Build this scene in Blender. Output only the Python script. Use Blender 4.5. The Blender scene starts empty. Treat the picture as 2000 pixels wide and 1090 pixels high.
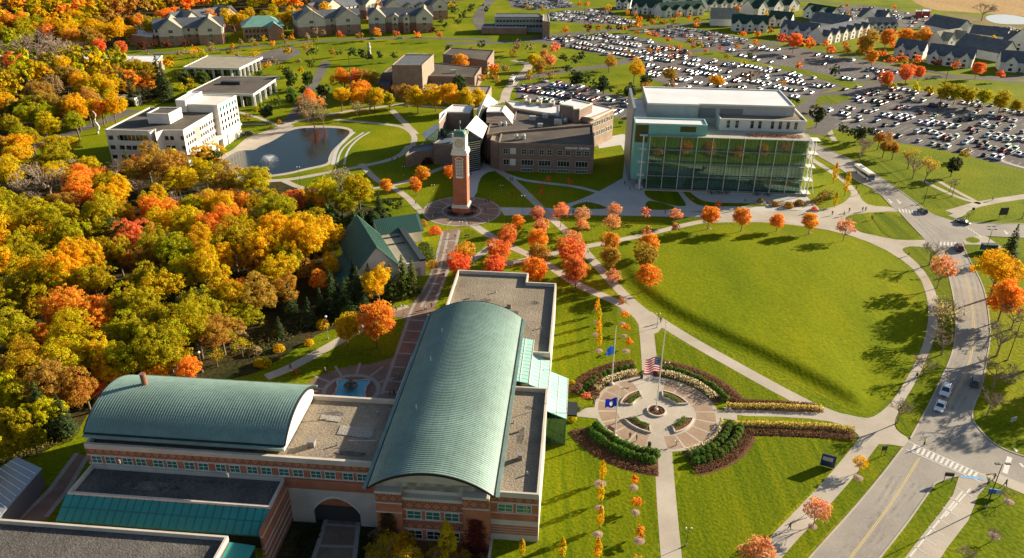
import bpy, math, random
import numpy as np
from mathutils import Vector, Matrix
from mathutils.geometry import tessellate_polygon
random.seed(7); RS = np.random.RandomState(7)
sc = bpy.context.scene; COL = sc.collection
# ------------------------------------------------------------------ camera
F, PITCH, ROLL, H = 1517.28, 0.473793, 0.0092155, 100.0
fw = Vector((0, math.cos(PITCH), -math.sin(PITCH))); rt0 = Vector((1, 0, 0)); up0 = rt0.cross(fw)
rt = math.cos(ROLL)*rt0 + math.sin(ROLL)*up0; up = -math.sin(ROLL)*rt0 + math.cos(ROLL)*up0
def G(x, y, z=0.0):
    "the place in the world, at height z, that the photograph shows at pixel (x, y)"
    d = fw*F + rt*(x-1000) - up*(y-545); t = (z-H)/d.z
    return Vector((0, 0, H)) + d*t
def PX(w):
    v = Vector(w) - Vector((0, 0, H)); z = v.dot(fw)
    return (1000 + F*v.dot(rt)/z, 545 - F*v.dot(up)/z, F/z)
def HH(xb, yb, yt, xt=None):
    b = G(xb, yb); d = fw*F + rt*((xb if xt is None else xt)-1000) - up*(yt-545)
    return H + d.z*b.y/d.y
cd = bpy.data.cameras.new('camera'); cam = bpy.data.objects.new('camera', cd); COL.objects.link(cam)
cd.sensor_width = 36; cd.lens = F*36/2000; cd.clip_end = 6000; cd.clip_start = 1
cam.matrix_world = Matrix(((rt.x, up.x, -fw.x, 0), (rt.y, up.y, -fw.y, 0), (rt.z, up.z, -fw.z, H), (0, 0, 0, 1)))
sc.camera = cam
# ------------------------------------------------------------------ light
SUN_AZ, SUN_EL = math.radians(63), math.radians(18.5)
w = bpy.data.worlds.new('World'); sc.world = w; w.use_nodes = True
nt = w.node_tree; bg = nt.nodes['Background']; sky = nt.nodes.new('ShaderNodeTexSky'); sky.sky_type = 'NISHITA'
sky.sun_disc = False; sky.sun_elevation = SUN_EL; sky.sun_rotation = SUN_AZ
nt.links.new(sky.outputs[0], bg.inputs[0]); bg.inputs[1].default_value = 0.05
sl = bpy.data.lights.new('sun', 'SUN'); sl.energy = 5.0; sl.angle = math.radians(0.5); sl.color = (1.0, 0.87, 0.66)
so = bpy.data.objects.new('sun', sl); COL.objects.link(so)
sd = Vector((math.sin(SUN_AZ)*math.cos(SUN_EL), math.cos(SUN_AZ)*math.cos(SUN_EL), math.sin(SUN_EL)))
so.rotation_euler = sd.to_track_quat('Z', 'Y').to_euler()
sc.view_settings.view_transform = 'Standard'; sc.view_settings.look = 'None'; sc.view_settings.exposure = 1.38
sc.view_settings.gamma = 1
try: sc.cycles.max_bounces = 6; sc.cycles.transparent_max_bounces = 6
except Exception: pass
# ------------------------------------------------------------------ materials
MATS = {}
def mat(name, col, rough=.85, metal=0.0, noise=None, bump=0.0, spec=None, objcol=False):
    "noise = (scale, amount, detail) or list of them; colours the surface unevenly in world/object space"
    if name in MATS: return MATS[name]
    m = bpy.data.materials.new(name); m.use_nodes = True; n = m.node_tree; b = n.nodes['Principled BSDF']
    b.inputs['Roughness'].default_value = rough; b.inputs['Metallic'].default_value = metal
    if spec is not None: b.inputs['Specular IOR Level'].default_value = spec
    c4 = (*col, 1); src = None
    if objcol:
        oi = n.nodes.new('ShaderNodeObjectInfo'); src = oi.outputs['Color']
    if noise:
        tc = n.nodes.new('ShaderNodeTexCoord')
        for (s, a, d) in (noise if isinstance(noise, list) else [noise]):
            nz = n.nodes.new('ShaderNodeTexNoise'); nz.inputs['Scale'].default_value = s; nz.inputs['Detail'].default_value = d
            n.links.new(tc.outputs['Object'], nz.inputs['Vector'])
            mr = n.nodes.new('ShaderNodeMapRange'); mr.inputs['From Min'].default_value = .3; mr.inputs['From Max'].default_value = .7
            mr.inputs['To Min'].default_value = 1-a; mr.inputs['To Max'].default_value = 1+a
            n.links.new(nz.outputs['Fac'], mr.inputs['Value'])
            mx = n.nodes.new('ShaderNodeVectorMath'); mx.operation = 'SCALE'
            if src is None: mx.inputs[0].default_value = col
            else: n.links.new(src, mx.inputs[0])
            n.links.new(mr.outputs[0], mx.inputs['Scale']); src = mx.outputs[0]
        if bump:
            bp = n.nodes.new('ShaderNodeBump'); bp.inputs['Strength'].default_value = bump; bp.inputs['Distance'].default_value = .3
            n.links.new(nz.outputs['Fac'], bp.inputs['Height']); n.links.new(bp.outputs[0], b.inputs['Normal'])
    if src is None: b.inputs['Base Color'].default_value = c4
    else: n.links.new(src, b.inputs['Base Color'])
    MATS[name] = m; return m
def rampmat(name, stops, scale, rough=.95, detail=6, second=None, stretch=None, bmp=None):
    "a colour ramp over fractal noise, optionally multiplied by a finer one"
    m = bpy.data.materials.new(name); m.use_nodes = True; n = m.node_tree; b = n.nodes['Principled BSDF']
    b.inputs['Roughness'].default_value = rough; b.inputs['Specular IOR Level'].default_value = .04
    tc = n.nodes.new('ShaderNodeTexCoord'); vec = tc.outputs['Object']
    if stretch:
        mp = n.nodes.new('ShaderNodeMapping'); mp.inputs['Rotation'].default_value = (0, 0, stretch[0]); mp.inputs['Scale'].default_value = (stretch[1], stretch[2], 1)
        n.links.new(vec, mp.inputs[0]); vec = mp.outputs[0]
    nz = n.nodes.new('ShaderNodeTexNoise'); nz.inputs['Scale'].default_value = scale; nz.inputs['Detail'].default_value = detail
    nz.inputs['Roughness'].default_value = .6
    n.links.new(vec, nz.inputs['Vector']); cr = n.nodes.new('ShaderNodeValToRGB'); n.links.new(nz.outputs['Fac'], cr.inputs[0])
    e = cr.color_ramp.elements
    while len(e) < len(stops): e.new(.5)
    for q, (p, c) in zip(e, stops): q.position = p; q.color = (*c, 1)
    out = cr.outputs[0]
    if second:
        n2 = n.nodes.new('ShaderNodeTexNoise'); n2.inputs['Scale'].default_value = second[0]; n2.inputs['Detail'].default_value = 3
        n.links.new(tc.outputs['Object'], n2.inputs['Vector'])
        mr = n.nodes.new('ShaderNodeMapRange'); mr.inputs['From Min'].default_value = .3; mr.inputs['From Max'].default_value = .7
        mr.inputs['To Min'].default_value = 1-second[1]; mr.inputs['To Max'].default_value = 1+second[1]; n.links.new(n2.outputs['Fac'], mr.inputs[0])
        mx = n.nodes.new('ShaderNodeVectorMath'); mx.operation = 'SCALE'; n.links.new(out, mx.inputs[0]); n.links.new(mr.outputs[0], mx.inputs['Scale']); out = mx.outputs[0]
        bp = n.nodes.new('ShaderNodeBump'); bp.inputs['Strength'].default_value = (.5 if second[1] > .18 else .06) if bmp is None else bmp; bp.inputs['Distance'].default_value = .25
        n.links.new(n2.outputs['Fac'], bp.inputs['Height']); n.links.new(bp.outputs[0], b.inputs['Normal'])
    n.links.new(out, b.inputs['Base Color']); MATS[name] = m; return m
def brickmat(name, c1, c2, mortar, sc_=1.0, pattern=None):
    m = bpy.data.materials.new(name); m.use_nodes = True; n = m.node_tree; b = n.nodes['Principled BSDF']; b.inputs['Roughness'].default_value = .9
    tc = n.nodes.new('ShaderNodeTexCoord'); sx = n.nodes.new('ShaderNodeSeparateXYZ'); n.links.new(tc.outputs['Object'], sx.inputs[0])
    ad = n.nodes.new('ShaderNodeMath'); ad.operation = 'ADD'; n.links.new(sx.outputs[0], ad.inputs[0]); n.links.new(sx.outputs[1], ad.inputs[1])
    cb = n.nodes.new('ShaderNodeCombineXYZ'); n.links.new(ad.outputs[0], cb.inputs[0]); n.links.new(sx.outputs[2], cb.inputs[1])
    br = n.nodes.new('ShaderNodeTexBrick'); n.links.new(cb.outputs[0], br.inputs['Vector']); br.inputs['Scale'].default_value = sc_
    br.inputs['Color1'].default_value = (*c1, 1); br.inputs['Color2'].default_value = (*c2, 1); br.inputs['Mortar'].default_value = (*mortar, 1)
    br.inputs['Mortar Size'].default_value = .012; out = br.outputs['Color']
    nz = n.nodes.new('ShaderNodeTexNoise'); nz.inputs['Scale'].default_value = .4; nz.inputs['Detail'].default_value = 5; n.links.new(tc.outputs['Object'], nz.inputs['Vector'])
    mr = n.nodes.new('ShaderNodeMapRange'); mr.inputs['From Min'].default_value = .3; mr.inputs['From Max'].default_value = .7; mr.inputs['To Min'].default_value = .8; mr.inputs['To Max'].default_value = 1.15
    n.links.new(nz.outputs[0], mr.inputs[0]); mx = n.nodes.new('ShaderNodeVectorMath'); mx.operation = 'SCALE'; n.links.new(out, mx.inputs[0]); n.links.new(mr.outputs[0], mx.inputs['Scale']); out = mx.outputs[0]
    def mth(op, a, bb=None):
        q = n.nodes.new('ShaderNodeMath'); q.operation = op
        for i, v in enumerate((a, bb)):
            if v is None: continue
            if isinstance(v, (int, float)): q.inputs[i].default_value = v
            else: n.links.new(v, q.inputs[i])
        return q.outputs[0]
    if pattern == 'diamond':
        per, hh_, z0 = 1.5, 1.5, pattern_z[0]
        a = mth('ABSOLUTE', mth('SUBTRACT', mth('FRACT', mth('DIVIDE', ad.outputs[0], per)), .5))
        z = mth('ABSOLUTE', mth('SUBTRACT', mth('FRACT', mth('DIVIDE', mth('SUBTRACT', sx.outputs[2], z0), hh_)), .5))
        s = mth('ADD', a, z); r1 = mth('LESS_THAN', mth('ABSOLUTE', mth('SUBTRACT', s, .42)), .07); r2 = mth('LESS_THAN', s, .12)
        f = mth('MAXIMUM', r1, r2)
        mi = n.nodes.new('ShaderNodeMix'); mi.data_type = 'RGBA'; n.links.new(f, mi.inputs[0]); n.links.new(out, mi.inputs[6]); mi.inputs[7].default_value = (.085, .04, .028, 1)
        out = mi.outputs[2]
    if pattern == 'stripe':
        f = mth('LESS_THAN', mth('FRACT', mth('DIVIDE', sx.outputs[2], .55)), .3)
        mi = n.nodes.new('ShaderNodeMix'); mi.data_type = 'RGBA'; n.links.new(f, mi.inputs[0]); n.links.new(out, mi.inputs[6]); mi.inputs[7].default_value = (*mortar, 1)
        out = mi.outputs[2]
    n.links.new(out, b.inputs['Base Color']); MATS[name] = m; return m
pattern_z = [8.95]
grass = rampmat('grass', [(.30, (.08, .118, .003)), (.48, (.14, .172, .003)), (.60, (.185, .198, .004)), (.74, (.27, .23, .010))], .03, detail=9, second=(1.3, .30))
lawn_m = rampmat('lawn_grass', [(.3, (.10, .138, .002)), (.46, (.145, .178, .002)), (.58, (.175, .198, .002)), (.74, (.25, .24, .003))], .045, detail=9, second=(1.1, .16), stretch=(.6, 1, .3), bmp=.4)
mow = rampmat('mown_grass', [(.34, (.078, .115, .002)), (.5, (.12, .15, .002)), (.66, (.155, .17, .003))], .45, second=(1.6, .25), stretch=(-.086, 1, .04))
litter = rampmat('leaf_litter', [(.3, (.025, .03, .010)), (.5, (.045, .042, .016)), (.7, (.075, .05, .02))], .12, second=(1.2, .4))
field_m = rampmat('dry_field', [(.3, (.30, .19, .08)), (.6, (.42, .27, .12)), (.75, (.2, .17, .06))], .02, second=(.3, .2), stretch=(.2, 1, .2))
dirt = rampmat('mulch', [(.3, (.10, .045, .025)), (.6, (.17, .085, .05)), (.75, (.24, .14, .09))], 1.5, second=(5, .4))
concrete = rampmat('concrete', [(.3, (.36, .31, .25)), (.55, (.44, .385, .315)), (.75, (.50, .44, .37))], .12, second=(3, .07))
pave_g = rampmat('pale_paving', [(.3, (.42, .41, .38)), (.7, (.52, .50, .46))], .1, second=(2, .07))
roadm = rampmat('road_surface', [(.3, (.26, .235, .205)), (.55, (.33, .30, .26)), (.75, (.39, .355, .31))], .07, second=(2.5, .08))
asphalt = rampmat('asphalt', [(.3, (.11, .10, .095)), (.6, (.155, .14, .13)), (.8, (.20, .18, .16))], .05, second=(.8, .12))
brickpave = rampmat('brick_paving', [(.3, (.19, .13, .10)), (.7, (.27, .19, .145))], .3, second=(4, .15))
gravel = rampmat('roof_gravel', [(.26, (.13, .105, .08)), (.42, (.22, .185, .14)), (.58, (.27, .225, .17)), (.75, (.33, .275, .21))], .10, detail=8, second=(2.6, .2))
gravel_d = rampmat('dark_roof_gravel', [(.3, (.07, .065, .06)), (.55, (.12, .11, .10)), (.75, (.17, .155, .14))], .14, second=(3.2, .3))
roof_dk = rampmat('dark_membrane', [(.3, (.085, .075, .065)), (.7, (.15, .13, .11))], .08, second=(1, .1))
brick = brickmat('orange_brick', (.44, .135, .055), (.36, .105, .045), (.36, .25, .18), 1.6)
brick_d = brickmat('patterned_brick', (.44, .15, .065), (.37, .12, .055), (.34, .2, .14), 1.6, 'diamond')
brick_s = brickmat('banded_brick', (.42, .13, .055), (.34, .10, .045), (.40, .33, .27), 1.6, 'stripe')
brick_t = brickmat('tan_brick', (.30, .21, .15), (.25, .17, .12), (.32, .26, .2), 1.2)
brick_b = brickmat('brown_brick', (.20, .13, .10), (.165, .105, .08), (.27, .2, .16), 1.2, 'stripe')
brick_p = brickmat('pink_brick', (.36, .19, .13), (.32, .16, .11), (.4, .3, .24), 1.0)
stone = mat('limestone', (.50, .44, .37), .9, noise=[(.35, .12, 5), (4, .05, 2)])
white = mat('white_paint', (.72, .68, .62), .6, noise=(.3, .06, 4))
cream = mat('cream_siding', (.58, .53, .45), .8, noise=(.3, .08, 4))
whitewall = mat('white_concrete', (.66, .61, .54), .8, noise=[(.25, .1, 5)])
whiteroof = mat('white_membrane', (.66, .66, .66), .6, noise=[(.12, .08, 5)])
greymetal = mat('grey_metal_panel', (.36, .37, .38), .5, .2, noise=(.5, .08, 3))
copper = mat('copper_patina', (.155, .25, .22), .6, .12, noise=[(.09, .22, 6), (.7, .12, 7)])
copper_d = mat('copper_seam', (.15, .21, .185), .5, .2)
teal = mat('teal_metal', (.03, .25, .22), .45, .1, noise=[(.3, .12, 4)])
teal_l = mat('pale_teal_glazing', (.30, .55, .47), .25, .0, noise=[(.4, .08, 3)])
teal_s = mat('teal_seam', (.02, .16, .15), .5)
greenroof = mat('green_metal_roof', (.04, .13, .105), .8, 0, noise=[(.2, .12, 4)])
greenseam = mat('green_roof_seam', (.045, .11, .075), .5)
slate = rampmat('slate_shingle', [(.3, (.10, .11, .125)), (.7, (.155, .165, .18))], .3, second=(2, .15))
dkgreen = rampmat('green_shingle', [(.3, (.03, .065, .05)), (.7, (.055, .095, .07))], .3, second=(2, .15))
tanroof = rampmat('tan_shingle', [(.3, (.26, .235, .18)), (.7, (.34, .31, .24))], .3, second=(2, .12))
glass_dk = mat('dark_glass', (.02, .03, .03), .08, .0, spec=1.0)
glass_t = mat('teal_glass', (.05, .20, .17), .1, .3, spec=1.0)
glass_g = mat('green_curtain_glass', (.15, .26, .20), .05, .75, noise=[(.25, .18, 3)])
metal = mat('galvanised_metal', (.45, .45, .43), .45, .6)
dark = mat('dark_metal', (.03, .03, .032), .5, .3)
black = mat('black_rubber', (.02, .02, .02), .8)
linewhite = mat('line_paint', (.52, .50, .46), .7, noise=(2, .1, 3))
lineyel = mat('yellow_line_paint', (.52, .38, .13), .7, noise=(2, .1, 3))
bark = mat('bark', (.15, .105, .075), .95, noise=(3, .3, 3))
bark_l = mat('pale_bark', (.30, .22, .155), .95, noise=(3, .3, 3))
carpaint = mat('car_paint', (.8, .8, .8), .3, .15, objcol=True)
cloth = mat('clothing', (.1, .1, .1), .9, objcol=True)
skin = mat('skin', (.45, .26, .18), .6); hairm = mat('hair', (.05, .03, .02), .7)
lampglass = mat('lamp_globe', (.8, .78, .72), .3)
orange_rust = mat('rust_steel', (.22, .09, .05), .7)
def water(name, col, rough=.06, sc_=.5, bmp=.12):
    m = bpy.data.materials.new(name); m.use_nodes = True; n = m.node_tree; b = n.nodes['Principled BSDF']
    b.inputs['Base Color'].default_value = (*col, 1); b.inputs['Roughness'].default_value = rough; b.inputs['Specular IOR Level'].default_value = .4
    tc = n.nodes.new('ShaderNodeTexCoord'); nz = n.nodes.new('ShaderNodeTexNoise'); nz.inputs['Scale'].default_value = sc_; nz.inputs['Detail'].default_value = 4
    n.links.new(tc.outputs['Object'], nz.inputs['Vector']); bp = n.nodes.new('ShaderNodeBump'); bp.inputs['Strength'].default_value = bmp
    n.links.new(nz.outputs[0], bp.inputs['Height']); n.links.new(bp.outputs[0], b.inputs['Normal']); MATS[name] = m; return m
pondw = water('pond_water', (.008, .016, .018), .16, .5, .1); poolw = water('pool_water', (.10, .42, .55), .1); farw = water('pale_pond_water', (.35, .38, .40), .25)
def leafmat(name, attr=False):
    m = bpy.data.materials.new(name); m.use_nodes = True; n = m.node_tree; b = n.nodes['Principled BSDF']
    b.inputs['Roughness'].default_value = .75; b.inputs['Specular IOR Level'].default_value = .15
    if attr: s = n.nodes.new('ShaderNodeAttribute'); s.attribute_name = 'leafcol'; src = s.outputs['Color']
    else: s = n.nodes.new('ShaderNodeObjectInfo'); src = s.outputs['Color']
    t = n.nodes.new('ShaderNodeAttribute'); t.attribute_name = 'tint'
    hs = n.nodes.new('ShaderNodeHueSaturation'); n.links.new(src, hs.inputs['Color'])
    a = n.nodes.new('ShaderNodeMapRange'); a.inputs['To Min'].default_value = .478; a.inputs['To Max'].default_value = .528; n.links.new(t.outputs['Fac'], a.inputs[0]); n.links.new(a.outputs[0], hs.inputs['Hue'])
    mul = n.nodes.new('ShaderNodeMath'); mul.operation = 'MULTIPLY'; mul.inputs[1].default_value = 7.31; n.links.new(t.outputs['Fac'], mul.inputs[0])
    fr = n.nodes.new('ShaderNodeMath'); fr.operation = 'FRACT'; n.links.new(mul.outputs[0], fr.inputs[0])
    v = n.nodes.new('ShaderNodeMapRange'); v.inputs['To Min'].default_value = .72; v.inputs['To Max'].default_value = 1.25; n.links.new(fr.outputs[0], v.inputs[0]); n.links.new(v.outputs[0], hs.inputs['Value'])
    n.links.new(hs.outputs[0], b.inputs['Base Color'])
    tr = n.nodes.new('ShaderNodeBsdfTranslucent'); n.links.new(hs.outputs[0], tr.inputs[0])
    mx = n.nodes.new('ShaderNodeMixShader'); mx.inputs[0].default_value = .5
    n.links.new(b.outputs[0], mx.inputs[1]); n.links.new(tr.outputs[0], mx.inputs[2]); n.links.new(mx.outputs[0], n.nodes['Material Output'].inputs[0])
    return m
leaf = leafmat('autumn_leaves'); leaf_a = leafmat('mixed_woodland_leaves', True)
# ------------------------------------------------------------------ mesh building
class MB:
    def __init__(s): s.v = []; s.f = []; s.m = []
    def add(s, vs, fs, mi=0):
        o = len(s.v); s.v += [tuple(p) for p in vs]; s.f += [tuple(i+o for i in f) for f in fs]; s.m += [mi]*len(fs)
    def box(s, x0, x1, y0, y1, z0, z1, mi=0, top=None):
        s.add([(x0,y0,z0),(x1,y0,z0),(x1,y1,z0),(x0,y1,z0),(x0,y0,z1),(x1,y0,z1),(x1,y1,z1),(x0,y1,z1)],
              [(0,3,2,1),(0,1,5,4),(1,2,6,5),(2,3,7,6),(3,0,4,7)], mi); n = len(s.v)-8
        s.f.append((n+4,n+5,n+6,n+7)); s.m.append(mi if top is None else top); return s
    def prism(s, poly, z0, z1, mi=0, top=None):
        poly = [(p[0], p[1]) for p in poly]
        if sum(poly[i-1][0]*poly[i][1]-poly[i][0]*poly[i-1][1] for i in range(len(poly))) < 0: poly = poly[::-1]
        n = len(poly); z0 = z0 if hasattr(z0, '__len__') else [z0]*n; z1 = z1 if hasattr(z1, '__len__') else [z1]*n
        o = len(s.v); s.v += [(p[0], p[1], z) for p, z in zip(poly, z0)] + [(p[0], p[1], z) for p, z in zip(poly, z1)]
        for i in range(n): j = (i+1) % n; s.f.append((o+i, o+j, o+n+j, o+n+i)); s.m.append(mi)
        for t in tessellate_polygon([[Vector((p[0], p[1], 0)) for p in poly]]):
            a = [poly[i] for i in t]; cr = (a[1][0]-a[0][0])*(a[2][1]-a[0][1])-(a[1][1]-a[0][1])*(a[2][0]-a[0][0])
            t = t if cr > 0 else t[::-1]
            s.f.append(tuple(o+n+i for i in t)); s.m.append(mi if top is None else top)
        return s
    def sheet(s, poly, z, mi=0):
        o = len(s.v); s.v += [(p[0], p[1], z) for p in poly]
        for t in tessellate_polygon([[Vector((p[0], p[1], 0)) for p in poly]]):
            a = [poly[i] for i in t]; cr = (a[1][0]-a[0][0])*(a[2][1]-a[0][1])-(a[1][1]-a[0][1])*(a[2][0]-a[0][0])
            s.f.append(tuple(o+i for i in (t if cr > 0 else t[::-1]))); s.m.append(mi)
        return s
    def ribbon(s, pts, wd, z, mi=0):
        n = len(pts); L = []; R = []
        for i in range(n):
            a = pts[max(i-1, 0)]; b = pts[min(i+1, n-1)]; d = Vector((b[0]-a[0], b[1]-a[1])).normalized(); w_ = (wd[i] if hasattr(wd, '__len__') else wd)/2
            L.append((pts[i][0]-d.y*w_, pts[i][1]+d.x*w_, z)); R.append((pts[i][0]+d.y*w_, pts[i][1]-d.x*w_, z))
        s.add(L+R, [(i, n+i, n+i+1, i+1) for i in range(n-1)], mi); return s
    def tube(s, p, q, r0, r1, k=6, mi=0, cap=True):
        p = Vector(p); q = Vector(q); d = (q-p)
        if d.length < 1e-6: return s
        d.normalize(); a = d.orthogonal().normalized(); b = d.cross(a); vs = []
        for c, r in ((p, r0), (q, r1)):
            for i in range(k):
                t = 2*math.pi*i/k; vs.append(c+a*(r*math.cos(t))+b*(r*math.sin(t)))
        fs = [(i, (i+1) % k, k+(i+1) % k, k+i) for i in range(k)]
        if cap: fs += [tuple(range(k))[::-1], tuple(range(k, 2*k))]
        s.add(vs, fs, mi); return s
    def lathe(s, prof, cx, cy, k=16, mi=0):
        vs = []; fs = []
        for r, z in prof:
            for i in range(k): t = 2*math.pi*i/k; vs.append((cx+r*math.cos(t), cy+r*math.sin(t), z))
        for j in range(len(prof)-1):
            for i in range(k): fs.append((j*k+i, j*k+(i+1) % k, (j+1)*k+(i+1) % k, (j+1)*k+i))
        s.add(vs, fs, mi); return s
    def mesh(s, name, mats, smooth=False):
        me = bpy.data.meshes.new(name); me.from_pydata(s.v, [], s.f)
        for m in (mats if isinstance(mats, (list, tuple)) else [mats]): me.materials.append(m)
        me.polygons.foreach_set('material_index', s.m)
        if smooth: me.polygons.foreach_set('use_smooth', [True]*len(me.polygons))
        me.update(); return me
    def obj(s, name, mats, parent=None, smooth=False, label=None, kind=None):
        return link(name, s.mesh(name, mats, smooth), parent, label=label, kind=kind)
def link(name, me, parent=None, loc=None, rz=0, label=None, kind=None, col=None):
    o = bpy.data.objects.new(name, me); COL.objects.link(o)
    if parent: o.parent = parent
    if loc is not None: o.location = loc
    if rz: o.rotation_euler = (0, 0, rz)
    if label: o['label'] = label
    if kind: o['kind'] = kind
    if col: o.color = (*col, 1)
    return o
def thing(name, label, cat, loc=(0, 0, 0), rz=0, group=None):
    o = bpy.data.objects.new(name, None); COL.objects.link(o); o.location = loc; o.rotation_euler = (0, 0, rz); o.empty_display_size = .5
    o['label'] = label; o['category'] = cat
    if group: o['group'] = group
    return o
def tag(o, label, cat, group=None):
    o['label'] = label; o['category'] = cat
    if group: o['group'] = group
    return o
ORD = ['nearest','second nearest','third nearest','fourth nearest','fifth nearest','sixth nearest','seventh nearest','eighth nearest','ninth nearest','tenth nearest']
ONES = ['','first','second','third','fourth','fifth','sixth','seventh','eighth','ninth','tenth','eleventh','twelfth','thirteenth','fourteenth','fifteenth','sixteenth','seventeenth','eighteenth','nineteenth']
TENS = {2:('twenty','twentieth'),3:('thirty','thirtieth'),4:('forty','fortieth'),5:('fifty','fiftieth'),6:('sixty','sixtieth'),7:('seventy','seventieth')}
def ordw(n):
    if n < 20: return ONES[n]
    t, o = divmod(n, 10); return TENS[t][1] if o == 0 else TENS[t][0]+'-'+ONES[o]
def near(n): return 'nearest' if n == 1 else ordw(n)+' nearest'
def inside(p, poly):
    c = False; n = len(poly)
    for i in range(n):
        a, b_ = poly[i], poly[i-1]
        if (a[1] > p[1]) != (b_[1] > p[1]) and p[0] < (b_[0]-a[0])*(p[1]-a[1])/(b_[1]-a[1])+a[0]: c = not c
    return c
def chaikin(p, it=2, closed=True):
    p = [Vector((a[0], a[1])) for a in p]
    for _ in range(it):
        q = []; n = len(p)
        rng = range(n) if closed else range(n-1)
        if not closed: q.append(p[0])
        for i in rng: a = p[i]; b = p[(i+1) % n]; q += [a*.75+b*.25, a*.25+b*.75]
        if not closed: q.append(p[-1])
        p = q
    return p
def gp(pts, z=0): return [G(x, y, z) for x, y in pts]
def spline(pts, z=0, it=3): return chaikin(gp(pts, z), it, False)
def pxm(y): return (y+233)*.89/100
# ================================================================== THE SETTING
AO, AA = Vector((-23.2, 97.2)), -math.radians(4.9)
def lw(u, v, z=0): return Vector((AO.x+u*math.cos(AA)-v*math.sin(AA), AO.y+u*math.sin(AA)+v*math.cos(AA), z))
HOLE = [lw(-17.0, -60), lw(20.0, -60), lw(20.0, 2.6), (lw(1.2, 2.6)), lw(1.2, 7.8), lw(-17.0, 7.8)]
OUTR = [Vector((-1500, -200, 0)), Vector((2000, -200, 0)), Vector((2000, 2600, 0)), Vector((-1500, 2600, 0))]
g = MB(); allv = OUTR+HOLE; g.v = [(p.x, p.y, 0) for p in allv]
for t_ in tessellate_polygon([OUTR, HOLE]): a, b_, c = [allv[i] for i in t_]; g.f.append(tuple(t_) if (b_-a).cross(c-a).z > 0 else tuple(t_)[::-1]); g.m.append(0)
g.obj('ground', grass, kind='structure')
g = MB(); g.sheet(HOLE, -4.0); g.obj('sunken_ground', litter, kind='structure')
def area(name, polys, z, m, smooth=2):
    b = MB()
    for p in polys: b.sheet(chaikin(gp(p), smooth) if smooth else [Vector((q.x, q.y)) for q in gp(p)], z)
    return b.obj(name, m, kind='structure')
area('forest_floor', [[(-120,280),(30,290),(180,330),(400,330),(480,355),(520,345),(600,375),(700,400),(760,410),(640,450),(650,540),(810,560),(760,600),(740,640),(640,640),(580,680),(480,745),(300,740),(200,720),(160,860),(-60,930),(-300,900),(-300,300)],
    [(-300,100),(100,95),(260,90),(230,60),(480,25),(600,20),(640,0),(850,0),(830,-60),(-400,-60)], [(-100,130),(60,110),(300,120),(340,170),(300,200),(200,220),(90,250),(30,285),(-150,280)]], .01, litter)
area('dry_field', [[(1790,18),(1900,24),(2100,40),(2200,-30),(1750,-40)]], .012, field_m)
area('scrub_field', [[(1830,22),(2100,50),(2100,95),(1940,62),(1860,35)]], .02, rampmat('scrub', [(.3,(.13,.12,.03)),(.7,(.26,.2,.08))], .05, second=(1,.3)), 1)
area('far_pond', [[(1922,31),(1960,27),(2010,35),(2030,47),(1960,48),(1930,42)]], .03, farw)
# pond and its stone edge
PONDP = [(424,322),(463,293),(497,294),(507,286),(533,276),(562,257),(585,250),(640,249),(676,252),(686,258),(668,276),(650,292),(641,308),(641,320),(600,328),(560,338),(500,345),(455,347),(428,340)]
area('pond_edge', [[(418,322),(461,289),(496,290),(505,282),(530,272),(558,253),(585,246),(640,245),(680,248),(694,258),(674,278),(657,294),(647,310),(647,323),(600,332),(560,342),(500,349),(450,351),(420,343)]], .022, concrete)
area('pond_water', [PONDP], .034, pondw)
# --- concrete paths, promenades and plazas
PV = MB(); PV2 = MB(); RD = MB(); AS = MB(); BP = MB()
def path(pts, w_, z=.022, tgt=None, it=3): (tgt or PV).ribbon(spline(pts, 0, it), w_, z)
def pave(p, sm=1, z=.02, tgt=None): (tgt or PV).sheet(chaikin(gp(p), sm) if sm else gp(p), z)
path([(1295,875),(1300,960),(1313,1110)], 3.5); path([(1271,750),(1268,700),(1262,640),(1258,620)], 3.6, .022)
path([(1285,625),(1340,660),(1400,694),(1500,750),(1600,803),(1690,832)], 3.4)
path([(1262,640),(1245,612),(1195,585),(1130,558),(1085,527),(1050,505),(1008,487),(964,465),(925,440)], 3.0, .024)
path([(1285,630),(1235,592),(1200,556),(1150,500),(1110,455),(1070,420),(1040,390),(1000,350),(962,326)], 3.0, .026)
pave([(1246,612),(1268,604),(1300,632),(1280,655),(1250,650)], 1, .028)
path([(975,518),(1050,503),(1110,488),(1180,475),(1250,461),(1330,441),(1380,431),(1450,424)], 2.6, .023)
pave([(975,405),(1060,406),(1170,411),(1260,411),(1345,413),(1400,417),(1410,426),(1340,424),(1200,421),(1060,420),(985,421)], 0, .021, PV2)
# forecourt in front of the glass library
pave([(1095,402),(1130,391),(1165,376),(1195,360),(1216,348),(1221,300),(1213,283),(1170,290),(1165,272),(1215,262),(1245,266),(1262,350),(1570,378),(1600,408),(1480,414),(1380,413),(1250,412),(1100,411)], 0, .02, PV2)
path([(1380,404),(1450,401),(1520,404),(1600,412)], 3.2, .024, PV2)
pave([(1385,411),(1500,413),(1600,411),(1640,401),(1658,388),(1665,372),(1676,376),(1684,392),(1700,402),(1742,404),(1766,413),(1705,414),(1660,420),(1655,430),(1672,452),(1718,462),(1758,470),(1830,468),(1850,480),(1800,484),(1770,480),(1775,495),(1800,512),(1828,550),(1836,590),(1832,645),(1815,692),(1790,745),(1762,790),(1745,826),(1752,842),(1778,858),(1772,874),(1740,868),(1718,868),(1680,866),(1676,845),(1640,826),(1560,815),(1420,812),(1410,790),(1560,800),(1640,806),(1690,818),(1712,812),(1740,788),(1770,742),(1797,690),(1812,640),(1814,590),(1795,535),(1748,497),(1680,465),(1600,445),(1500,434),(1430,434),(1380,436)], 1, .021)
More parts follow.
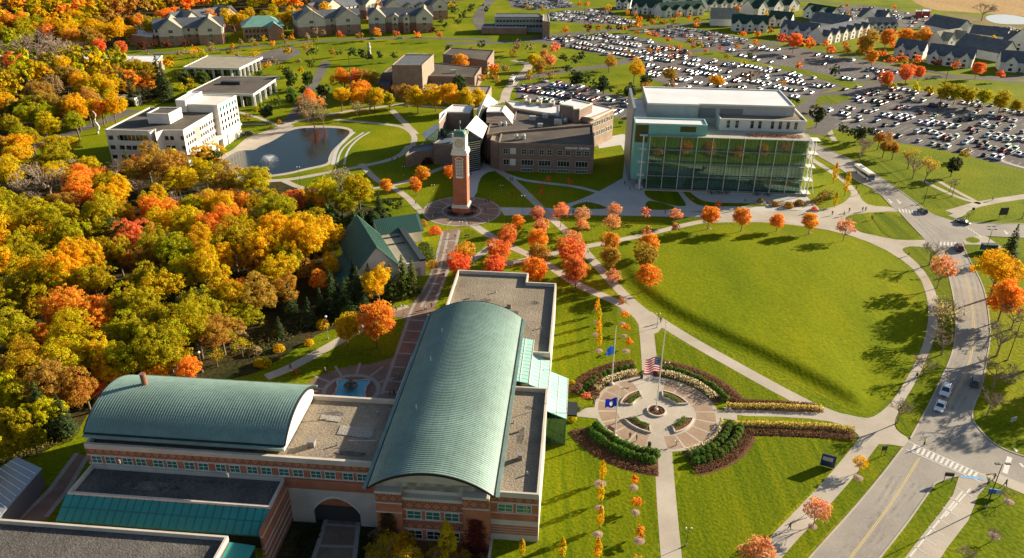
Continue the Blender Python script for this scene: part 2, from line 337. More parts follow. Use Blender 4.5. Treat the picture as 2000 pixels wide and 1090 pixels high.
path([(1672,380),(1650,352),(1612,328),(1580,308),(1572,290)], 2.6, .023)
path([(1700,858),(1640,935),(1575,1005),(1530,1052),(1480,1110)], 3.6, .024)
path([(1856,415),(1880,408),(1920,396),(2040,378)], 3.8, .024); path([(1860,424),(1876,418),(1880,410),(1900,404)], 3.0, .026)
path([(1955,382),(1900,352),(1830,350),(1800,352),(1870,386),(1915,398)][3:], 2.0, .024)
path([(1830,352),(1870,375),(1915,398)], 1.8, .023); path([(2030,335),(1970,320),(1945,308)], 2.2, .023)
path([(1583,215),(1616,236),(1622,262),(1630,275)], 2.4, .023); path([(1616,240),(1650,236),(1670,232)], 2, .024)
# west paths by the pond and tower
path([(400,352),(500,354),(560,352),(620,341),(680,330),(720,322),(760,313),(785,302),(800,284)], 2.8)
path([(555,353),(585,367),(625,373),(675,372),(740,366),(770,361),(800,353),(838,338),(871,325),(900,318)], 2.6, .024)
path([(705,320),(723,340),(740,355),(770,368),(796,385),(811,402),(826,416)], 2.6, .026)
path([(650,233),(700,238),(760,243),(795,250),(812,268),(805,285)], 2.6, .025); path([(765,215),(785,235),(812,262)], 3.2, .026)
path([(470,288),(520,262),(570,238),(620,228),(690,215),(760,207),(790,202)], 3.0, .024)
pave([(455,292),(480,270),(530,252),(560,240),(575,246),(545,264),(510,284),(500,291),(470,294),(430,322),(415,330),(410,315)], 0, .023)
path([(462,218),(500,228),(530,240),(548,246)], 2.2, .025); path([(455,245),(490,242),(520,243)], 2.0, .023)
path([(540,262),(590,210),(600,180),(622,150),(637,120)], 6, .021, AS); path([(500,40),(560,30)], 3, .02)
path([(790,205),(860,210),(940,215),(985,195)], 3, .023); path([(985,200),(990,175),(1010,155),(1040,125),(1000,118)], 5, .022)
pave([(800,300),(830,275),(800,330)], 0)
pave([(860,330),(880,315),(925,300),(960,305),(978,324),(966,334),(950,337),(936,350),(930,385),(908,390),(908,352),(900,335),(885,328)], 1, .025, PV2)
path([(965,330),(1010,350),(1060,357),(1125,364),(1170,376)], 2.2, .024, PV2)
path([(971,472),(950,489),(925,505),(895,522)], 2.6, .025); path([(575,741),(520,737),(560,722),(620,690),(690,650),(760,612),(800,600)][1:], 2.8, .023)
path([(745,610),(690,600),(640,605)], 1.6, .02)
# amphitheatre steps by the pond
AM = MB()
for k, (a_, w_) in enumerate((([(692,258),(672,275),(656,293),(650,322)], 1.6), ([(710,259),(684,276),(664,296),(658,322)], .9), ([(722,258),(698,272),(678,294),(672,322)], .9))):
    AM.ribbon(spline(a_, 0, 3), w_, .06)
AM.obj('stone_terrace_path', pave_g, kind='structure')
# service roads and lots
def lotpoly(p, z=.018): AS.sheet(gp(p), z)
LOTS = {
 'large car park beside the glass library': ([(1597,222),(1650,196),(1690,180),(1760,165),(1830,185),(2060,228),(2060,345),(1960,322),(1850,295),(1760,280),(1690,262),(1625,252)], (1700,200), (1960,250), .72, 0),
 'car park behind the glass library': ([(1255,112),(1330,104),(1500,130),(1590,152),(1650,168),(1560,195),(1500,182),(1330,178),(1262,150)], (1262,125), (1480,160), .66, 1),
 'half empty car park near the white townhouses': ([(1490,90),(1560,96),(1640,112),(1700,120),(1790,140),(1740,155),(1650,162),(1560,140),(1440,112),(1400,95)], (1510,102), (1660,124), .45, 0),
 'car park behind the student centre': ([(1005,168),(1060,160),(1120,160),(1180,180),(1250,196),(1250,236),(1180,226),(1090,205),(1010,192)], (1020,176), (1180,200), .62, 2),
 'car park along the tree lined road': ([(1025,78),(1130,68),(1225,66),(1350,98),(1370,102),(1240,118),(1200,112),(1100,92)], (1040,80), (1200,105), .72, 0),
 'car park between two tree lined roads': ([(1240,62),(1310,52),(1400,62),(1470,78),(1450,88),(1380,95),(1300,74)], (1300,56), (1430,82), .72, 0),
 'far car park beyond the dark office': ([(1070,24),(1180,20),(1245,45),(1230,50),(1130,46),(1075,40)], (1080,27), (1200,45), .8, 0),
 'car park at the top edge': ([(985,-10),(1090,-8),(1130,15),(1040,20),(1000,15)], (1000,-5), (1100,15), .9, 0),
 'gravel overflow car park past the townhouses': ([(1560,15),(1700,12),(1880,40),(2020,60),(2060,85),(1960,78),(1850,60),(1700,50),(1610,32)], (1620,18), (1900,62), .4, 0),
}
for nm, (p, a, b, f_, o_) in LOTS.items(): lotpoly(p, .018 if 'gravel' not in nm else .019)
def road(pts, w_, z=.03, tgt=None): (tgt or AS).ribbon(spline(pts), w_, z)
road([(1000,82),(1080,68),(1180,60),(1280,52),(1380,44),(1450,38)], 8); road([(870,85),(960,84),(1010,81)], 9, .031)
road([(965,95),(945,60),(930,35),(950,10),(975,-20),(1010,-60)][1:], 9, .032); road([(300,104),(420,98),(520,88),(640,78),(800,74),(900,76),(960,78)], 6, .033)
road([(1180,130),(1260,112),(1330,103),(1380,97),(1480,84),(1600,76),(1700,85)][:6], 8, .031); road([(1010,155),(1100,138),(1180,130)], 8, .034)
road([(1590,262),(1640,222),(1690,172),(1760,150),(1850,150),(1990,155),(2060,135)], 9, .032); road([(1380,96),(1480,110),(1590,130),(1660,150),(1710,170)], 5, .029)
road([(1350,88),(1500,85),(1620,105),(1740,122),(1860,150),(2060,165)], 5.5, .03); road([(1110,15),(1250,20),(1450,2)], 6, .03); road([(1700,12),(1550,0),(1450,5)], 7, .03)
road([(-40,330),(60,290),(150,255),(210,235),(260,215)], 7, .03); road([(130,110),(180,98),(240,92),(300,100)], 5, .03); lotpoly([(480,112),(530,98),(575,90),(590,105),(540,125),(500,128)])
lotpoly([(1550,214),(1585,186),(1640,176),(1720,166),(1700,200),(1650,224),(1598,240)], .0185)
road([(470,300),(520,285),(560,262)], 6, .02)
AS.obj('parking_lots', asphalt, kind='structure')
# main road (concrete grey)
LE = [(1560,262),(1593,302),(1625,320),(1650,335),(1675,355),(1713,372),(1740,402),(1760,418),(1799,460),(1830,497),(1850,522),(1854,545),(1862,577),(1867,620),(1866,665),(1857,700),(1842,732),(1822,775),(1800,817),(1778,857),(1763,875),(1725,925),(1665,997),(1610,1057),(1550,1125)]
RE = [(1578,262),(1595,282),(1640,302),(1683,322),(1733,355),(1770,382),(1803,407),(1826,420),(1861,431),(1893,444),(1881,470),(1884,487),(1898,517),(1914,545),(1925,575),(1932,620),(1935,657),(1927,707),(1917,760),(1902,790),(1897,817),(1900,850),(1890,900),(1826,945),(1810,967),(1770,1025),(1690,1125)]
poly = gp(LE)+gp(RE)[::-1]; RD.sheet(poly, .036)
RD.sheet(gp([(1880,436),(1893,435),(2040,437),(2040,466),(1926,461),(1881,472),(1850,455)]), .040)
RD.sheet(gp([(1898,817),(1911,837),(1938,865),(1976,885),(2060,905),(2060,965),(2000,950),(1945,925),(1873,930),(1826,945),(1770,900)]), .040)
RD.obj('road', roadm, kind='structure')
PV.sheet(gp([(1873,930),(1861,967),(1836,1002),(1800,1047),(1740,1125),(1815,1125),(1850,1070),(1891,1017),(1911,967),(1930,945),(1925,925)]), .045)
PV.sheet(gp([(1925,930),(1943,942),(2060,990),(2060,965),(1985,940),(1950,925)]), .046)
PV.sheet(gp([(1881,470),(1908,461),(1926,461),(1950,478),(1965,488),(1952,486),(1920,478),(1884,478)]), .045)
PV.obj('path', concrete, kind='structure'); PV2.obj('pavement', pave_g, kind='structure')
# grass islands set into the paving
ISL = [[(1653,422),(1685,415),(1694,430),(1715,460),(1670,450),(1650,430)], [(1695,414),(1760,418),(1799,460),(1788,466),(1750,467),(1730,460),(1713,442)],
 [(1883,467),(1898,462),(1911,466),(1915,472),(1906,475),(1891,474)],
 [(1758,487),(1775,481),(1802,482),(1822,500),(1850,528),(1862,580),(1866,620),(1865,660),(1855,704),(1820,778),(1798,818),(1778,855),(1752,840),(1747,825),(1760,795),(1790,745),(1815,690),(1833,640),(1835,590),(1818,545),(1790,510)],
 [(1257,367),(1300,363),(1314,362),(1342,400),(1337,403),(1320,403),(1262,388)], [(1262,391),(1290,395),(1332,409),(1260,411)], [(1113,404),(1145,392),(1188,405),(1180,409),(1120,407)],
 [(1326,366),(1334,364),(1362,388),(1385,396),(1460,397),(1500,400),(1498,404),(1440,403),(1375,404),(1350,395)],
 [(1597,190),(1610,185),(1660,187),(1670,190),(1630,206),(1590,200)], [(1512,178),(1640,194),(1655,187),(1500,128),(1480,120)][:0] or [(1520,132),(1590,152),(1660,164),(1680,163),(1600,143),(1525,126)]]
b = MB()
for p in ISL: b.sheet(chaikin(gp(p), 2), .05)
b.obj('grass_island', mow, kind='structure')
b = MB()
for p in ([(1090,560),(1160,575),(1220,602),(1246,640),(1253,712),(1180,715),(1120,760),(1080,740),(1080,600)], [(1060,845),(1120,830),(1200,885),(1278,900),(1292,1110),(1010,1110),(1060,1060)],
          [(1278,640),(1345,676),(1560,784),(1425,782),(1320,715),(1284,700)], [(1316,905),(1440,850),(1672,862),(1620,925),(1500,1040),(1450,1110),(1334,1110)], [(1712,876),(1755,872),(1720,925),(1600,1060),(1540,1110),(1500,1110),(1560,1040),(1650,940)],
          [(1878,938),(1862,960),(1700,1110),(1735,1110),(1836,1000)], [(1640,305),(1683,326),(1733,358),(1800,406),(1850,408),(1912,396),(1860,372),(1780,330),(1700,300)], [(900,450),(920,446),(955,470),(925,500),(885,505)]):
    b.sheet(chaikin(gp(p), 1), .008)
b.obj('mown_lawn', mow, kind='structure')
# the raised great lawn
LP = [(1188,505),(1205,487),(1290,457),(1385,440),(1500,436),(1600,447),(1680,466),(1745,497),(1790,535),(1809,580),(1806,635),(1790,685),(1762,740),(1733,785),(1705,808),(1665,806),(1600,771),(1520,728),(1420,680),(1330,637),(1280,608),(1238,575),(1208,545)]
ring = chaikin(gp(LP), 3); n = len(ring); RG = np.array([[p.x, p.y] for p in ring]); RL = [(p.x, p.y) for p in ring]
if sum(ring[i-1].x*ring[i].y-ring[i].x*ring[i-1].y for i in range(n)) < 0: RG = RG[::-1].copy()
TGN = np.roll(RG, -1, 0)-np.roll(RG, 1, 0); TGN /= np.linalg.norm(TGN, axis=1, keepdims=True); OUT = np.c_[TGN[:, 1], -TGN[:, 0]]
WT = np.clip(1.2*(OUT @ np.array([-.55, -.83])), .12, 1)
gx = np.arange(RG[:, 0].min(), RG[:, 0].max(), 1.0); gy = np.arange(RG[:, 1].min(), RG[:, 1].max(), 1.0); HG = np.zeros((len(gx), len(gy))); IN = np.zeros(HG.shape, bool)
for i, x in enumerate(gx):
    for j, y in enumerate(gy):
        d2 = np.hypot(RG[:, 0]-x, RG[:, 1]-y); IN[i, j] = inside((x, y), RL); d = d2.min(); w_ = np.exp(-(d2-d)/2.5); wt = (w_*WT).sum()/w_.sum(); t_ = min(1, max(0, (d-1.6)/4.4)); HG[i, j] = 1.2*t_*t_*(3-2*t_)*(wt+(1-wt)*min(1, max(0, d-6)/22)) if IN[i, j] else 0
for _ in range(2): HG[1:-1, 1:-1] = (HG[1:-1, 1:-1]*4+HG[2:, 1:-1]+HG[:-2, 1:-1]+HG[1:-1, 2:]+HG[1:-1, :-2])/8
b = MB(); b.v = [(x, y, .02+HG[i, j]) for i, x in enumerate(gx) for j, y in enumerate(gy)]; q = len(gy)
for i in range(len(gx)-1):
    for j in range(q-1):
        if IN[i, j] and IN[i+1, j] and IN[i, j+1] and IN[i+1, j+1]: b.f.append((i*q+j, (i+1)*q+j, (i+1)*q+j+1, i*q+j+1)); b.m.append(0)
b.sheet(RL, .014)
me = b.mesh('great_lawn', lawn_m, True)
import bmesh
bm = bmesh.new(); bm.from_mesh(me); bmesh.ops.delete(bm, geom=[v for v in bm.verts if not v.link_faces], context='VERTS'); bm.to_mesh(me); bm.free(); link('great_lawn', me, kind='structure')
# kerbs
K = MB()
def kerb(pts, h=.13, w_=.3):
    p = spline(pts, 0, 2); n = len(p); V4 = []
    for i in range(n):
        a = p[max(i-1,0)]; c = p[min(i+1,n-1)]; d = (c-a).normalized(); q = Vector((-d.y, d.x))*w_/2
        V4 += [(p[i].x-q.x,p[i].y-q.y,0),(p[i].x-q.x,p[i].y-q.y,h),(p[i].x+q.x,p[i].y+q.y,h),(p[i].x+q.x,p[i].y+q.y,0)]
    K.add(V4, [(4*i+k, 4*i+4+k, 4*i+5+k, 4*i+1+k) for i in range(n-1) for k in range(3)])
kerb(LE[1:7]); kerb(LE[7:9]); kerb(LE[10:20]); kerb(LE[20:]); kerb(RE[1:7]); kerb(RE[11:21]+[(1911,837),(1938,865),(1976,885),(2050,905)]); kerb(RE[23:]); kerb([(1873,930),(1826,945),(1810,967),(1770,1025),(1700,1110)][:1]+[(1850,934),(1826,945)])
kerb([(1893,435),(1960,437),(2030,438)]); kerb([(1926,461),(1980,464),(2030,466)])
K.obj('kerb', concrete, kind='structure')
# painted markings
M = MB(); Y = MB(); TK = MB()
def quad(b, pts, z): b.sheet(gp(pts), z)
for i in range(14):
    t0 = i/14; t1 = t0+.035
    a0 = (1785+t0*130, 868+t0*58); b0 = (1779+t0*128, 880+t0*56)
    quad(M, [a0, (a0[0]+5.2, a0[1]+2.4), (b0[0]+5.2, b0[1]+2.4), b0], .060)
for o_ in (0, 15): M.ribbon([G(1774-o_*.3,863+o_), G(1920-o_*.3,928+o_*.9)], .25, .064)
for i in range(8):
    x = 1754+i*6.4; quad(M, [(x,407+i*.9),(x+3.2,407.5+i*.9),(x+6,415+i*.9),(x+2.8,414.5+i*.9)], .06)
for i in range(7): x = 1876+i*5.5; y = 436+i*3.6; quad(M, [(x,y),(x+3,y+.4),(x+9,y+6),(x+5.5,y+5.7)], .06)
for i in range(5): x = 1836+i*7; quad(M, [(x,473),(x+3.5,473),(x+3,480),(x-.5,480)], .06)
for (x, y) in ((1735,389),(1752,390),(1961,450),(1980,875),(1992,905)): M.ribbon([G(x,y),G(x+4,y+5)], .5, .06); quad(M, [(x+1,y+4),(x+9,y+5),(x+5,y+9)], .062)
M.ribbon([G(1972,893),G(1962,925)], .9, .06)
for (a, c) in (((1775,1090),(1880,960)),((1845,1010),(1895,955))): M.ribbon([G(*a),G(*c)], .3, .062)
for i in range(8): x = 1777+i*14; y = 1090-i*19; M.ribbon([G(x-6,y-4),G(x+24,y+14)], .18, .062)
for pts in ([(1625,1110),(1672,1052),(1720,985),(1752,930)],[(1672,1110),(1712,1052),(1762,985),(1800,935)],[(1838,800),(1868,740),(1880,690),(1884,640),(1880,600),(1868,545),(1855,510),(1830,470),(1790,430)],[(1866,800),(1896,745),(1915,690),(1918,640),(1913,600),(1903,545),(1888,505),(1862,470),(1800,430),(1740,385),(1680,342)]):
    p = spline(pts)
    for o_ in (-.75, .75): TK.ribbon([Vector((q.x+o_, q.y)) for q in p], .5, .0475)
for pts in ([(1700,1000),(1722,1004),(1712,1016),(1692,1012)], [(1880,620),(1896,622),(1895,640),(1878,638)], [(1840,850),(1862,846),(1872,862),(1848,868)], [(1700,365),(1716,370),(1722,380),(1708,376)]): quad(TK, pts, .052)
TK.obj('road_wear', rampmat('worn_road', [(.3, (.21, .19, .165)), (.5, (.29, .265, .23)), (.7, (.34, .31, .27))], .4, second=(3, .12)), kind='structure')
M.obj('white_road_markings', linewhite, kind='structure')
for o_ in (-.18, .18):
    for pts in ([(1645,1110),(1690,1052),(1740,985),(1780,920),(1795,895)], [(1852,790),(1885,735),(1898,690),(1902,640),(1899,600),(1888,545),(1874,510)]):
        p = spline(pts); q = [Vector((a.x+o_, a.y)) for a in p]; Y.ribbon(q, .13, .06)
Y.obj('yellow_road_markings', lineyel, kind='structure')
# brick promenade with pale bands
PR = [(862,452),(846,520),(832,556),(800,600),(757,614),(796,626),(776,685),(768,698),(725,711),(680,716),(635,728),(600,750),(590,790),(640,830),(780,830),(800,760),(850,600),(872,540),(888,510),(900,446)]
b = MB(); b.sheet(gp(PR), .03); b.obj('brick_promenade', brickpave, kind='structure')
b = MB()
for pts in ([(865,452),(848,520),(834,556),(806,598),(797,625),(775,690),(745,770)], [(897,450),(884,508),(868,545),(850,590)], [(876,455),(862,520),(845,560),(822,600)]): b.ribbon(spline(pts, 0, 2), .8, .036)
for (a, c) in (((862,470),(893,471)),((856,496),(889,498)),((846,525),(880,527)),((836,553),(868,556)),((800,625),(835,627)),((793,646),(826,648)),((786,668),(818,670)),((778,690),(812,692)),((768,716),(790,718)),((757,744),(786,746)),((745,765),(782,767))): b.ribbon([G(*a),G(*c)], .6, .038)
FC = G(686,763)
def arc(c, r, a0, a1, n=40): return [Vector((c.x+r*math.cos(math.radians(a0+(a1-a0)*i/n)), c.y+r*math.sin(math.radians(a0+(a1-a0)*i/n)))) for i in range(n+1)]
b.ribbon(arc(FC, 5.9, 0, 360), 1.0, .038)
for a in (30,60,90,120,150,175): b.ribbon([arc(FC, 6, a, a+1)[0], arc(FC, 11, a, a+1)[0]], .55, .04)
TC = G(902,412)
# tower plaza
b.ribbon(arc(TC, 13.0, 0, 360), .7, .042)
b.ribbon(arc(TC, 6.6, 0, 360), .7, .042)
for a in range(0, 360, 30): b.ribbon([arc(TC, 7, a+12, a+13)[0], arc(TC, 12.8, a+12, a+13)[0]], .55, .044)
for pts in ([(642,1000),(606,1110)], [(702,1006),(690,1110)]): b.ribbon([G(*p, -3.93) for p in pts], .8, -3.93)
for (a, c) in (((634,1024),(699,1028)),((621,1066),(694,1068))): b.ribbon([G(*a,-3.92),G(*c,-3.92)], .6, -3.92)
for pts in ([(150,885),(95,960),(20,1030)], [(172,890),(130,960),(90,1010)]): b.ribbon([G(*p) for p in pts], .9, .042)
b.obj('pale_paving_bands', rampmat('band_paving', [(.3, (.30,.275,.24)), (.7, (.38,.35,.31))], .3, second=(2,.1)), kind='structure')
b = MB(); b.sheet(arc(TC, 13.2, 0, 360, 48)[:-1], .034); b.sheet(gp([(640,1000),(601,1120),(690,1120),(703,1004)], -3.97), -3.95); b.sheet(gp([(150,885),(95,960),(0,1040),(90,1015),(175,895)]), .034); b.obj('tower_plaza', brickpave, kind='structure')
# flag plaza
PC = G(1282,804); PR_ = 12.6
b = MB(); b.sheet(arc(PC, PR_+.5, 0, 360, 64)[:-1], .05); b.sheet(gp([(1170,795),(1112,800),(1110,812),(1168,818)]), .048); b.sheet(gp([(1395,800),(1440,806),(1440,822),(1395,815)]), .048)
b.obj('plaza_pavement', concrete, kind='structure')
b = MB()
for k in range(20):
    a0 = k*18+1.2; ia = arc(PC, 8.3, a0, a0+15.6, 6); oa = arc(PC, 12.3, a0, a0+15.6, 6)
    if k in (4, 5, 14): continue
    b.sheet(ia+oa[::-1], .056)
b.obj('plaza_brick_sectors', brickpave if 0 else rampmat('tan_pavers', [(.3,(.29,.20,.14)),(.7,(.36,.26,.185))], .5, second=(4,.1)), kind='structure')
bed = MB()
for (r0, r1, a0, a1) in ((13.2,20.5,14,84),(13.2,20,97,160),(13.2,20.5,200,262),(13.2,20.5,283,343)): bed.sheet(arc(PC, r0, a0, a1)+arc(PC, r1, a0, a1)[::-1], .03)
bed.sheet(gp([(1410,770),(1440,778),(1600,790),(1610,806),(1430,800)]), .032); bed.sheet(gp([(1400,850),(1440,828),(1560,828),(1660,836),(1676,856),(1600,856),(1470,850),(1420,880)]), .032)
bed.obj('planting_bed_ground', dirt, kind='structure')
# ================================================================== FOLIAGE
def leafmesh(name, P, N, S, T, mats, extra=None):
    "quads of leaves at points P facing N with sizes S; T = a tint per leaf"
    n = len(P); N = N/np.maximum(np.linalg.norm(N, axis=1, keepdims=True), 1e-6)
    R = RS.normal(size=(n, 3)); A = np.cross(N, R); A /= np.maximum(np.linalg.norm(A, axis=1, keepdims=True), 1e-6); B = np.cross(N, A)
    S = np.asarray(S).reshape(-1, 1)*np.ones((n, 1)); asp = RS.uniform(.55, 1.0, (n, 1))
    V = np.empty((n, 4, 3)); V[:, 0] = P-A*S; V[:, 1] = P-B*S*asp; V[:, 2] = P+A*S; V[:, 3] = P+B*S*asp
    V = V.reshape(-1, 3); F_ = np.arange(4*n)
    me = bpy.data.meshes.new(name); me.vertices.add(4*n); me.vertices.foreach_set('co', V.ravel()); me.loops.add(4*n); me.loops.foreach_set('vertex_index', F_)
    me.polygons.add(n); me.polygons.foreach_set('loop_start', np.arange(0, 4*n, 4)); me.polygons.foreach_set('loop_total', np.full(n, 4))
    at = me.attributes.new('tint', 'FLOAT', 'FACE'); at.data.foreach_set('value', np.asarray(T, dtype=float))
    if extra is not None:
        c = me.attributes.new('leafcol', 'FLOAT_COLOR', 'FACE'); c.data.foreach_set('color', np.c_[extra, np.ones(n)].ravel())
    me.materials.append(mats); me.update(); me.validate(); return me
def crown_pts(R, Rz, cz, K, m, ls, shape='round', seed=0, low=-.55, spread=1.0, lob=0):
    rs = np.random.RandomState(seed); C = []; 
    lobes = [(rs.normal(size=3)*np.array([.38, .38, .28]), rs.uniform(.5, .72)) for _ in range(7)]
    if lob: lobes = [(a*lob, b_+.12) for a, b_ in lobes]
    while len(C) < K:
        d = rs.normal(size=3); d /= np.linalg.norm(d)
        if shape == 'round':
            l = lobes[rs.randint(len(lobes))]; p = l[0]+d*l[1]*rs.uniform(.72, 1.0)
        elif shape == 'column':
            z = rs.uniform(-1, 1); w_ = (1-abs(z+.15)**2.2*.8)*.9; a = rs.uniform(0, 2*np.pi); r = w_*rs.uniform(.5, 1); p = np.array([r*np.cos(a), r*np.sin(a), z])
        elif shape == 'spray':
            d[2] = abs(d[2])*1.1-.12; p = d*rs.uniform(.45, 1.0)
        if p[2] < low: continue
        C.append(p)
    C = np.array(C); cr = spread*rs.uniform(.14, .27, K)
    P = []; N = []; T = []
    for i in range(K):
        d = rs.normal(size=(m, 3)); d /= np.linalg.norm(d, axis=1, keepdims=True); d[:, 2] = np.abs(d[:, 2])*1.0-.25*(rs.rand(m))
        q = C[i]+d*cr[i]*rs.uniform(.55, 1.05, (m, 1)); P.append(q); N.append(d+rs.normal(size=(m, 3))*.45+C[i]*.35); T.append(np.full(m, rs.rand())+rs.normal(size=m)*.05)
    P = np.concatenate(P)
    if shape != 'column': P[:, :2] /= np.percentile(np.hypot(P[:, 0], P[:, 1]), 96)
    P = P*np.array([R, R, Rz])+np.array([0, 0, cz]); return P, np.concatenate(N), ls*rs.uniform(.7, 1.25, len(P)), np.clip(np.concatenate(T), 0, .999)
def branches(h, spread, seed, depth=4, r0=.16, n0=5, up_=.55, k=4, start=.28):
    rs = random.Random(seed); b = MB(); tips = []
    def rec(p, d, l, r, dep):
        q = p+d*l; r = max(r, .028); b.tube(p, q, r, max(r*.62, .022), k if dep > 1 else 3, cap=False)
        if dep == 0: tips.append(q); return
        for _ in range(rs.choice((2, 3, 3)) if dep < depth else n0):
            nd = (d*.75+Vector((rs.gauss(0, 1), rs.gauss(0, 1), abs(rs.gauss(0, .6))*up_))*spread).normalized()
            rec(q if rs.random() < .6 else p+d*l*rs.uniform(.5, 1), nd, l*rs.uniform(.55, .82), r*.58, dep-1)
    rec(Vector((0, 0, 0)), Vector((rs.gauss(0, .03), rs.gauss(0, .03), 1)).normalized(), h*start, r0, depth); return b, tips
def trunkmesh(name, h, r, cw, seed, limbs=5):
    rs = random.Random(seed); b = MB(); p = Vector((0, 0, -.1)); q = Vector((rs.gauss(0, .1), rs.gauss(0, .1), h*.5)); b.tube(p, q, r, r*.7, 7, cap=False)
    q2 = Vector((q.x*1.5, q.y*1.5, h*.82)); b.tube(q, q2, r*.7, r*.3, 6, cap=False)
    for i in range(limbs):
        a = 2*math.pi*i/limbs+rs.random(); z = h*rs.uniform(.3, .62); s = Vector((q.x*z/h*2, q.y*z/h*2, z)); e = Vector((math.cos(a)*cw*.6, math.sin(a)*cw*.6, z+h*rs.uniform(.15, .3)))
        b.tube(s, e, r*.42, r*.14, 5, cap=False)
    return b.mesh(name, bark, True)
PROTO = {}
def mk(kind, i, lm, tm, R, Hh): PROTO.setdefault(kind, []).append((lm, tm, R, Hh))
for i in range(9):   # big woodland trees, crown radius 6, height 15
    P, N, S, T = crown_pts(6.7, 5.8, 9.4, 330, 44, .175, seed=10+i, spread=.74); mk('wood', i, leafmesh('crown', P, N, S, T, leaf), trunkmesh('trunk', 13, .38, 6, i), 6, 15)
for i in range(4):   # round maples, radius 3, height 8
    P, N, S, T = crown_pts(3.0, 3.3, 4.9, 190, 40, .14, seed=30+i, spread=1.05, low=-.85, lob=.5); mk('maple', i, leafmesh('crown', P, N, S, T, leaf), trunkmesh('trunk', 6.5, .15, 2.4, i+9), 3, 8)
for i in range(3):   # spiky thin upright maples
    P, N, S, T = crown_pts(3.0, 3.8, 4.2, 120, 16, .17, 'spray', seed=40+i, spread=.85, low=-.35); bb, tips = branches(7.2, .5, 70+i, 3, .13, 6, 1.1); mk('spray', i, leafmesh('crown', P, N, S, T, leaf), bb.mesh('trunk', bark), 3, 8)
for i in range(3):   # narrow upright trees, radius 1, height 6
    P, N, S, T = crown_pts(.95, 2.4, 3.55, 110, 18, .11, 'column', seed=50+i, spread=1.05, low=-1); mk('column', i, leafmesh('crown', P, N, S, T, leaf), trunkmesh('trunk', 4.8, .08, .7, i+20, 3), 1, 6)
for i in range(3):   # conifers, radius 2.6, height 10
    rs = np.random.RandomState(90+i); P = []; N = []; T = []
    for L in range(26):
        t = L/25; z = .7+t*9.2; r = (2.7*(1-t)**.85+.12)*rs.uniform(.85, 1.12); nb = max(4, int(13*(1-t)+4))
        for k in range(nb):
            a = rs.uniform(0, 2*np.pi); rr = r*rs.uniform(.75, 1.1); m = max(3, int(13*rr/2.7)+2); s = np.linspace(.12, 1, m)
            side = rs.normal(size=m)*.16*rr*(1-.4*s); P.append(np.c_[np.cos(a)*rr*s-np.sin(a)*side, np.sin(a)*rr*s+np.cos(a)*side, z-.28*rr*s+rs.normal(size=m)*.05]); N.append(np.c_[np.cos(a)*.5*np.ones(m)+rs.normal(size=m)*.35, np.sin(a)*.5*np.ones(m)+rs.normal(size=m)*.35, np.ones(m)*.9]); T.append(np.full(m, rs.rand()))
    P = np.concatenate(P); mk('conifer', i, leafmesh('crown', P, np.concatenate(N), .22*rs.uniform(.7, 1.2, len(P)), np.concatenate(T), leaf), trunkmesh('trunk', 9.5, .17, .5, i, 2), 2.6, 10)
for i in range(3):   # pines, irregular
    P, N, S, T = crown_pts(3.0, 3.6, 4.4, 150, 30, .23, seed=60+i, spread=1.0, low=-.95); mk('pine', i, leafmesh('crown', P, N, S, T, leaf), trunkmesh('trunk', 7, .2, 2.2, i+30, 7), 3, 8)
for i in range(4):   # bare trees, radius 4, height 10
    bb, tips = branches(10, .62, 200+i, 6, .24, 6, .8); mk('bare', i, None, bb.mesh('trunk', bark_l), 4, 10)
for i in range(3):   # thinning trees with few leaves
    bb, tips = branches(10, .62, 300+i, 4, .2, 6, .8); rs = np.random.RandomState(i); tp = np.array([list(t) for t in tips])
    P = np.repeat(tp, 7, 0)+rs.normal(size=(len(tp)*7, 3))*.42; mk('thin', i, leafmesh('crown', P, rs.normal(size=P.shape)+np.array([0, 0, .5]), .15*rs.uniform(.7, 1.3, len(P)), np.repeat(rs.rand(len(tp)), 7), leaf), bb.mesh('trunk', bark), 4, 10)
for i in range(3):   # round clipped shrub
    rs = np.random.RandomState(400+i); d = rs.normal(size=(520, 3)); d /= np.linalg.norm(d, axis=1, keepdims=True); d[:, 2] = abs(d[:, 2]); P = d*np.array([.62, .62, .95])*rs.uniform(.86, 1.08, (520, 1))
    mk('shrub', i, leafmesh('shrub', P, d+rs.normal(size=d.shape)*.5, .085*rs.uniform(.7, 1.3, 520), np.clip(.5+rs.normal(size=520)*.2, 0, .99), leaf), None, .62, .95)
COLS = {'Y': (.74,.46,.008), 'G': (.45,.355,.008), 'L': (.58,.45,.007), 'O': (.84,.33,.03), 'R': (.82,.22,.055), 'P': (.80,.34,.14), 'A': (.50,.28,.04), 'E': (.075,.105,.035), 'V': (.13,.17,.03), 'B': (.3,.2,.12), 'T': (.42,.31,.14), 'D': (.16,.04,.02)}
CN = {'Y': 'golden yellow', 'G': 'yellow-green', 'L': 'lime yellow', 'O': 'orange', 'R': 'scarlet', 'P': 'salmon pink', 'A': 'amber brown', 'E': 'dark green', 'V': 'green', 'B': 'leafless grey', 'T': 'tan', 'D': 'deep crimson'}
KN = {'wood': ('broadleaf_tree', 'broad-crowned tree'), 'maple': ('maple_tree', 'round maple tree'), 'spray': ('maple_tree', 'thin upright maple tree'), 'column': ('columnar_tree', 'narrow columnar tree'),
      'conifer': ('conifer_tree', 'pointed conifer'), 'pine': ('pine_tree', 'bushy pine tree'), 'bare': ('bare_tree', 'bare tree'), 'thin': ('thinning_tree', 'thinly leaved tree')}
LOW = []; TREES = []   # (kind, colour, x, y (world), crown radius, height factor)
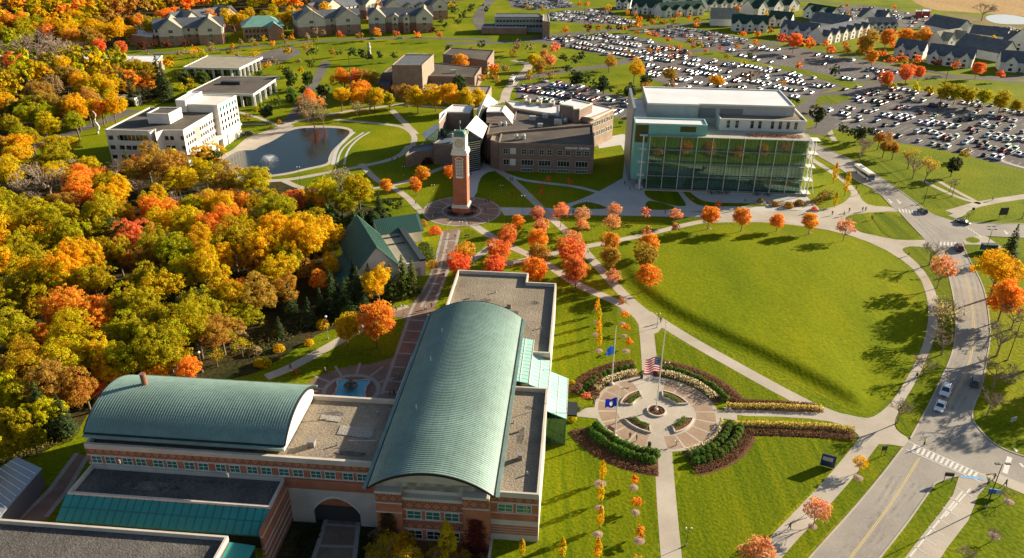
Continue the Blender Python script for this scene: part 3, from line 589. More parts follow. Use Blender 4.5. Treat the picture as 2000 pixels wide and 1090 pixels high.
def T_(s, kind, cz_at='crown', hf=1.0, zo=0):
    "s: 'x,y,w,c ...' with pixel crown centre (or trunk foot) and crown width"
    for q in s.split():
        x, y, wd, c = q.split(','); x = float(x); y = float(y); wd = float(wd)
        _, _, R0, H0 = PROTO[kind][0]; R_ = wd/pxm(y)/2; 
        if cz_at == 'crown':
            for _ in range(3):
                cz = {'wood': 10.3, 'maple': 4.9, 'spray': 5.2, 'column': 3.5, 'conifer': 4.5, 'pine': 4.6, 'bare': 6.2, 'thin': 6}[kind]*R_/R0*hf
                p = G(x, y, cz); R_ = wd/2*(1.16 if kind in ('maple', 'spray') else 1.06)/PX((p.x, p.y, cz))[2]
            if zo: p = G(x, y, cz+zo)
        else: p = G(x, y); R_ = wd/2/PX(p)[2]
        TREES.append([kind, c, p.x, p.y, R_, hf])
        if zo: LOW.append((p.x, p.y))
T_("""155,345,60,O 175,325,40,Y 195,335,45,O 285,305,60,A 320,325,70,A 345,348,62,Y 12,382,60,G 38,402,60,G 158,372,64,O 180,392,40,O 122,392,60,A 100,408,90,G 200,400,96,G 232,372,64,Y
308,392,56,Y 290,408,60,O 332,415,56,O 375,398,60,G 402,392,36,R 418,398,60,Y 442,380,44,O 470,392,40,O 455,410,44,O 10,425,44,O 42,472,90,G 82,452,66,Y 132,452,76,G 180,442,56,L 195,474,90,G 250,455,76,R 305,436,60,Y 302,470,70,G 368,432,66,Y
430,432,66,O 452,462,84,G 405,445,56,Y 20,505,72,L 62,502,44,P 135,492,112,Y 62,535,76,Y 230,492,60,G 268,502,60,A 305,496,64,A 342,490,84,G 282,540,74,G 385,512,96,L 432,512,66,Y 500,388,40,G 568,388,52,R 606,392,48,O
590,432,110,Y 540,442,76,Y 520,482,82,Y 600,470,84,Y 482,430,60,L 560,502,64,G 530,522,72,Y 490,505,64,A 600,525,44,A 618,545,44,O 20,565,84,G 70,580,70,G 135,592,84,O 192,605,80,O 112,622,54,O 242,592,92,G 300,562,80,L 352,582,112,G
432,572,84,L 470,560,56,O 302,640,116,G 382,632,88,G 430,640,70,A 410,600,70,G 470,610,60,G 500,570,70,A 20,642,84,G 80,662,56,O 52,702,92,G 132,692,92,L 182,682,84,Y 200,722,64,Y 102,742,92,A 42,772,84,G 162,752,74,A 22,815,74,G 90,800,70,L 250,690,84,G 340,690,60,G
10,870,60,G 60,850,56,G 240,640,90,G 180,545,80,G 110,545,84,L 640,480,50,L 645,520,44,Y 555,560,56,A 520,540,60,G 60,320,50,G 110,330,50,Y 15,340,60,L -30,420,80,G -40,520,90,Y -40,640,90,G -40,760,90,L -35,860,90,G""", 'wood')
T_("88,332,84,T 130,318,56,T 48,352,72,T 60,385,50,T 222,320,44,T 275,365,54,T 345,385,48,T 288,552,66,T 100,90,70,T 60,75,80,T 30,88,60,T 135,88,60,T 400,375,50,T 340,412,40,T", 'bare')
T_("""40,170,90,G 12,140,56,G 80,160,56,A 120,140,56,A 185,130,84,Y 160,175,70,A 200,188,64,Y 250,132,66,A 280,128,46,G 285,158,34,O 22,118,44,R 145,228,50,G 85,245,46,L 45,258,44,G 20,235,54,G 60,200,70,G 100,195,60,A 130,115,60,Y 230,150,50,A 150,200,60,Y 0,190,60,Y
10,285,44,A 60,265,40,G 140,52,50,O 175,60,44,A 120,50,40,Y 60,28,60,Y 20,45,60,G 100,30,60,Y 160,22,56,Y 195,40,56,Y 230,35,56,Y 300,25,56,G 265,18,50,A 350,15,50,Y 400,12,50,O 450,18,50,Y 330,8,50,O 480,12,40,Y 560,12,50,Y 600,18,44,O 640,12,40,Y 520,8,50,G 10,10,60,O 50,10,60,G 150,5,60,Y 210,10,60,A 740,5,30,O
672,150,40,O 695,148,44,R 722,150,44,A 665,182,40,Y 700,165,40,O 325,120,24,Y 210,160,44,Y 170,150,50,Y""", 'wood')
T_("638,372,62,L 700,370,64,L 668,398,44,G 612,420,40,G 560,392,40,L 530,385,34,G 620,405,34,A 585,385,30,Y 1190,118,26,A 1240,132,34,Y 1311,143,30,A 1398,156,26,Y 1955,515,84,Y 1748,286,30,A 1730,280,32,A 608,195,40,O 1720,265,32,A", 'wood')
T_("""335,112,16,L 350,104,14,T 392,100,14,Y 415,96,14,T 450,98,16,A 465,104,16,T 520,128,16,Y 535,118,16,T 548,130,14,G 330,160,16,G 352,172,18,L 480,230,16,A 500,215,14,L 560,95,18,T 585,118,14,T 590,135,16,L 632,62,14,T 648,100,14,A 470,82,13,T 500,85,12,A 530,84,13,O 560,82,12,T 455,90,12,O 615,78,12,L 380,96,14,O 410,88,13,T 1010,85,14,T 1075,145,16,T 1035,150,16,A 1195,120,18,T 1420,110,12,A 1530,160,12,O 1455,120,12,L 1600,205,14,G 675,640,48,Y 732,628,64,O 310,714,44,O 365,720,40,O 190,762,30,R 268,330,40,O 755,362,22,O 812,362,24,O 824,340,26,O 880,335,22,O 465,330,14,Y 482,332,12,Y 516,333,11,A 545,240,11,A 529,250,11,A
1051,416,26,P 1262,415,20,P 1009,432,24,O 1058,442,28,P 1053,470,36,O 1051,498,38,A 1047,528,44,O 991,460,38,R 978,492,42,R 970,518,38,R 907,495,40,O 900,517,42,R 1122,470,30,P 1120,493,50,R 1126,526,46,R 1194,470,34,O 1196,498,38,A
1264,475,36,O 1264,501,44,A 1267,534,42,O 1386,420,32,O 1451,425,32,O 1520,430,26,O 1583,435,28,O 1404,398,14,R 1965,580,60,O 815,188,36,Y 850,184,36,Y 880,188,36,Y 908,190,36,Y 935,190,30,Y 795,182,30,A 700,190,30,Y 730,188,34,Y 760,192,26,L 565,35,20,G
665,68,15,R 703,68,15,A 738,62,17,O 775,65,14,R 817,67,15,O 845,57,14,D 859,68,14,R 515,75,13,L 550,70,14,A 570,72,12,O 600,72,16,T 195,90,22,R 237,93,22,R 278,90,20,D 325,86,20,D 360,86,18,D 300,84,16,D
1105,57,16,O 1148,54,17,D 1169,53,15,A 1190,53,13,D 1208,52,13,D 1220,54,12,O 1229,50,14,A 1247,47,16,O 1247,38,15,O 1266,37,13,D 1276,43,14,A 1296,42,14,A 1314,40,14,A 1282,34,13,A 1130,8,12,O 1147,10,12,O 1188,17,14,O 1225,24,10,O 1240,26,10,P 1323,30,14,O 1345,33,12,O 1361,46,14,O 1360,37,12,O
1268,64,13,O 1281,67,13,R 1305,76,12,R 1243,62,10,R 1347,77,17,G 1367,85,17,G 1326,92,13,O 1310,93,11,O 1352,90,11,O 1269,98,12,O 1286,96,12,O 1229,103,10,Y 1380,99,10,P 1310,108,10,P 1347,104,10,P 1405,94,10,R 1440,90,11,O 1475,84,13,O 1450,65,14,O 1480,67,16,O 1417,20,16,O 1443,17,14,O
1060,18,10,Y 1032,13,12,L 1526,75,20,R 1552,80,24,R 1580,85,22,O 1583,78,14,R 1613,85,16,O 1625,95,18,R 1654,97,16,O 1654,88,14,R 1684,97,18,O 1695,78,34,A 1706,110,22,O 1722,102,18,R 1740,115,20,R 1760,112,20,R 1772,123,20,A 1795,115,20,R 1732,72,28,O 1768,68,24,O 1745,88,16,O 1767,83,14,O 1790,72,20,O 1808,67,24,O 1755,65,14,O
1832,122,16,D 1868,128,20,R 1910,133,22,R 1955,143,18,R 1560,126,17,R 1733,152,26,R 1773,142,26,R 1796,140,22,R 1955,116,16,D 1680,83,16,R 1835,72,14,O 1816,42,14,P 1830,48,12,P 1852,50,12,P 1880,58,14,R 1910,56,14,R 1655,9,8,R 1748,14,8,R 1504,60,12,R
1744,168,14,L 1790,170,18,L 1814,175,20,G 1842,178,26,G 1868,180,26,G 1895,184,26,G 1925,188,26,G 1958,193,30,G 1986,204,22,G 1655,38,16,Y 1548,20,10,Y 1513,40,10,Y 1915,77,12,Y 1939,76,14,Y 1494,38,14,Y 1076,116,22,P 1043,115,24,Y 1053,130,22,A 1031,143,14,Y 1065,104,18,P
960,130,18,R 955,137,16,Y 968,135,18,O 940,152,20,A 967,152,20,A 900,120,28,O 490,78,14,T 1940,100,10,V 1590,45,10,Y 1480,10,10,O""", 'maple')
T_("""1096,414,32,P 1137,420,30,P 1137,438,24,P 1200,410,26,P 1196,434,32,P 1320,418,24,P 1320,442,20,P 1264,448,20,P 1197,540,28,P 1653,442,32,P 1842,522,46,P 1597,992,46,P 1480,1078,60,P 1059,360,12,R 1058,375,12,R 1073,350,12,R 1114,353,12,R
1682,902,26,Y 1215,590,10,P 1145,775,14,P 1000,375,10,A""", 'spray')
T_("1167,596,12,Y 1170,614,12,Y 1170,636,13,Y 1171,660,13,Y 1177,920,16,Y 1174,962,16,Y 1173,1008,18,Y 1168,1072,18,Y 1099,1070,18,Y 1020,1068,16,Y 1632,336,13,Y 1655,356,15,Y 1633,388,10,L 1655,36,10,Y 1496,33,10,Y", 'column')
for q in "1222,613,12 1221,638,13 1226,664,16 1241,933,16 1247,978,20 1250,1034,22 1250,1096,20".split():
    x, y, wd = map(float, q.split(',')); R_ = wd/2/pxm(y)*1.05; p = G(x, y, 4.9*R_/3*1.35); TREES.append(['maple', 'O', p.x, p.y, R_, 1.35])
T_("""565,585,34,E 602,610,34,E 675,585,44,E 702,575,36,E 645,560,36,E 530,578,30,E 690,545,36,E 655,590,34,E 80,802,56,E 122,815,44,E 545,640,24,E 625,590,30,E
740,398,26,E 760,396,22,E 775,402,22,V 783,400,9,E 1978,475,36,E 222,193,16,V 245,195,16,V 275,186,14,V 285,180,14,E 175,205,30,E 310,150,40,E 320,165,36,E 240,170,30,E 255,180,28,E 1133,108,22,E 1123,115,22,E 1193,175,14,E 1209,180,12,E 1212,238,10,E 1228,236,10,E 250,322,26,V
658,103,10,E 665,102,9,E 8,400,40,L 40,110,14,E 70,108,18,E""", 'conifer')
T_("""655,432,44,E 690,437,46,E 722,430,38,E 636,418,38,V 750,425,34,E 610,410,34,V 590,398,34,V 404,322,56,E 1103,112,20,E 1107,133,20,E 1127,150,26,E 1146,155,20,E 1160,165,20,E 1180,163,26,E 1233,178,26,E 1260,160,26,E 1063,90,12,E 1464,110,18,E 1428,175,20,E 1450,178,20,E 1558,197,16,E 1598,225,30,E 1643,252,22,E 1660,256,22,E 1684,262,26,E 1698,255,22,E 1863,322,30,E
690,103,24,E 707,105,24,E 720,110,20,E 745,108,20,E 770,108,16,E 1125,148,22,E 873,95,16,E 940,88,18,E 410,210,24,E 605,125,24,V 600,155,26,V 565,150,28,V 570,185,26,V 590,175,22,V 628,180,26,E 560,140,22,V 545,200,24,V 520,215,26,E 900,165,34,E 875,160,20,V 360,150,28,V 395,150,26,V 370,165,24,G
505,145,20,V 610,100,22,V 920,15,20,V 905,30,20,V 890,22,20,V 895,42,18,V 950,18,16,V 880,10,20,L 870,50,12,E 860,42,12,E 1632,140,24,E 1230,20,10,E""", 'pine')
T_("1825,480,52,B 1812,700,50,B 1762,790,56,B 1965,640,80,B 1955,710,70,B 1940,775,56,B 1685,283,44,A 1790,315,44,B 1860,355,26,B 1942,1040,30,B 1970,965,26,B 1890,1080,44,B 1925,10,36,B 1990,600,60,B 1480,140,30,B 1460,150,24,B 1650,250,14,B 1170,745,14,B 1130,760,20,B 1850,655,56,B", 'bare')
T_("1850,612,70,T 1846,590,56,T 665,345,60,T 668,390,40,G 610,205,60,T 630,220,40,T 695,205,34,T 720,200,30,T 770,860,70,A 760,1060,60,G 800,1085,60,Y 850,1075,40,A 1815,320,50,A 1780,300,40,A 1885,300,20,A 600,220,30,T 590,215,20,B 420,690,40,L 470,670,44,L 445,655,40,G 1085,92,24,P 1034,90,22,T 1010,92,18,T 1062,105,16,T 1265,165,30,A 780,175,34,A 920,95,10,T 600,90,30,A 560,100,22,Y 500,105,30,Y 375,100,30,Y 400,110,20,L 620,60,16,T 985,135,20,T 1001,105,16,A 735,1085,50,G 1310,165,24,T".replace('770,860,70,A ', ''), 'thin')
SP = []; rsp = random.Random(77)
for t_ in TREES:
    kd, c, x, y, R_, hf = t_
    if kd == 'wood' and R_ > 6.6 and (x, y) not in LOW:
        Rs = 4.9; k = max(3, int((R_/Rs)**2*1.25)); a0 = rsp.random()*6.28
        for i in range(k):
            rr = R_*.78*math.sqrt((i+.3)/k); a = a0+i*2.39996; rs_ = Rs*rsp.uniform(.85, 1.15)
            c_ = c if rsp.random() < .8 else rsp.choice({'Y': 'LO', 'G': 'LV', 'L': 'GY', 'O': 'YA', 'A': 'OT', 'R': 'OD'}.get(c, c)); SP.append([kd, c_, x+rr*math.cos(a), y+rr*math.sin(a), rs_, 1.12*rsp.uniform(.92, 1.1)])
    else: SP.append(t_)
TREES[:] = SP
# ---- fill the woods between the trees read off the photograph
FILL = []
def fill(px, sp, cols, seed, exclude=()):
    rs = random.Random(seed); pl = [(q.x, q.y) for q in gp(px)]; xs = [q[0] for q in pl]; ys = [q[1] for q in pl]; big = [t for t in TREES if t[0] in ('wood', 'bare', 'thin')]; nt_ = int((max(xs)-min(xs))*(max(ys)-min(ys))/sp/sp*3)
    for _ in range(nt_):
        p = (rs.uniform(min(xs), max(xs)), rs.uniform(min(ys), max(ys)))
        if not inside(p, pl): continue
        if any((p[0]-t[2])**2+(p[1]-t[3])**2 < sp*sp for t in big) or any((p[0]-t[2])**2+(p[1]-t[3])**2 < sp*sp for t in FILL): continue
        c = rs.choice(cols); FILL.append(['thin' if c == 'T' else 'wood', c, p[0], p[1], rs.uniform(.5, .62)*sp*1.25, rs.uniform(.8, .95)])
T_('742,600,58,Y', 'wood', 'foot', 1.35); T_('788,576,46,V 765,582,40,V 806,572,38,V 702,592,44,E 684,604,38,E 722,570,32,E 662,600,34,E', 'conifer', 'foot', 1.0)
T_('775,1052,64,Y 738,1080,54,G 842,1078,46,A 905,1090,44,A 810,1095,50,Y', 'wood', zo=-4); T_('873,1062,42,Y', 'column', zo=-4); T_('818,1068,50,T 950,1085,40,T 735,1040,40,T', 'thin', zo=-4)
fill([(-100,300),(90,310),(200,350),(400,355),(480,400),(610,400),(640,470),(650,560),(610,610),(520,690),(430,740),(200,760),(150,880),(-60,950)], 8.6, 'GLLYYA', 3)
fill([(-120,80),(60,75),(230,60),(310,40),(470,32),(590,32),(640,5),(860,2),(880,-90),(-300,-90)], 11, 'YYYGLOAA', 4)
fill([(-80,150),(30,128),(90,145),(250,148),(290,172),(180,200),(100,215),(60,235),(-40,300)], 10, 'YGGLAA', 5)
# ---- shadows on the right edge come from woods standing beyond the frame
fill([(2045,700),(2160,690),(2250,800),(2060,800)], 10, 'AGGY', 8)
LAND = [('clock tower', G(902,408)), ('flag plaza', G(1282,804)), ('pond fountain', G(527,314)), ('glass library', G(1420,330)), ('green-roofed chapel', G(720,500)), ('white office block', G(340,270)), ('blue pool fountain', G(686,763)),
        ('white city bus', G(1686,345)), ('long striped crosswalk', G(1840,895)), ('dark blue campus sign', G(1617,905)), ('left copper barrel roof', G(380,850)), ('brick student centre', G(1070,300)), ('teal-roofed hall', G(518,70)),
        ('dark brick arts building', G(850,150)), ('pale far pond', G(1965,40)), ('upper road crossing', G(1775,412)), ('flat white pavilion', G(450,130)), ('red low building', G(1790,22)), ('long brick dormitory', G(780,60)), ('low brown hall in the woods', G(200,120)),
        ('row of white townhouses', G(1640,90)), ('glass office', G(1020,50)), ('large barrel roof', G(900,750)), ('gabled brick dormitory', G(370,90)), ('sheltered bus stop', G(1930,490)), ('dark bronze statue tower', G(722,108))][:-1]
RANK = {}
def rank_label(items, fmt, key):
    "items: list of (x, y, ...). Returns labels that count each item off from its nearest landmark"
    out = [None]*len(items); buckets = {}
    for i, it in enumerate(items):
        p = Vector((it[0], it[1], 0)); j = min(range(len(LAND)), key=lambda k: (LAND[k][1]-p).length); buckets.setdefault((j, key(it)), []).append(((LAND[j][1]-p).length, i))
    for (j, k), l in buckets.items():
        for r, (_, i) in enumerate(sorted(l)): out[i] = fmt(items[i]).format(rank=near(r+1), place=LAND[j][0])
    return out
for t in TREES+FILL: t.append((t[4] if t[0] != 'column' else t[4]*2.6)*PX((t[2], t[3], 4))[2]*(.55 if t in FILL and t[4] < 0 else 1))
def vis(t): x, y, _ = PX((t[2], t[3], 5)); return -60 < x < 2060 and -30 < y < 1140
ALL = sorted([t for t in TREES if vis(t)], key=lambda t: -t[6])+[]
FV = [t for t in FILL if vis(t)]
for t in FV: t[6] *= .42
ORDERED = sorted(ALL+FV, key=lambda t: -t[6]); NEAR = ORDERED[:520]; FAR = ORDERED[520:]
NEAR += [t for t in FILL if not vis(t) and t[2] > 60]
cnt = {}
labs = rank_label([(t[2], t[3], t) for t in NEAR], lambda it: CN[it[2][1]]+' '+KN[it[2][0]][1]+', {rank} such one to the {place}', lambda it: (it[2][0], it[2][1]))
GRP = {'wood': 'broad autumn trees', 'maple': 'round maples', 'spray': 'thin upright maples', 'column': 'narrow columnar trees', 'conifer': 'conifers', 'pine': 'pines', 'bare': 'bare trees', 'thin': 'thinly leaved trees'}
for t, lb in zip(NEAR, labs):
    kd, c, x, y, R_, hf = t[:6]; pr = PROTO[kd]; i = random.randrange(len(pr)); lm, tm, R0, H0 = pr[i]; s = R_/R0
    o = thing(KN[kd][0], lb, 'tree', (x, y, -4 if (x, y) in LOW else 0), random.uniform(0, 6.28), GRP[kd]); o.scale = (s, s, s*hf*random.uniform(.95, 1.06))
    j = [random.uniform(.88, 1.12) for _ in range(3)]; cc = [a*b_ for a, b_ in zip(COLS[c], j)]
    link('trunk', tm, o)
    if lm: link('crown', lm, o, col=cc)
# far woods: every crown past the first four hundred, one object
if FAR:
    PP = []; NN = []; SS = []; TT = []; CC = []; print('near', len(NEAR), 'far', len(FAR))
    for t in FAR:
        kd, c, x, y, R_, hf = t[:6]; R_ = max(R_, 1.2)
        P, N, S, T = crown_pts(R_, R_*.95, R_*1.5, 34, 14, R_*.12, seed=random.randrange(9999)); P += np.array([x, y, 0]); PP.append(P); NN.append(N); SS.append(S); TT.append(T); CC.append(np.repeat([[a*random.uniform(.85, 1.15) for a in COLS[c]]], len(P), 0))
    link('distant_trees', leafmesh('distant_trees', np.concatenate(PP), np.concatenate(NN), np.concatenate(SS), np.concatenate(TT), leaf_a, np.concatenate(CC)), kind='stuff', label='distant autumn trees past the dormitories and car parks')
# mulch rings under young trees
b = MB()
for (x, y) in ((1165,604),(1166,629),(1166,654),(1170,685),(1214,607),(1216,632),(1219,656),(1223,686),(1172,945),(1171,992),(1168,1044),(1238,952),(1241,1001),(1248,1056),(1676,933),(1587,1028),(1970,980),(1942,1047),(1386,447),(1451,449),(1520,451),(1583,455),(1654,458),(1267,566)):
    p = G(x, y); r = random.uniform(.8, 1.15); pts = [(p.x+r*random.uniform(.9, 1.1)*math.cos(a*.5236), p.y+r*random.uniform(.9, 1.1)*math.sin(a*.5236)) for a in range(12)]; b.v.append((p.x, p.y, .22)); k = len(b.v); b.v += [(q[0], q[1], .012) for q in pts]
    for a in range(12): b.f.append((k-1, k+a, k+(a+1) % 12)); b.m.append(0)
b.obj('mulch_ground', rampmat('mulch_ring', [(.3,(.22,.15,.11)),(.7,(.34,.25,.19))], 2, second=(6,.3)), kind='structure')
# ------------------------------------------------ shrubs and beds round the flag plaza
SH = []
def srow(r, a0, a1, n, c, s=1.0, nm=''):
    for i in range(n):
        a = math.radians(a0+(a1-a0)*i/max(1, n-1)); SH.append((PC.x+r*math.cos(a), PC.y+r*math.sin(a), c, s*random.uniform(.92, 1.1), nm, i))
srow(15.1, 286, 342, 12, 'V', 1.5, 'inner shrub row southeast'); srow(17.1, 287, 340, 12, 'V', 1.5, 'outer shrub row southeast'); srow(16.2, 16, 82, 17, 'V', 1.5, 'shrub arc northeast'); srow(14.3, 203, 260, 13, 'V', 1.5, 'inner shrub arc southwest'); srow(16.3, 206, 258, 12, 'V', 1.5, 'outer shrub arc southwest')
srow(16.6, 100, 158, 12, 'V', 1.3, 'shrub arc northwest')
SN = {'inner shrub row southeast': ('inner row between south and east paths', 'south'), 'outer shrub row southeast': ('outer row between south and east paths', 'south'), 'shrub arc northeast': ('arc behind tall pale grasses', 'east'),
      'inner shrub arc southwest': ('inner arc beside the talking people', 'glass porch'), 'outer shrub arc southwest': ('outer arc beside the talking people', 'glass porch'), 'shrub arc northwest': ('arc behind the light blue flag', 'north')}
for (x, y, c, s, nm, i) in SH:
    lm = random.choice(PROTO['shrub'])[0]; o = link('boxwood_shrub', lm, None, (x, y, 0), random.uniform(0, 6), col=[a*random.uniform(.85, 1.2) for a in (.12, .20, .03)]); o.scale = (s, s, s*random.uniform(.9, 1.05))
    a, e = SN[nm]; tag(o, '%s shrub from the %s end, %s' % (ordw(i+1), e, a), 'shrub', 'round clipped shrubs ringing the flag plaza')
for q in "517,713,26,L 545,684,22,Y 604,672,18,Y 630,638,26,Y 580,729,16,A 470,662,30,T 500,690,24,T 505,712,20,L 541,655,20,L 595,628,16,L 1115,820,22,L 1117,750,14,L 1125,800,20,V 25,868,50,G 50,862,40,Y 1352,390,7,A 1270,365,8,V 1313,362,9,V 1485,395,14,T 1590,410,12,R 1540,405,18,A 1515,402,14,A 1560,400,18,A 850,455,24,R 830,490,30,V 838,505,26,V 845,520,22,A 885,318,16,D 832,318,26,D 958,318,22,D 843,300,12,D 810,440,24,A 825,440,20,A".split():
    x, y, wd, c = q.split(','); p = G(float(x), float(y)); s = float(wd)/2/pxm(float(y))/.62; o = link('garden_shrub', random.choice(PROTO['shrub'])[0], None, (p.x, p.y, 0), random.uniform(0, 6), col=COLS[c]); o.scale = (s, s, s*.75); o['_c'] = c
    SH.append(o)
gs = [o for o in SH if hasattr(o, 'location')]
for o, lb in zip(gs, rank_label([(o.location.x, o.location.y, o['_c']) for o in gs], lambda it: 'rounded '+CN[it[2]]+' garden shrub, {rank} of that colour to the {place}', lambda it: it[2])): tag(o, lb, 'shrub', 'garden shrubs'); del o['_c']
def tuft(name, pts, wd, h, col, label, dens=9, ls=.22, col2=None):
    "a bed of grasses or ground cover: upright blades scattered along a band"
    P = []; C = []
    for a, c in zip(pts[:-1], pts[1:]):
        d = Vector((c[0]-a[0], c[1]-a[1])); n = max(1, int(d.length*wd*dens))
        nn = Vector((-d.y, d.x)).normalized()
        for _ in range(n): t = random.random(); s = random.uniform(-.5, .5)*wd; z = random.random()**.7*h*(1-.5*abs(s/wd*2)**2); P.append((a[0]+d.x*t+nn.x*s, a[1]+d.y*t+nn.y*s, z)); k = random.uniform(.75, 1.25); C.append([q*k for q in (col if col2 is None or random.random() < z/h*1.1 else col2)])
    P = np.array(P); N = RS.normal(size=P.shape)*.6+np.array([0, -.3, .7]); return link(name, leafmesh(name, P, N, ls*RS.uniform(.6, 1.3, len(P)), RS.rand(len(P)), leaf_a, np.array(C)), kind='stuff', label=label)
TG = (.80, .68, .42); BG = (.12, .12, .03)
tuft('ornamental_grass', arc(PC, 14.0, 18, 80), 1.9, 1.7, TG, 'tall pale ornamental grasses curving around the plaza towards the east path', 80, .13, BG)
tuft('ornamental_grass', arc(PC, 14.0, 99, 118)+arc(PC, 14.2, 132, 150), 1.8, 1.6, TG, 'pale ornamental grasses by the light blue flag pole', 80, .13, BG)
tuft('ornamental_grass', arc(PC, 13.5, 286, 346), .9, 1.1, TG, 'low pale grasses lining the shrub rows by the south path', 110, .12, BG)
RB = (.19, .10, .05)
for (a0, a1, t) in ((14, 84, 'behind the tall grasses'), (97, 160, 'behind the light blue flag'), (200, 262, 'facing the yellow columnar trees'), (283, 343, 'facing the south lawn')):
    tuft('ground_cover', arc(PC, 18.9, a0, a1), 2.2, .5, RB, 'rusty brown ground cover '+t, 40, .14)
YG = (.74, .55, .13)
tuft('ornamental_grass', [G(x, y) for x, y in ((1418,795),(1440,797),(1500,797),(1606,802))], 1.5, 1.3, YG, 'golden grass hedge along the north side of the east path', 90, .13, (.16,.14,.03))
tuft('ground_cover', [G(x, y) for x, y in ((1400,772),(1440,784),(1500,786),(1590,792))], 1.3, .6, RB, 'brown ground cover behind the golden grass hedge', 50, .14)
tuft('ornamental_grass', [G(x, y) for x, y in ((1436,831),(1500,832),(1600,835),(1668,842))], 1.6, 1.2, YG, 'golden grass hedge along the south side of the east path', 90, .13, (.16,.14,.03))
tuft('ground_cover', [G(x, y) for x, y in ((1430,858),(1450,845),(1500,845),(1600,849),(1668,858))], 1.8, .5, RB, 'brown ground cover south of the east path hedge', 50, .14)
tuft('meadow_planting', [G(x, y) for x, y in ((1500,399),(1560,401),(1600,395),(1620,375))], 4, 1.0, (.30,.14,.03), 'mixed rust and green meadow planting at the library corner', 12, .2, (.12,.13,.03))
tuft('undergrowth', [G(x, y) for x, y in ((470,700),(500,675),(560,650),(600,620),(650,600))], 7, 1.2, (.20,.15,.05), 'tangled brown undergrowth at the edge of the wood', 5, .25, (.10,.11,.03))
tuft('undergrowth', [G(x, y) for x, y in ((-20,900),(60,880),(140,850))], 4, 1.0, (.35,.25,.03), 'low yellow undergrowth beside the wood path', 10, .2, (.12,.13,.03))
tuft('courtyard_shrubbery', [G(x, y, -4) for x, y in ((575,1120),(590,1080),(612,1035))], 3.4, 1.2, (.035,.05,.015), 'dark shrubbery in the courtyard left of the arch walk', 14, .2).location.z = -4
tuft('courtyard_shrubbery', [G(x, y, -4) for x, y in ((712,1120),(722,1080),(728,1045))], 3.4, 1.3, (.035,.05,.015), 'dark shrubbery in the courtyard right of the arch walk', 14, .2).location.z = -4
tuft('tower_hedge', arc(TC, 4.6, 10, 70), 1.3, .9, (.06,.045,.025), 'dark hedge quarter behind the clock tower on its east', 60, .12)
tuft('tower_hedge', arc(TC, 4.6, 110, 170), 1.3, .9, (.06,.045,.025), 'dark hedge quarter behind the clock tower on its west', 60, .12)
tuft('tower_hedge', arc(TC, 4.6, 200, 255), 1.6, .9, (.06,.045,.025), 'dark hedge quarter in front of the clock tower on its west', 60, .12)
tuft('tower_hedge', arc(TC, 4.6, 285, 340), 1.6, .9, (.06,.045,.025), 'dark hedge quarter in front of the clock tower on its east', 60, .12)
# planters: four kerbed quarter beds and the round centre bed
PN = {0: 'northeast, behind the flagpole', 1: 'northwest, behind the flagpole', 2: 'southwest, towards the talking people', 3: 'southeast, towards the shrub rows'}
for q in range(4):
    a0, a1 = q*90+20, q*90+72; t = thing('planter', 'curved kerbed planter %s' % PN[q], 'planter', (PC.x, PC.y, 0), 0, 'four curved planters in the flag plaza')
    Z = Vector((0, 0, 0)); b = MB(); oc = arc(Z, 7.7, a0, a1, 16); ic = arc(Z, 5.3, a0+7, a1-7, 16); b.prism(oc+ic[::-1], .0, .32); b.obj('soil', dirt, t)
    b = MB(); ring_ = oc+ic[::-1]
    for i in range(len(ring_)):
        a = ring_[i]; c = ring_[(i+1) % len(ring_)]; d = (c-a).normalized(); nn = Vector((-d.y, d.x))*.14; b.prism([a-nn, c-nn, c+nn, a+nn], 0, .42)
    b.obj('kerb', stone, t); tuft('low_hedge', arc(PC, 6.0, a0+6, a1-6), 1.3, .95, (.12,.20,.03), 'low green hedge in the curved planter %s' % PN[q], 120, .11)
t = thing('planter', 'round kerbed planter around the tall middle flagpole', 'planter', (PC.x, PC.y, 0)); b = MB(); b.prism(arc(Z, 1.75, 0, 360, 28)[:-1], 0, .3); b.obj('soil', dirt, t)
b = MB(); b.lathe([(1.75, 0), (1.75, .42), (2.05, .42), (2.05, 0)], 0, 0, 32); b.obj('kerb', stone, t)
tuft('planter_flowers', arc(PC, 1.15, 0, 360, 16), .8, .65, (.10,.05,.03), 'dark brown flowers around the base of the middle flagpole', 120, .09)
# ================================================================== BUILDINGS
WM = {}
def winmesh(w_, h, nx, nz, gm, fm, fw_=.09):
    k = (round(w_, 2), round(h, 2), nx, nz, gm.name, fm.name if fm else '')
    if k not in WM:
        a = MB(); a.box(-w_/2, w_/2, -.035, .03, 0, h); g_ = a.mesh('window', gm)
        f = MB()
        if fm:
            f.box(-w_/2-fw_, w_/2+fw_, -.075, .02, -fw_, 0); f.box(-w_/2-fw_, w_/2+fw_, -.075, .02, h, h+fw_)
            for i in range(nx+1): x = -w_/2+w_*i/nx; e = fw_ if i in (0, nx) else fw_*.35; f.box(x-(e if i != nx else 0)*(1 if i in (0, nx) else 1), x+(e if i != 0 else 0), -.07, .02, 0, h)
            for j in range(1, nz): z = h*j/nz; f.box(-w_/2, w_/2, -.066, .02, z-fw_*.35, z+fw_*.35)
            f = f.mesh('window_frame', fm)
        WM[k] = (g_, f if fm else None)
    return WM[k]
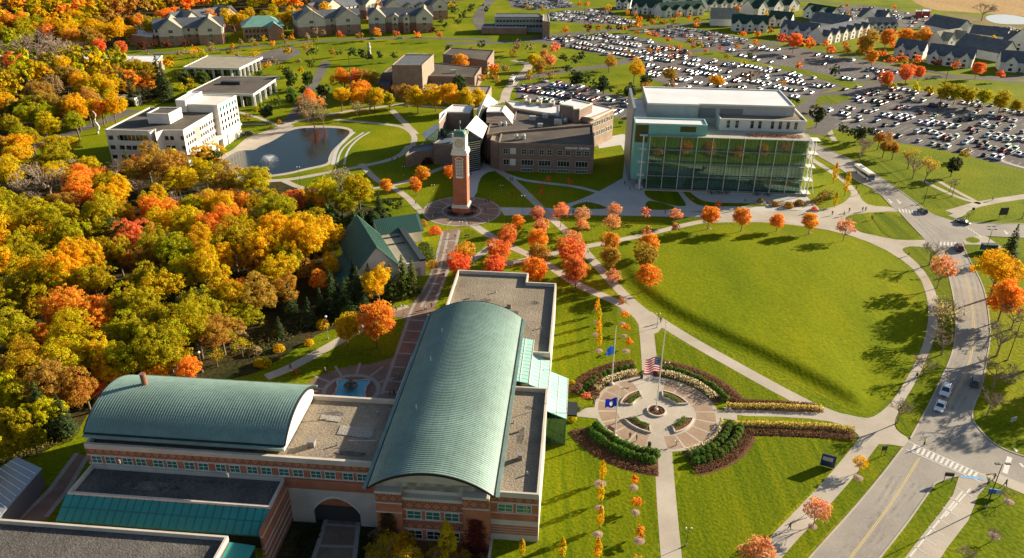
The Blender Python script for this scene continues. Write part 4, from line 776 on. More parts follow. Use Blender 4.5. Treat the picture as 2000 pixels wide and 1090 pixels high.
def wins(parent, a, b_, ss, z, w_, h, gm=None, fm=None, nx=2, nz=2, frame=True, proud=0.0):
    "windows on the wall from a to b (outside on the right of that direction), centred ss metres along it"
    gm = gm or glass_dk; fm = (fm or white) if frame else None
    d = Vector((b_[0]-a[0], b_[1]-a[1])); d.normalize(); n_ = Vector((d.y, -d.x)); rz = math.atan2(d.y, d.x); gme, fme = winmesh(w_, h, nx, nz, gm, fm)
    for s_ in ss:
        o = link('window', gme, parent, (a[0]+d.x*s_+n_.x*proud, a[1]+d.y*s_+n_.y*proud, z), rz)
        if fme: link('window_frame', fme, o)
def lin(a, b_, n_): return [a+(b_-a)*i/max(1, n_-1) for i in range(n_)]
def block(parent, poly, z1, wm, rm, z0=0, capm=None, par=.45, cap=.35, wname='wall', rname='roof'):
    "a flat-roofed block: walls, a roof sheet sunk behind a parapet, a coping"
    poly = [Vector((p[0], p[1])) for p in poly]; n_ = len(poly)
    if sum(poly[i-1].x*poly[i].y-poly[i].x*poly[i-1].y for i in range(n_)) < 0: poly = poly[::-1]
    ins = []
    for i in range(n_):
        a = (poly[i]-poly[i-1]).normalized(); c = (poly[(i+1) % n_]-poly[i]).normalized(); na = Vector((-a.y, a.x)); nc = Vector((-c.y, c.x)); m = (na+nc); m = m/max(.3, m.dot(na)); ins.append((m, poly[i]))
    inn = [p+m*cap for m, p in ins]; out = [p-m*.05 for m, p in ins]
    b = MB(); b.prism([(p.x, p.y) for p in poly], z0, z1-par); b.obj(wname, wm, parent)
    b = MB(); b.sheet([(p.x, p.y) for p in inn], z1-par+.02); b.obj(rname, rm, parent)
    b = MB(); vs = [(p.x, p.y, z1-par-.12) for p in out]+[(p.x, p.y, z1) for p in out]+[(p.x, p.y, z1) for p in inn]+[(p.x, p.y, z1-par) for p in inn]
    fs = []
    for i in range(n_):
        j = (i+1) % n_
        for k in range(3): fs.append((k*n_+i, k*n_+j, (k+1)*n_+j, (k+1)*n_+i))
    b.add(vs, fs); b.obj('parapet', capm or stone, parent)
def band(b, a, c, z0, z1, t=.06, mi=0):
    d = Vector((c[0]-a[0], c[1]-a[1])).normalized(); n_ = Vector((d.y, -d.x))*t
    b.prism([(a[0], a[1]), (c[0], c[1]), (c[0]+n_.x, c[1]+n_.y), (a[0]+n_.x, a[1]+n_.y)], z0, z1, mi)
def gable(parent, x0, x1, y0, y1, ze, zr, axis, rm, wm, over=.4, th=.22, z0=None, wname='gable_wall', rname='roof', seam=None, sp=.6):
    "gabled roof over a rectangle; axis is the ridge direction"
    if axis == 'y': A = lambda u, v, z: (u, v, z); U0, U1, V0, V1 = x0, x1, y0, y1
    else: A = lambda u, v, z: (v, u, z); U0, U1, V0, V1 = y0, y1, x0, x1
    uc = (U0+U1)/2; sl_ = (zr-ze)/(uc-U0); b = MB()
    for s_ in (-1, 1):
        ue = uc+s_*(uc-U0+over); zee = ze-over*sl_
        vs = [A(uc, V0-over, zr), A(ue, V0-over, zee), A(ue, V1+over, zee), A(uc, V1+over, zr)]; vs += [(p[0], p[1], p[2]+th) for p in vs]
        b.add(vs, [(0,1,2,3),(7,6,5,4),(0,4,5,1),(1,5,6,2),(2,6,7,3),(3,7,4,0)])
    ro = b.obj(rname, rm, parent)
    if seam:
        b = MB(); n_ = int((V1-V0+2*over)/sp)
        for i in range(1, n_):
            v = V0-over+i*sp
            for s_ in (-1, 1):
                ue = uc+s_*(uc-U0+over); zee = ze-over*sl_; vs = [A(uc, v-.04, zr+th), A(ue, v-.04, zee+th), A(ue, v+.04, zee+th), A(uc, v+.04, zr+th)]; vs += [(p[0], p[1], p[2]+.09) for p in vs]
                b.add(vs, [(7,6,5,4),(0,4,5,1),(2,6,7,3),(1,5,6,2)])
        b.obj('seam', seam, ro, kind='stuff')
    for v in (V0, V1-.12):
        b = MB(); vs = [A(U0, v, ze), A(U1, v, ze), A(uc, v, zr), A(U0, v+.12, ze), A(U1, v+.12, ze), A(uc, v+.12, zr)]; b.add(vs, [(0,1,2),(5,4,3),(0,3,4,1),(1,4,5,2),(2,5,3,0)])
        b.obj(wname, wm, parent)
    return ro
def bthing(name, label, cat, p, rz, group=None): return thing(name, label, cat, (p[0], p[1], 0), rz, group)
# ---------------------------------------------------------------- the barrel-roofed academic hall in front
AT = bthing('academic_hall', 'large orange brick academic hall with two green copper barrel roofs and an arched passage', 'university building', (-23.2, 97.2), -math.radians(4.9))
def barrel(parent, L0, L1, W0, W1, ze, zc, axis, name='barrel_roof', over=.0):
    "segmental barrel: runs L0..L1 along axis, spans W0..W1"
    A = (lambda l, w_, z: (w_, l, z)) if axis == 'v' else (lambda l, w_, z: (l, w_, z))
    hw = (W1-W0)/2; wc = (W0+W1)/2; rise = zc-ze; R_ = (hw*hw+rise*rise)/(2*rise); a0 = math.asin(hw/R_); N_ = 28
    P_ = [(wc+R_*math.sin(-a0+2*a0*i/N_), zc-R_+R_*math.cos(-a0+2*a0*i/N_)) for i in range(N_+1)]
    b = MB(); th = .35; vs = []
    for l in (L0, L1):
        for dz in (0, th):
            for w_, z in P_: vs.append(A(l, w_, z-th+dz))
    n_ = N_+1; fs = []
    for i in range(N_): fs += [(n_+i, n_+i+1, 3*n_+i+1, 3*n_+i), (i, 2*n_+i, 2*n_+i+1, i+1), (i, i+1, n_+i+1, n_+i), (2*n_+i, 3*n_+i, 3*n_+i+1, 2*n_+i+1)]
    fs += [(0, n_, 3*n_, 2*n_), (N_, 2*n_+N_, 3*n_+N_, n_+N_)]
    b.add(vs, fs); ro = b.obj(name, copper, parent)
    b = MB(); k = int((L1-L0)/.5)
    for j in range(1, k):
        l = L0+(L1-L0)*j/k; vs = []
        for w_, z in P_: vs += [A(l-.03, w_, z), A(l-.03, w_, z+.055), A(l+.03, w_, z+.055), A(l+.03, w_, z)]
        b.add(vs, [(4*i+q, 4*i+4+q, 4*i+5+q, 4*i+1+q) for i in range(N_) for q in range(3)])
    b.obj('standing_seam', copper_d, ro, kind='stuff')
    b = MB()                                   # cross joints in running bond
    for i in range(3, N_-1, 3):
        (w_, z) = P_[i]
        for j in range(int((L1-L0)/2.4)):
            l = L0+2.4*j+(1.2 if i % 2 else 0)+.2
            b.add([A(l, w_-.04, z+.012), A(l+1.1, w_-.04, z+.012), A(l+1.1, w_+.04, z+.012), A(l, w_+.04, z+.012)], [(0, 1, 2, 3)])
    b.obj('joint', copper_d, ro, kind='stuff')
    b = MB()                                   # dark gutters along both eaves and a fascia arc at both ends
    for w_ in (W0-.28, W1+.02): b.add([A(l, w_+d, z) for l in (L0, L1) for d in (0, .26) for z in (ze-.5, ze-.18)], [(0,1,3,2),(4,6,7,5),(0,4,5,1),(2,3,7,6),(1,5,7,3),(0,2,6,4)])
    b.obj('gutter', dark, ro)
    b = MB()
    for w_, s_ in ((W0-.34, 1), (W1+.34, -1)): b.add([A(l, w_+s_*d-.0, z) for l in (L0, L1) for d in (-.6, 0) for z in (ze-.55, ze-.35)], [(0,1,3,2),(4,6,7,5),(0,4,5,1),(2,3,7,6),(1,5,7,3),(0,2,6,4)])
    b.obj('eave_ledge', copper, ro)
    for l, d in ((L0, -.18), (L1, .18)):
        b = MB()
        for i in range(N_):
            (w0, z0), (w1, z1) = P_[i], P_[i+1]; b.add([A(l, w0, z0-.45), A(l, w1, z1-.45), A(l, w1, z1+.06), A(l, w0, z0+.06), A(l+d, w0, z0-.45), A(l+d, w1, z1-.45), A(l+d, w1, z1+.06), A(l+d, w0, z0+.06)], [(4,5,6,7),(3,2,6,7),(0,1,5,4),(0,1,2,3)])
        b.obj('fascia', dark, ro)
    return ro, P_, A
def gwall(parent, P_, A, l, t, base, m, name='gable_wall'):
    b = MB(); n_ = len(P_); vs = [A(l, w_, z-.3) for w_, z in P_]+[A(l, w_, base) for w_, z in P_]; vs += [A(l+t, w_, z-.3) for w_, z in P_]+[A(l+t, w_, base) for w_, z in P_]
    fs = [(i, i+1, n_+i+1, n_+i) for i in range(n_-1)]+[(2*n_+i, 3*n_+i, 3*n_+i+1, 2*n_+i+1) for i in range(n_-1)]; b.add(vs, fs); return b.obj(name, m, parent)
ro, P_, A_ = barrel(AT, 0, 57.3, 0, 20.6, 11.9, 15.6, 'v')
Pi = [(w_, z) for w_, z in P_ if .9 < w_ < 19.7]; gwall(AT, Pi, A_, 2.0, .3, 10.0, stone); gwall(AT, Pi, A_, 55.6, .3, 10.0, stone)
b = MB(); b.box(.8, 19.8, 2.0, 55.9, -4.1, 11.6); b.obj('hall_wall', stone, AT)
# front bays: corner piers and a middle bay
b = MB(); b.box(.8, 5.2, .7, 1.99, -4.1, 10.4); b.box(15.4, 19.8, .7, 1.99, -4.1, 10.4); b.box(5.2, 15.4, 1.1, 1.99, -4.1, 8.9); b.obj('front_wall', brick, AT)
b = MB()
for (x0, x1, y, zs) in ((.8, 5.2, .7, ((10.0, 10.5), (7.9, 8.15), (5.9, 6.1))), (15.4, 19.8, .7, ((10.0, 10.5), (7.9, 8.15))), (5.2, 15.4, 1.1, ((8.6, 9.2), (6.45, 6.65), (4.3, 4.5), (2.2, 2.4), (-.2, .0)))):
    for z0, z1 in zs: b.box(x0-.04 if x0 != 5.2 else x0, x1+.04 if x1 != 15.4 else x1, y-.12, 2.0, z0, z1)
b.obj('stone_course', stone, AT)
b = MB(); band(b, (5.25, 1.1), (15.35, 1.1), 6.7, 8.56, .03); band(b, (5.25, 1.1), (15.35, 1.1), 2.45, 4.25, .03); band(b, (.82, .7), (5.15, .7), 8.2, 9.95, .03); band(b, (15.45, .7), (19.75, .7), 8.2, 9.95, .03); b.obj('diamond_brickwork', brick_d, AT)
wins(AT, (5.2, 1.1), (15.4, 1.1), [1.9, 5.1, 8.3], 4.65, 2.3, 1.6, glass_t, white, 2, 2, proud=.02); wins(AT, (5.2, 1.1), (15.4, 1.1), [1.9, 5.1, 8.3], .2, 2.3, 1.7, glass_dk, white, 2, 2, proud=.02)
# east wing, north wing
def LB(*pts): return list(pts)
block(AT, [(19.82, 2.4), (27.8, 2.4), (27.8, 32.6), (19.82, 32.6)], 10.5, brick, gravel, capm=stone, par=.95)
b = MB(); band(b, (19.85, 2.4), (27.8, 2.4), 9.0-.6, 9.95, .03); b.obj('diamond_brickwork', brick_d, AT)
b = MB(); band(b, (19.85, 2.4), (27.85, 2.4), 8.1, 8.4, .08); band(b, (19.85, 2.4), (27.85, 2.4), 5.9, 6.15, .08); band(b, (19.85, 2.4), (27.85, 2.4), 3.4, 4.5, .1); band(b, (19.85, 2.4), (27.85, 2.4), 0, 1.3, .12)
band(b, (27.8, 2.4), (27.8, 32.6), 0, 10.02, .12); b.obj('stone_course', stone, AT)
b = MB(); band(b, (19.85, 2.4), (27.8, 2.4), 1.3, 3.4, .03); b.obj('banded_brickwork', brick_s, AT)
wins(AT, (19.82, 2.4), (27.8, 2.4), [2.5, 5.6], 6.4, 2.4, 1.5, glass_t, white, 2, 2, proud=.02)
block(AT, [(2.2, 57.9), (19.9, 57.9), (19.9, 45.5), (27.7, 45.5), (27.7, 77.9), (20.4, 77.9), (20.4, 82.8), (2.2, 82.8)], 10.5, brick, gravel, capm=stone, par=.95)
b = MB(); band(b, (27.7, 45.5), (27.7, 77.9), 0, 10.0, .1); b.obj('stone_course', stone, AT)
# roof details
b = MB(); b.box(10, 12, 66, 67, 9.55, 9.9); b.box(14, 15.5, 62, 63, 9.55, 9.95); b.lathe([(.0, 10.5), (.3, 10.5), (.3, 10.05)], 8, 70, 8); b.lathe([(.0, 10.5), (.3, 10.5), (.3, 10.05)], 24, 20, 8); b.obj('roof_vent', metal, AT, kind='stuff')
for (x, y, w_, l_) in ((-13.5, 12, 1.2, 1.2), (24, 12, .8, .8), (17, 66, 1.0, 1.0)): b = MB(); b.box(x-w_/2, x+w_/2, y-l_/2, y+l_/2, 9.5, 10.6); b.box(x-w_/2-.1, x+w_/2+.1, y-l_/2-.1, y+l_/2+.1, 10.6, 10.7); b.obj('roof_hatch', mat('weathered_hatch', (.22,.20,.18), .7), AT)
b = MB(); b.tube((-15, 20, 10.5), (-11, 21, 10.5), .12, .12, 6); b.tube((-7, 13, 10.3), (-2, 13.5, 10.3), .08, .08, 6); b.obj('roof_pipe', metal, AT)
b = MB()
for (x, y) in ((4.5, 18), (4.2, 34), (4.6, 45)): b.tube((x, y, 14.3), (x, y, 15.5), .07, .07)
b.obj('roof_pipe', metal, AT)
stain_d = rampmat('roof_stain', [(.3, (.06,.055,.05)), (.5, (.12,.105,.09)), (.7, (.19,.165,.14))], .5, second=(2.6,.35)); stain_l = rampmat('roof_patch', [(.3, (.26,.24,.21)), (.7, (.36,.33,.29))], .4, second=(2.6,.2))
def blot(x, y, rx, ry, z, m, seed, nm='roof_stain'):
    r2 = random.Random(seed); k = 22; b = MB(); rr = [r2.uniform(.55, 1.1) for _ in range(k)]; rr = [(rr[i-1]+rr[i]+rr[(i+1) % k])/3 for i in range(k)]; b.sheet([(x+rx*rr[i]*math.cos(6.2832*i/k), y+ry*rr[i]*math.sin(6.2832*i/k)) for i in range(k)], z); b.obj(nm, m, AT)
for q in ((11, 69, 1.6, 1.0, 9.585, stain_d, 1), (9, 64, 2.6, 1.6, 9.58, stain_d, 2), (18.5, 63, 1.2, 2.2, 9.58, stain_d, 3), (23, 69, 1.5, .9, 9.58, stain_d, 4), (23.5, 18, .8, 2.8, 9.58, stain_d, 5), (24.5, 27, 1.0, .7, 9.58, stain_d, 6), (-12, 21.5, 2.2, 1.2, 9.58, stain_d, 7), (-6, 10.5, 3.6, .7, 9.58, stain_d, 8), (-40, 3.6, 6.5, 1.5, 5.13, stain_d, 9), (-30, 5.6, 9, .5, 5.13, stain_d, 10)): blot(*q)
b = MB(); b.sheet([(-10, 15.5), (-3.5, 14.8), (-3.5, 17.6), (-10, 18.2)], 9.59); b.sheet([(-14.5, 19.4), (-10.5, 19), (-10.5, 20.6), (-14.5, 21)], 9.59); b.obj('roof_patch', stain_l, AT, kind='stuff')
b = MB(); [b.lathe([(.0, 10.3), (.16, 10.3), (.16, 9.55)], x, y, 8) for x, y in ((4, 66), (13, 73), (22, 52), (25, 57), (25.5, 8), (22, 22), (-4, 22), (-9, 12.5), (-45, 4), (-25, 2.5))]; b.obj('vent_pipe', metal, AT, kind='stuff')
# glazed porches stepping down on the east side
def porch(x0, x1, y0, y1, z0, z1, zlow):
    "roof slopes from x0 (z0) to x1 (z1)"
    b = MB(); b.add([(x0,y0,z0),(x1,y0,z1),(x1,y1,z1),(x0,y1,z0),(x0,y0,z0-.2),(x1,y0,z1-.2),(x1,y1,z1-.2),(x0,y1,z0-.2)], [(0,1,2,3),(7,6,5,4),(0,4,5,1),(1,5,6,2),(2,6,7,3)]); r_ = b.obj('glazed_roof', teal_l, AT)
    b = MB()
    for i in range(1, int((y1-y0)/1.3)): y = y0+i*1.3; b.add([(x0,y-.04,z0+.01),(x1,y-.04,z1+.01),(x1,y+.04,z1+.01),(x0,y+.04,z0+.01),(x0,y-.04,z0+.06),(x1,y-.04,z1+.06),(x1,y+.04,z1+.06),(x0,y+.04,z0+.06)], [(4,5,6,7),(0,1,5,4),(2,3,7,6)])
    for xx in (x0, (x0+x1)/2, x1): zz = z0+(z1-z0)*(xx-x0)/(x1-x0); b.box(xx-.06, xx+.06, y0, y1, zz-.05, zz+.1)
    b.obj('glazing_bar', white, r_)
    b = MB(); b.box(x0, x1-.1, y0+.1, y1-.1, zlow, min(z0, z1)-.25); b.obj('glass_wall', glass_g, AT)
    b = MB()
    for i in range(int((x1-x0)/1.2)+1): x = x0+i*1.2; b.box(x-.04, x+.04, y0+.02, y0+.1, zlow, min(z0, z1)-.2)
    for i in range(int((y1-y0)/1.5)+1): y = y0+.1+i*1.5; b.box(x1-.1, x1-.02, y-.04, y+.04, zlow, min(z0, z1)-.2)
    b.obj('mullion', teal_s, AT)
porch(20.3, 24.0, 33.6, 50, 11.3, 10.7, 0); porch(24.05, 27.9, 34.2, 46.5, 10.0, 8.6, 0); porch(27.95, 31.8, 28.2, 42, 8.2, 6.6, 0)
b = MB(); b.box(31.85, 33.9, 33.5, 38, 3.2, 3.6); b.obj('door_canopy', dark, AT); porch(-3.0, .4, 30, 48, 6.0, 8.4, 0)
# west wing with the second barrel roof
block(AT, [(-53.4, 7.4), (.79, 7.4), (.79, 26), (-53.4, 26)], 10.4, brick, gravel, capm=stone, par=.95, cap=.5)
ro2, P2, A2 = barrel(AT, -53.9, -17.2, 8.9, 26.6, 11.9, 15.3, 'u')
Pj = [(w_, z) for w_, z in P2 if 9.4 < w_ < 26.1]; gwall(AT, Pj, A2, -17.6, -.3, 9.9, whitewall, 'white_gable_wall'); gwall(AT, Pj, A2, -53.2, .3, 9.9, whitewall, 'white_gable_wall')
b = MB(); b.box(-53, -17.9, 9.4, 26.1, 9.9, 11.5); b.obj('clerestory_wall', stone, AT)
b = MB(); b.tube((-47.5, 19.5, 14.2), (-47.5, 19.5, 17.6), .55, .55, 14); b.obj('flue', orange_rust, AT)
b = MB(); band(b, (-53.4, 7.4), (.7, 7.4), 8.2, 9.8, .03); b.obj('diamond_brickwork', brick_d, AT)
b = MB(); band(b, (-53.45, 7.4), (.7, 7.4), 7.85, 8.15, .09); band(b, (-53.45, 7.4), (.7, 7.4), 5.95, 6.2, .09); b.obj('stone_course', stone, AT)
xs = []; x = 1.6
while x < 52: xs += [x, x+2.55]; x += 5.75
wins(AT, (-53.4, 7.4), (.7, 7.4), [x for x in xs if x < 52.5], 6.3, 1.75, 1.45, glass_t, white, 2, 2, proud=.02)
# stone panel with the arched passage
ax0, ax1, pv = -16.8, -.6, 6.9; top_ = 3.9; xa_, xb_ = -12.7, -4.2; b = MB(); oc = [(xa_+i*(xb_-xa_)/20, -1.1+3.3*math.sin(math.pi*i/20)**.75) for i in range(21)]
for (x, z) in oc: b.v += [(x, pv, z), (x, pv, top_)]
for i in range(20): b.f.append((2*i, 2*i+2, 2*i+3, 2*i+1)); b.m.append(0)
b.box(ax0, xa_, pv, pv+.45, -4.1, top_); b.box(xb_, ax1, pv, pv+.45, -4.1, top_); b.add([(xa_,pv,top_),(xb_,pv,top_),(xb_,pv+.45,top_),(xa_,pv+.45,top_)], [(0,1,2,3)]); b.add([(x, y, z) for (x, z) in oc for y in (pv, pv+.46)], [(2*i, 2*i+1, 2*i+3, 2*i+2) for i in range(20)])
b.obj('arch_wall', stone, AT)
b = MB()
for i in range(20): (x0, z0), (x1, z1) = oc[i], oc[i+1]; b.add([(x0,pv-.1,z0),(x1,pv-.1,z1),(x1,pv-.1,z1+.5),(x0,pv-.1,z0+.5),(x0,pv,z0),(x1,pv,z1),(x1,pv,z1+.5),(x0,pv,z0+.5)], [(0,1,2,3),(3,2,6,7),(0,4,5,1)])
b.obj('arch_surround', whitewall, AT)
b = MB(); dk = 7.75
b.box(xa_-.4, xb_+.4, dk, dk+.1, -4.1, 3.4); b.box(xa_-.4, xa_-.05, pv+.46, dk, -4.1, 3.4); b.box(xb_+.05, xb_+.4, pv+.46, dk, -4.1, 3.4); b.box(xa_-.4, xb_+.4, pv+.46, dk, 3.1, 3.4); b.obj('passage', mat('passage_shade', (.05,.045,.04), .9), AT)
b = MB(); b.box(-17.3, -16.75, pv, pv+.4, -4.1, 5.9); b.box(-1.0, .8, pv, pv+.4, -4.1, 5.9); b.box(-16.8, -.6, pv+.02, pv+.42, 3.92, 5.95); b.obj('brick_pier', brick, AT)
b = MB(); b.box(19.85, 20.3, -60, 2.35, -4.1, .3); b.obj('retaining_wall', stone, AT)
# lower gravel roof with teal sloping glass in front
block(AT, [(-53.0, 0), (-17.3, 0), (-17.3, 7.38), (-53.0, 7.38)], 5.9, brick, gravel_d, capm=stone, par=.8)
b = MB(); b.box(-17.3, -16.9, -60, 6.88, -4.1, -.02); b.box(-17.3, -16.9, -5.0, 6.88, 0, 5.3); b.obj('side_wall', brick, AT)
b = MB()
for z in (-2.8, -1.4, 0.2, 1.4, 3.9): b.box(-17.28, -16.83, -5.02 if z > 0 else -12, 6.86, z, z+.3)
b.obj('stone_course', stone, AT)
b = MB(); b.add([(-53.3,0,5.5),(-17.35,0,5.5),(-17.35,-4,3.3),(-53.3,-4,3.3),(-53.3,0,5.2),(-17.35,0,5.2),(-17.35,-4,3.0),(-53.3,-4,3.0)], [(0,3,2,1),(4,5,6,7),(3,7,6,2),(1,2,6,5),(0,4,7,3)]); r_ = b.obj('teal_roof', teal, AT)
b = MB()
for i in range(1, 26): x = -53.3+i*1.4; b.add([(x-.05,0,5.52),(x+.05,0,5.52),(x+.05,-4,3.32),(x-.05,-4,3.32),(x-.05,0,5.6),(x+.05,0,5.6),(x+.05,-4,3.4),(x-.05,-4,3.4)], [(4,7,6,5),(0,3,7,4),(1,5,6,2)])
b.box(-53.3, -17.35, -2.05, -1.95, 4.42, 4.5); b.obj('seam', teal_s, r_)
b = MB(); b.box(-53, -17.4, -3.6, -.05, 0, 3.0); b.obj('glass_wall', glass_dk, AT)
block(AT, [(-62, -30), (-21.6, -30), (-21.6, -7.0), (-62, -7.0)], 5.9, brick, gravel_d, capm=stone, par=.8)
b = MB(); b.add([(-21.5,-7,4.6),(-17.3,-7,4.2),(-17.3,-30,4.2),(-21.5,-30,4.6),(-21.5,-7,4.3),(-17.3,-7,3.9),(-17.3,-30,3.9),(-21.5,-30,4.3)], [(0,3,2,1),(4,5,6,7),(0,1,5,4),(1,2,6,5)]); b.obj('teal_roof', teal, AT)
b = MB(); b.box(-21.5, -17.5, -30, -7.2, 0, 3.9); b.obj('glass_wall', glass_dk, AT)
# ivy on the piers
for (x, c, nm) in ((2.6, (.10, .06, .02), 'dark climbing ivy on the west pier of the hall front'), (17.6, (.16, .03, .02), 'crimson climbing ivy on the east pier of the hall front')):
    n_ = 2400; z = RS.rand(n_)**1.1*9.8; P = np.c_[x+RS.normal(size=n_)*1.3*(1.1-z/13), np.full(n_, .55)-RS.rand(n_)*.25, z]; me = leafmesh('climbing_ivy', P, RS.normal(size=P.shape)*.5+np.array([0, -1, .3]), .15*RS.uniform(.6, 1.3, n_), RS.rand(n_), leaf_a, np.repeat([c], n_, 0)*RS.uniform(.6, 1.5, (n_, 1)))
    o = link('climbing_ivy', me, None, (-23.2, 97.2, -4), -math.radians(4.9)); tag(o, nm, 'ivy')
# greenhouse at the left edge
t = bthing('glasshouse', 'pale grey glass-roofed building at the lower left corner', 'glasshouse', G(-10, 960), -math.radians(38)); b = MB()
ga = [G(30,893,4.5), G(78,915,4.5), G(-10,1015,4.5), G(-70,960,4.5)]; M_ = Matrix.Rotation(math.radians(38), 3, 'Z'); L_ = lambda p: M_ @ (Vector((p[0], p[1], 0))-Vector((t.location.x, t.location.y, 0)))
q = [L_(p) for p in ga]; b.prism([(p.x, p.y) for p in q], 0, 4.3); b.obj('wall', mat('grey_glass', (.16,.18,.2), .2, .3), t)
b = MB(); b.prism([(p.x*1.04, p.y*1.04) for p in q], 4.31, [4.5, 4.5, 4.5, 4.5]); rr = b.obj('glass_roof', mat('grey_glass_roof', (.30,.32,.34), .25, .3), t)
b = MB()
for i in range(1, 9): s_ = i/9; a = q[0]*(1-s_)+q[3]*s_; c = q[1]*(1-s_)+q[2]*s_; b.tube((a.x,a.y,4.55), (c.x,c.y,4.55), .07, .07, 4)
b.obj('glazing_bar', white, rr)
# ---------------------------------------------------------------- clock tower
tw = 4.7; t = bthing('clock_tower', 'slender red brick clock tower with white belfry and green copper cap', 'clock tower', (TC.x, TC.y), math.radians(-7))
def tb(name, m, *bx, mi=None):
    b = MB()
    for q in bx: b.box(*q)
    return b.obj(name, m, t)
h_ = tw/2; brick_r = brickmat('tower_brick', (.42,.12,.055), (.34,.09,.045), (.36,.24,.17), 1.8)
for zz, (z0, z1, e) in {0: (0, 2.0, .45)}.items(): tb('base', brick_r, (-h_-e, h_+e, -h_-e, h_+e, z0, z1))
tb('base_course', whitewall, (-h_-.55, h_+.55, -h_-.55, h_+.55, 2.01, 2.7), (-h_-.25, h_+.25, -h_-.25, h_+.25, 2.7, 3.1))
tb('shaft', brick_r, (-h_, h_, -h_, h_, 3.1, 20.4)); tb('cornice', white, (-h_-.35, h_+.35, -h_-.35, h_+.35, 20.41, 21.2), (-h_-.15, h_+.15, -h_-.15, h_+.15, 21.2, 22.0))
tb('belfry', white, (-h_+.25, h_-.25, -h_+.25, h_-.25, 22.0, 26.4))
b = MB(); b.tube((0, -h_+.24, 24.3), (0, -h_+.08, 24.3), 1.45, 1.45, 28); cf = b.obj('clock_face', cream, t)
tb('corner_post', white, *[(sx*(h_-.35)-.28, sx*(h_-.35)+.28, sy*(h_-.35)-.28, sy*(h_-.35)+.28, 26.4, 27.5) for sx in (-1, 1) for sy in (-1, 1)])
b = MB()
for i in range(28):
    a0 = i*2*math.pi/28; a1 = a0+2*math.pi/28; b.tube((1.38*math.cos(a0), -h_+.06, 24.3+1.38*math.sin(a0)), (1.38*math.cos(a1), -h_+.06, 24.3+1.38*math.sin(a1)), .07, .07, 4)
for i in range(12): a0 = i*math.pi/6; b.tube((1.02*math.cos(a0), -h_+.05, 24.3+1.02*math.sin(a0)), (1.25*math.cos(a0), -h_+.05, 24.3+1.25*math.sin(a0)), .06, .06, 4)
b.tube((0,-h_+.03,24.3), (.55,-h_+.03,24.9), .06, .04, 4); b.tube((0,-h_+.03,24.3), (-.3,-h_+.03,25.25), .05, .03, 4); b.obj('clock_hands', mat('gilt', (.45,.28,.07), .4, .6), cf)
# louvred belfry window on the four sides, arched head
for rz in (0, math.pi/2, math.pi, -math.pi/2):
    b = MB(); b.box(-1.05, 1.05, -h_-.06, -h_+.02, 13.2, 19.0); o = b.obj('louvre_window', dark, t); o.rotation_euler.z = rz
    b = MB(); b.box(-1.2, -1.02, -h_-.14, -h_, 13.0, 19.0); b.box(1.02, 1.2, -h_-.14, -h_, 13.0, 19.0); b.box(-1.2, 1.2, -h_-.2, -h_, 12.6, 13.2)
    for i in range(3): b.box(-.58+.52*i, -.46+.52*i, -h_-.12, -h_, 13.2, 19.0)
    for i in range(11): b.box(-1.02, 1.02, -h_-.10, -h_, 13.6+.5*i, 13.78+.5*i)
    for i in range(10):
        a0 = math.pi*i/10; a1 = math.pi*(i+1)/10; b.tube((1.3*math.cos(a0), -h_-.06, 18.9+.75*math.sin(a0)), (1.3*math.cos(a1), -h_-.06, 18.9+.75*math.sin(a1)), .16, .16, 4)
    b.obj('window_lattice', white, o)
b = MB(); q = h_-.1
N_ = 8
for i in range(N_):  # four-sided curved copper cap
    z0 = 26.4+1.7*math.sin(math.pi/2*i/N_); z1 = 26.4+1.7*math.sin(math.pi/2*(i+1)/N_); s0 = q*(.9*math.cos(math.pi/2*i/N_)**.7+.02); s1 = q*(.9*max(0,math.cos(math.pi/2*(i+1)/N_))**.7+.02)
    b.add([(-s0,-s0,z0),(s0,-s0,z0),(s0,s0,z0),(-s0,s0,z0),(-s1,-s1,z1),(s1,-s1,z1),(s1,s1,z1),(-s1,s1,z1)], [(0,1,5,4),(1,2,6,5),(2,3,7,6),(3,0,4,7)])
cp = b.obj('cap', mat('dark_copper', (.09,.19,.13), .5, .2, noise=(.8,.15,3)), t); b = MB(); b.tube((0,0,28.0), (0,0,29.2), .3, .1, 8); b.tube((0,0,29.2), (0,0,30.4), .07, .04, 6); b.lathe([(0,30.0),(.3,30.3),(.3,31),(0,31.3)], 0, 0, 10); b.obj('finial', copper, cp)
# ---------------------------------------------------------------- green-roofed chapel
R1 = G(697,420,13); R2 = G(735,481,13); dv = (R1-R2); t = bthing('chapel', 'white chapel with steep dark green metal roofs beside the conifers', 'chapel', (R2.x, R2.y), math.atan2(dv.y, dv.x)-math.pi/2); Lr = Vector((dv.x, dv.y)).length
def wall_box(name, m, *bx):
    b = MB()
    for q in bx: b.box(*q)
    return b.obj(name, m, t)
wall_box('nave_wall', whitewall, (-5.7, 5.7, .3, Lr-.3, 0, 6.4)); gable(t, -5.7, 5.7, .3, Lr-.3, 6.4, 12.8, 'y', greenroof, whitewall, .6, seam=greenseam)
inv = t.matrix_world
def loc_(p): d = Vector((p.x-R2.x, p.y-R2.y)); a = -(math.atan2(dv.y, dv.x)-math.pi/2); return (d.x*math.cos(a)-d.y*math.sin(a), d.x*math.sin(a)+d.y*math.cos(a))
c1 = loc_(G(632,455,7.5)); c2 = loc_(G(806,407,7.5)); print('chapel', c1, c2, Lr); cy = (c1[1]+c2[1])/2
gable(t, c1[0], -6.9, cy-5, cy+5, 4.0, 7.3, 'x', greenroof, whitewall, .5, seam=greenseam); gable(t, 6.9, c2[0], cy-5, cy+5, 4.0, 7.3, 'x', greenroof, whitewall, .5, seam=greenseam)
wall_box('wing_wall', whitewall, (c1[0], -6.85, cy-5, cy+5, 0, 4.0), (6.85, c2[0], cy-5, cy+5, 0, 4.0))
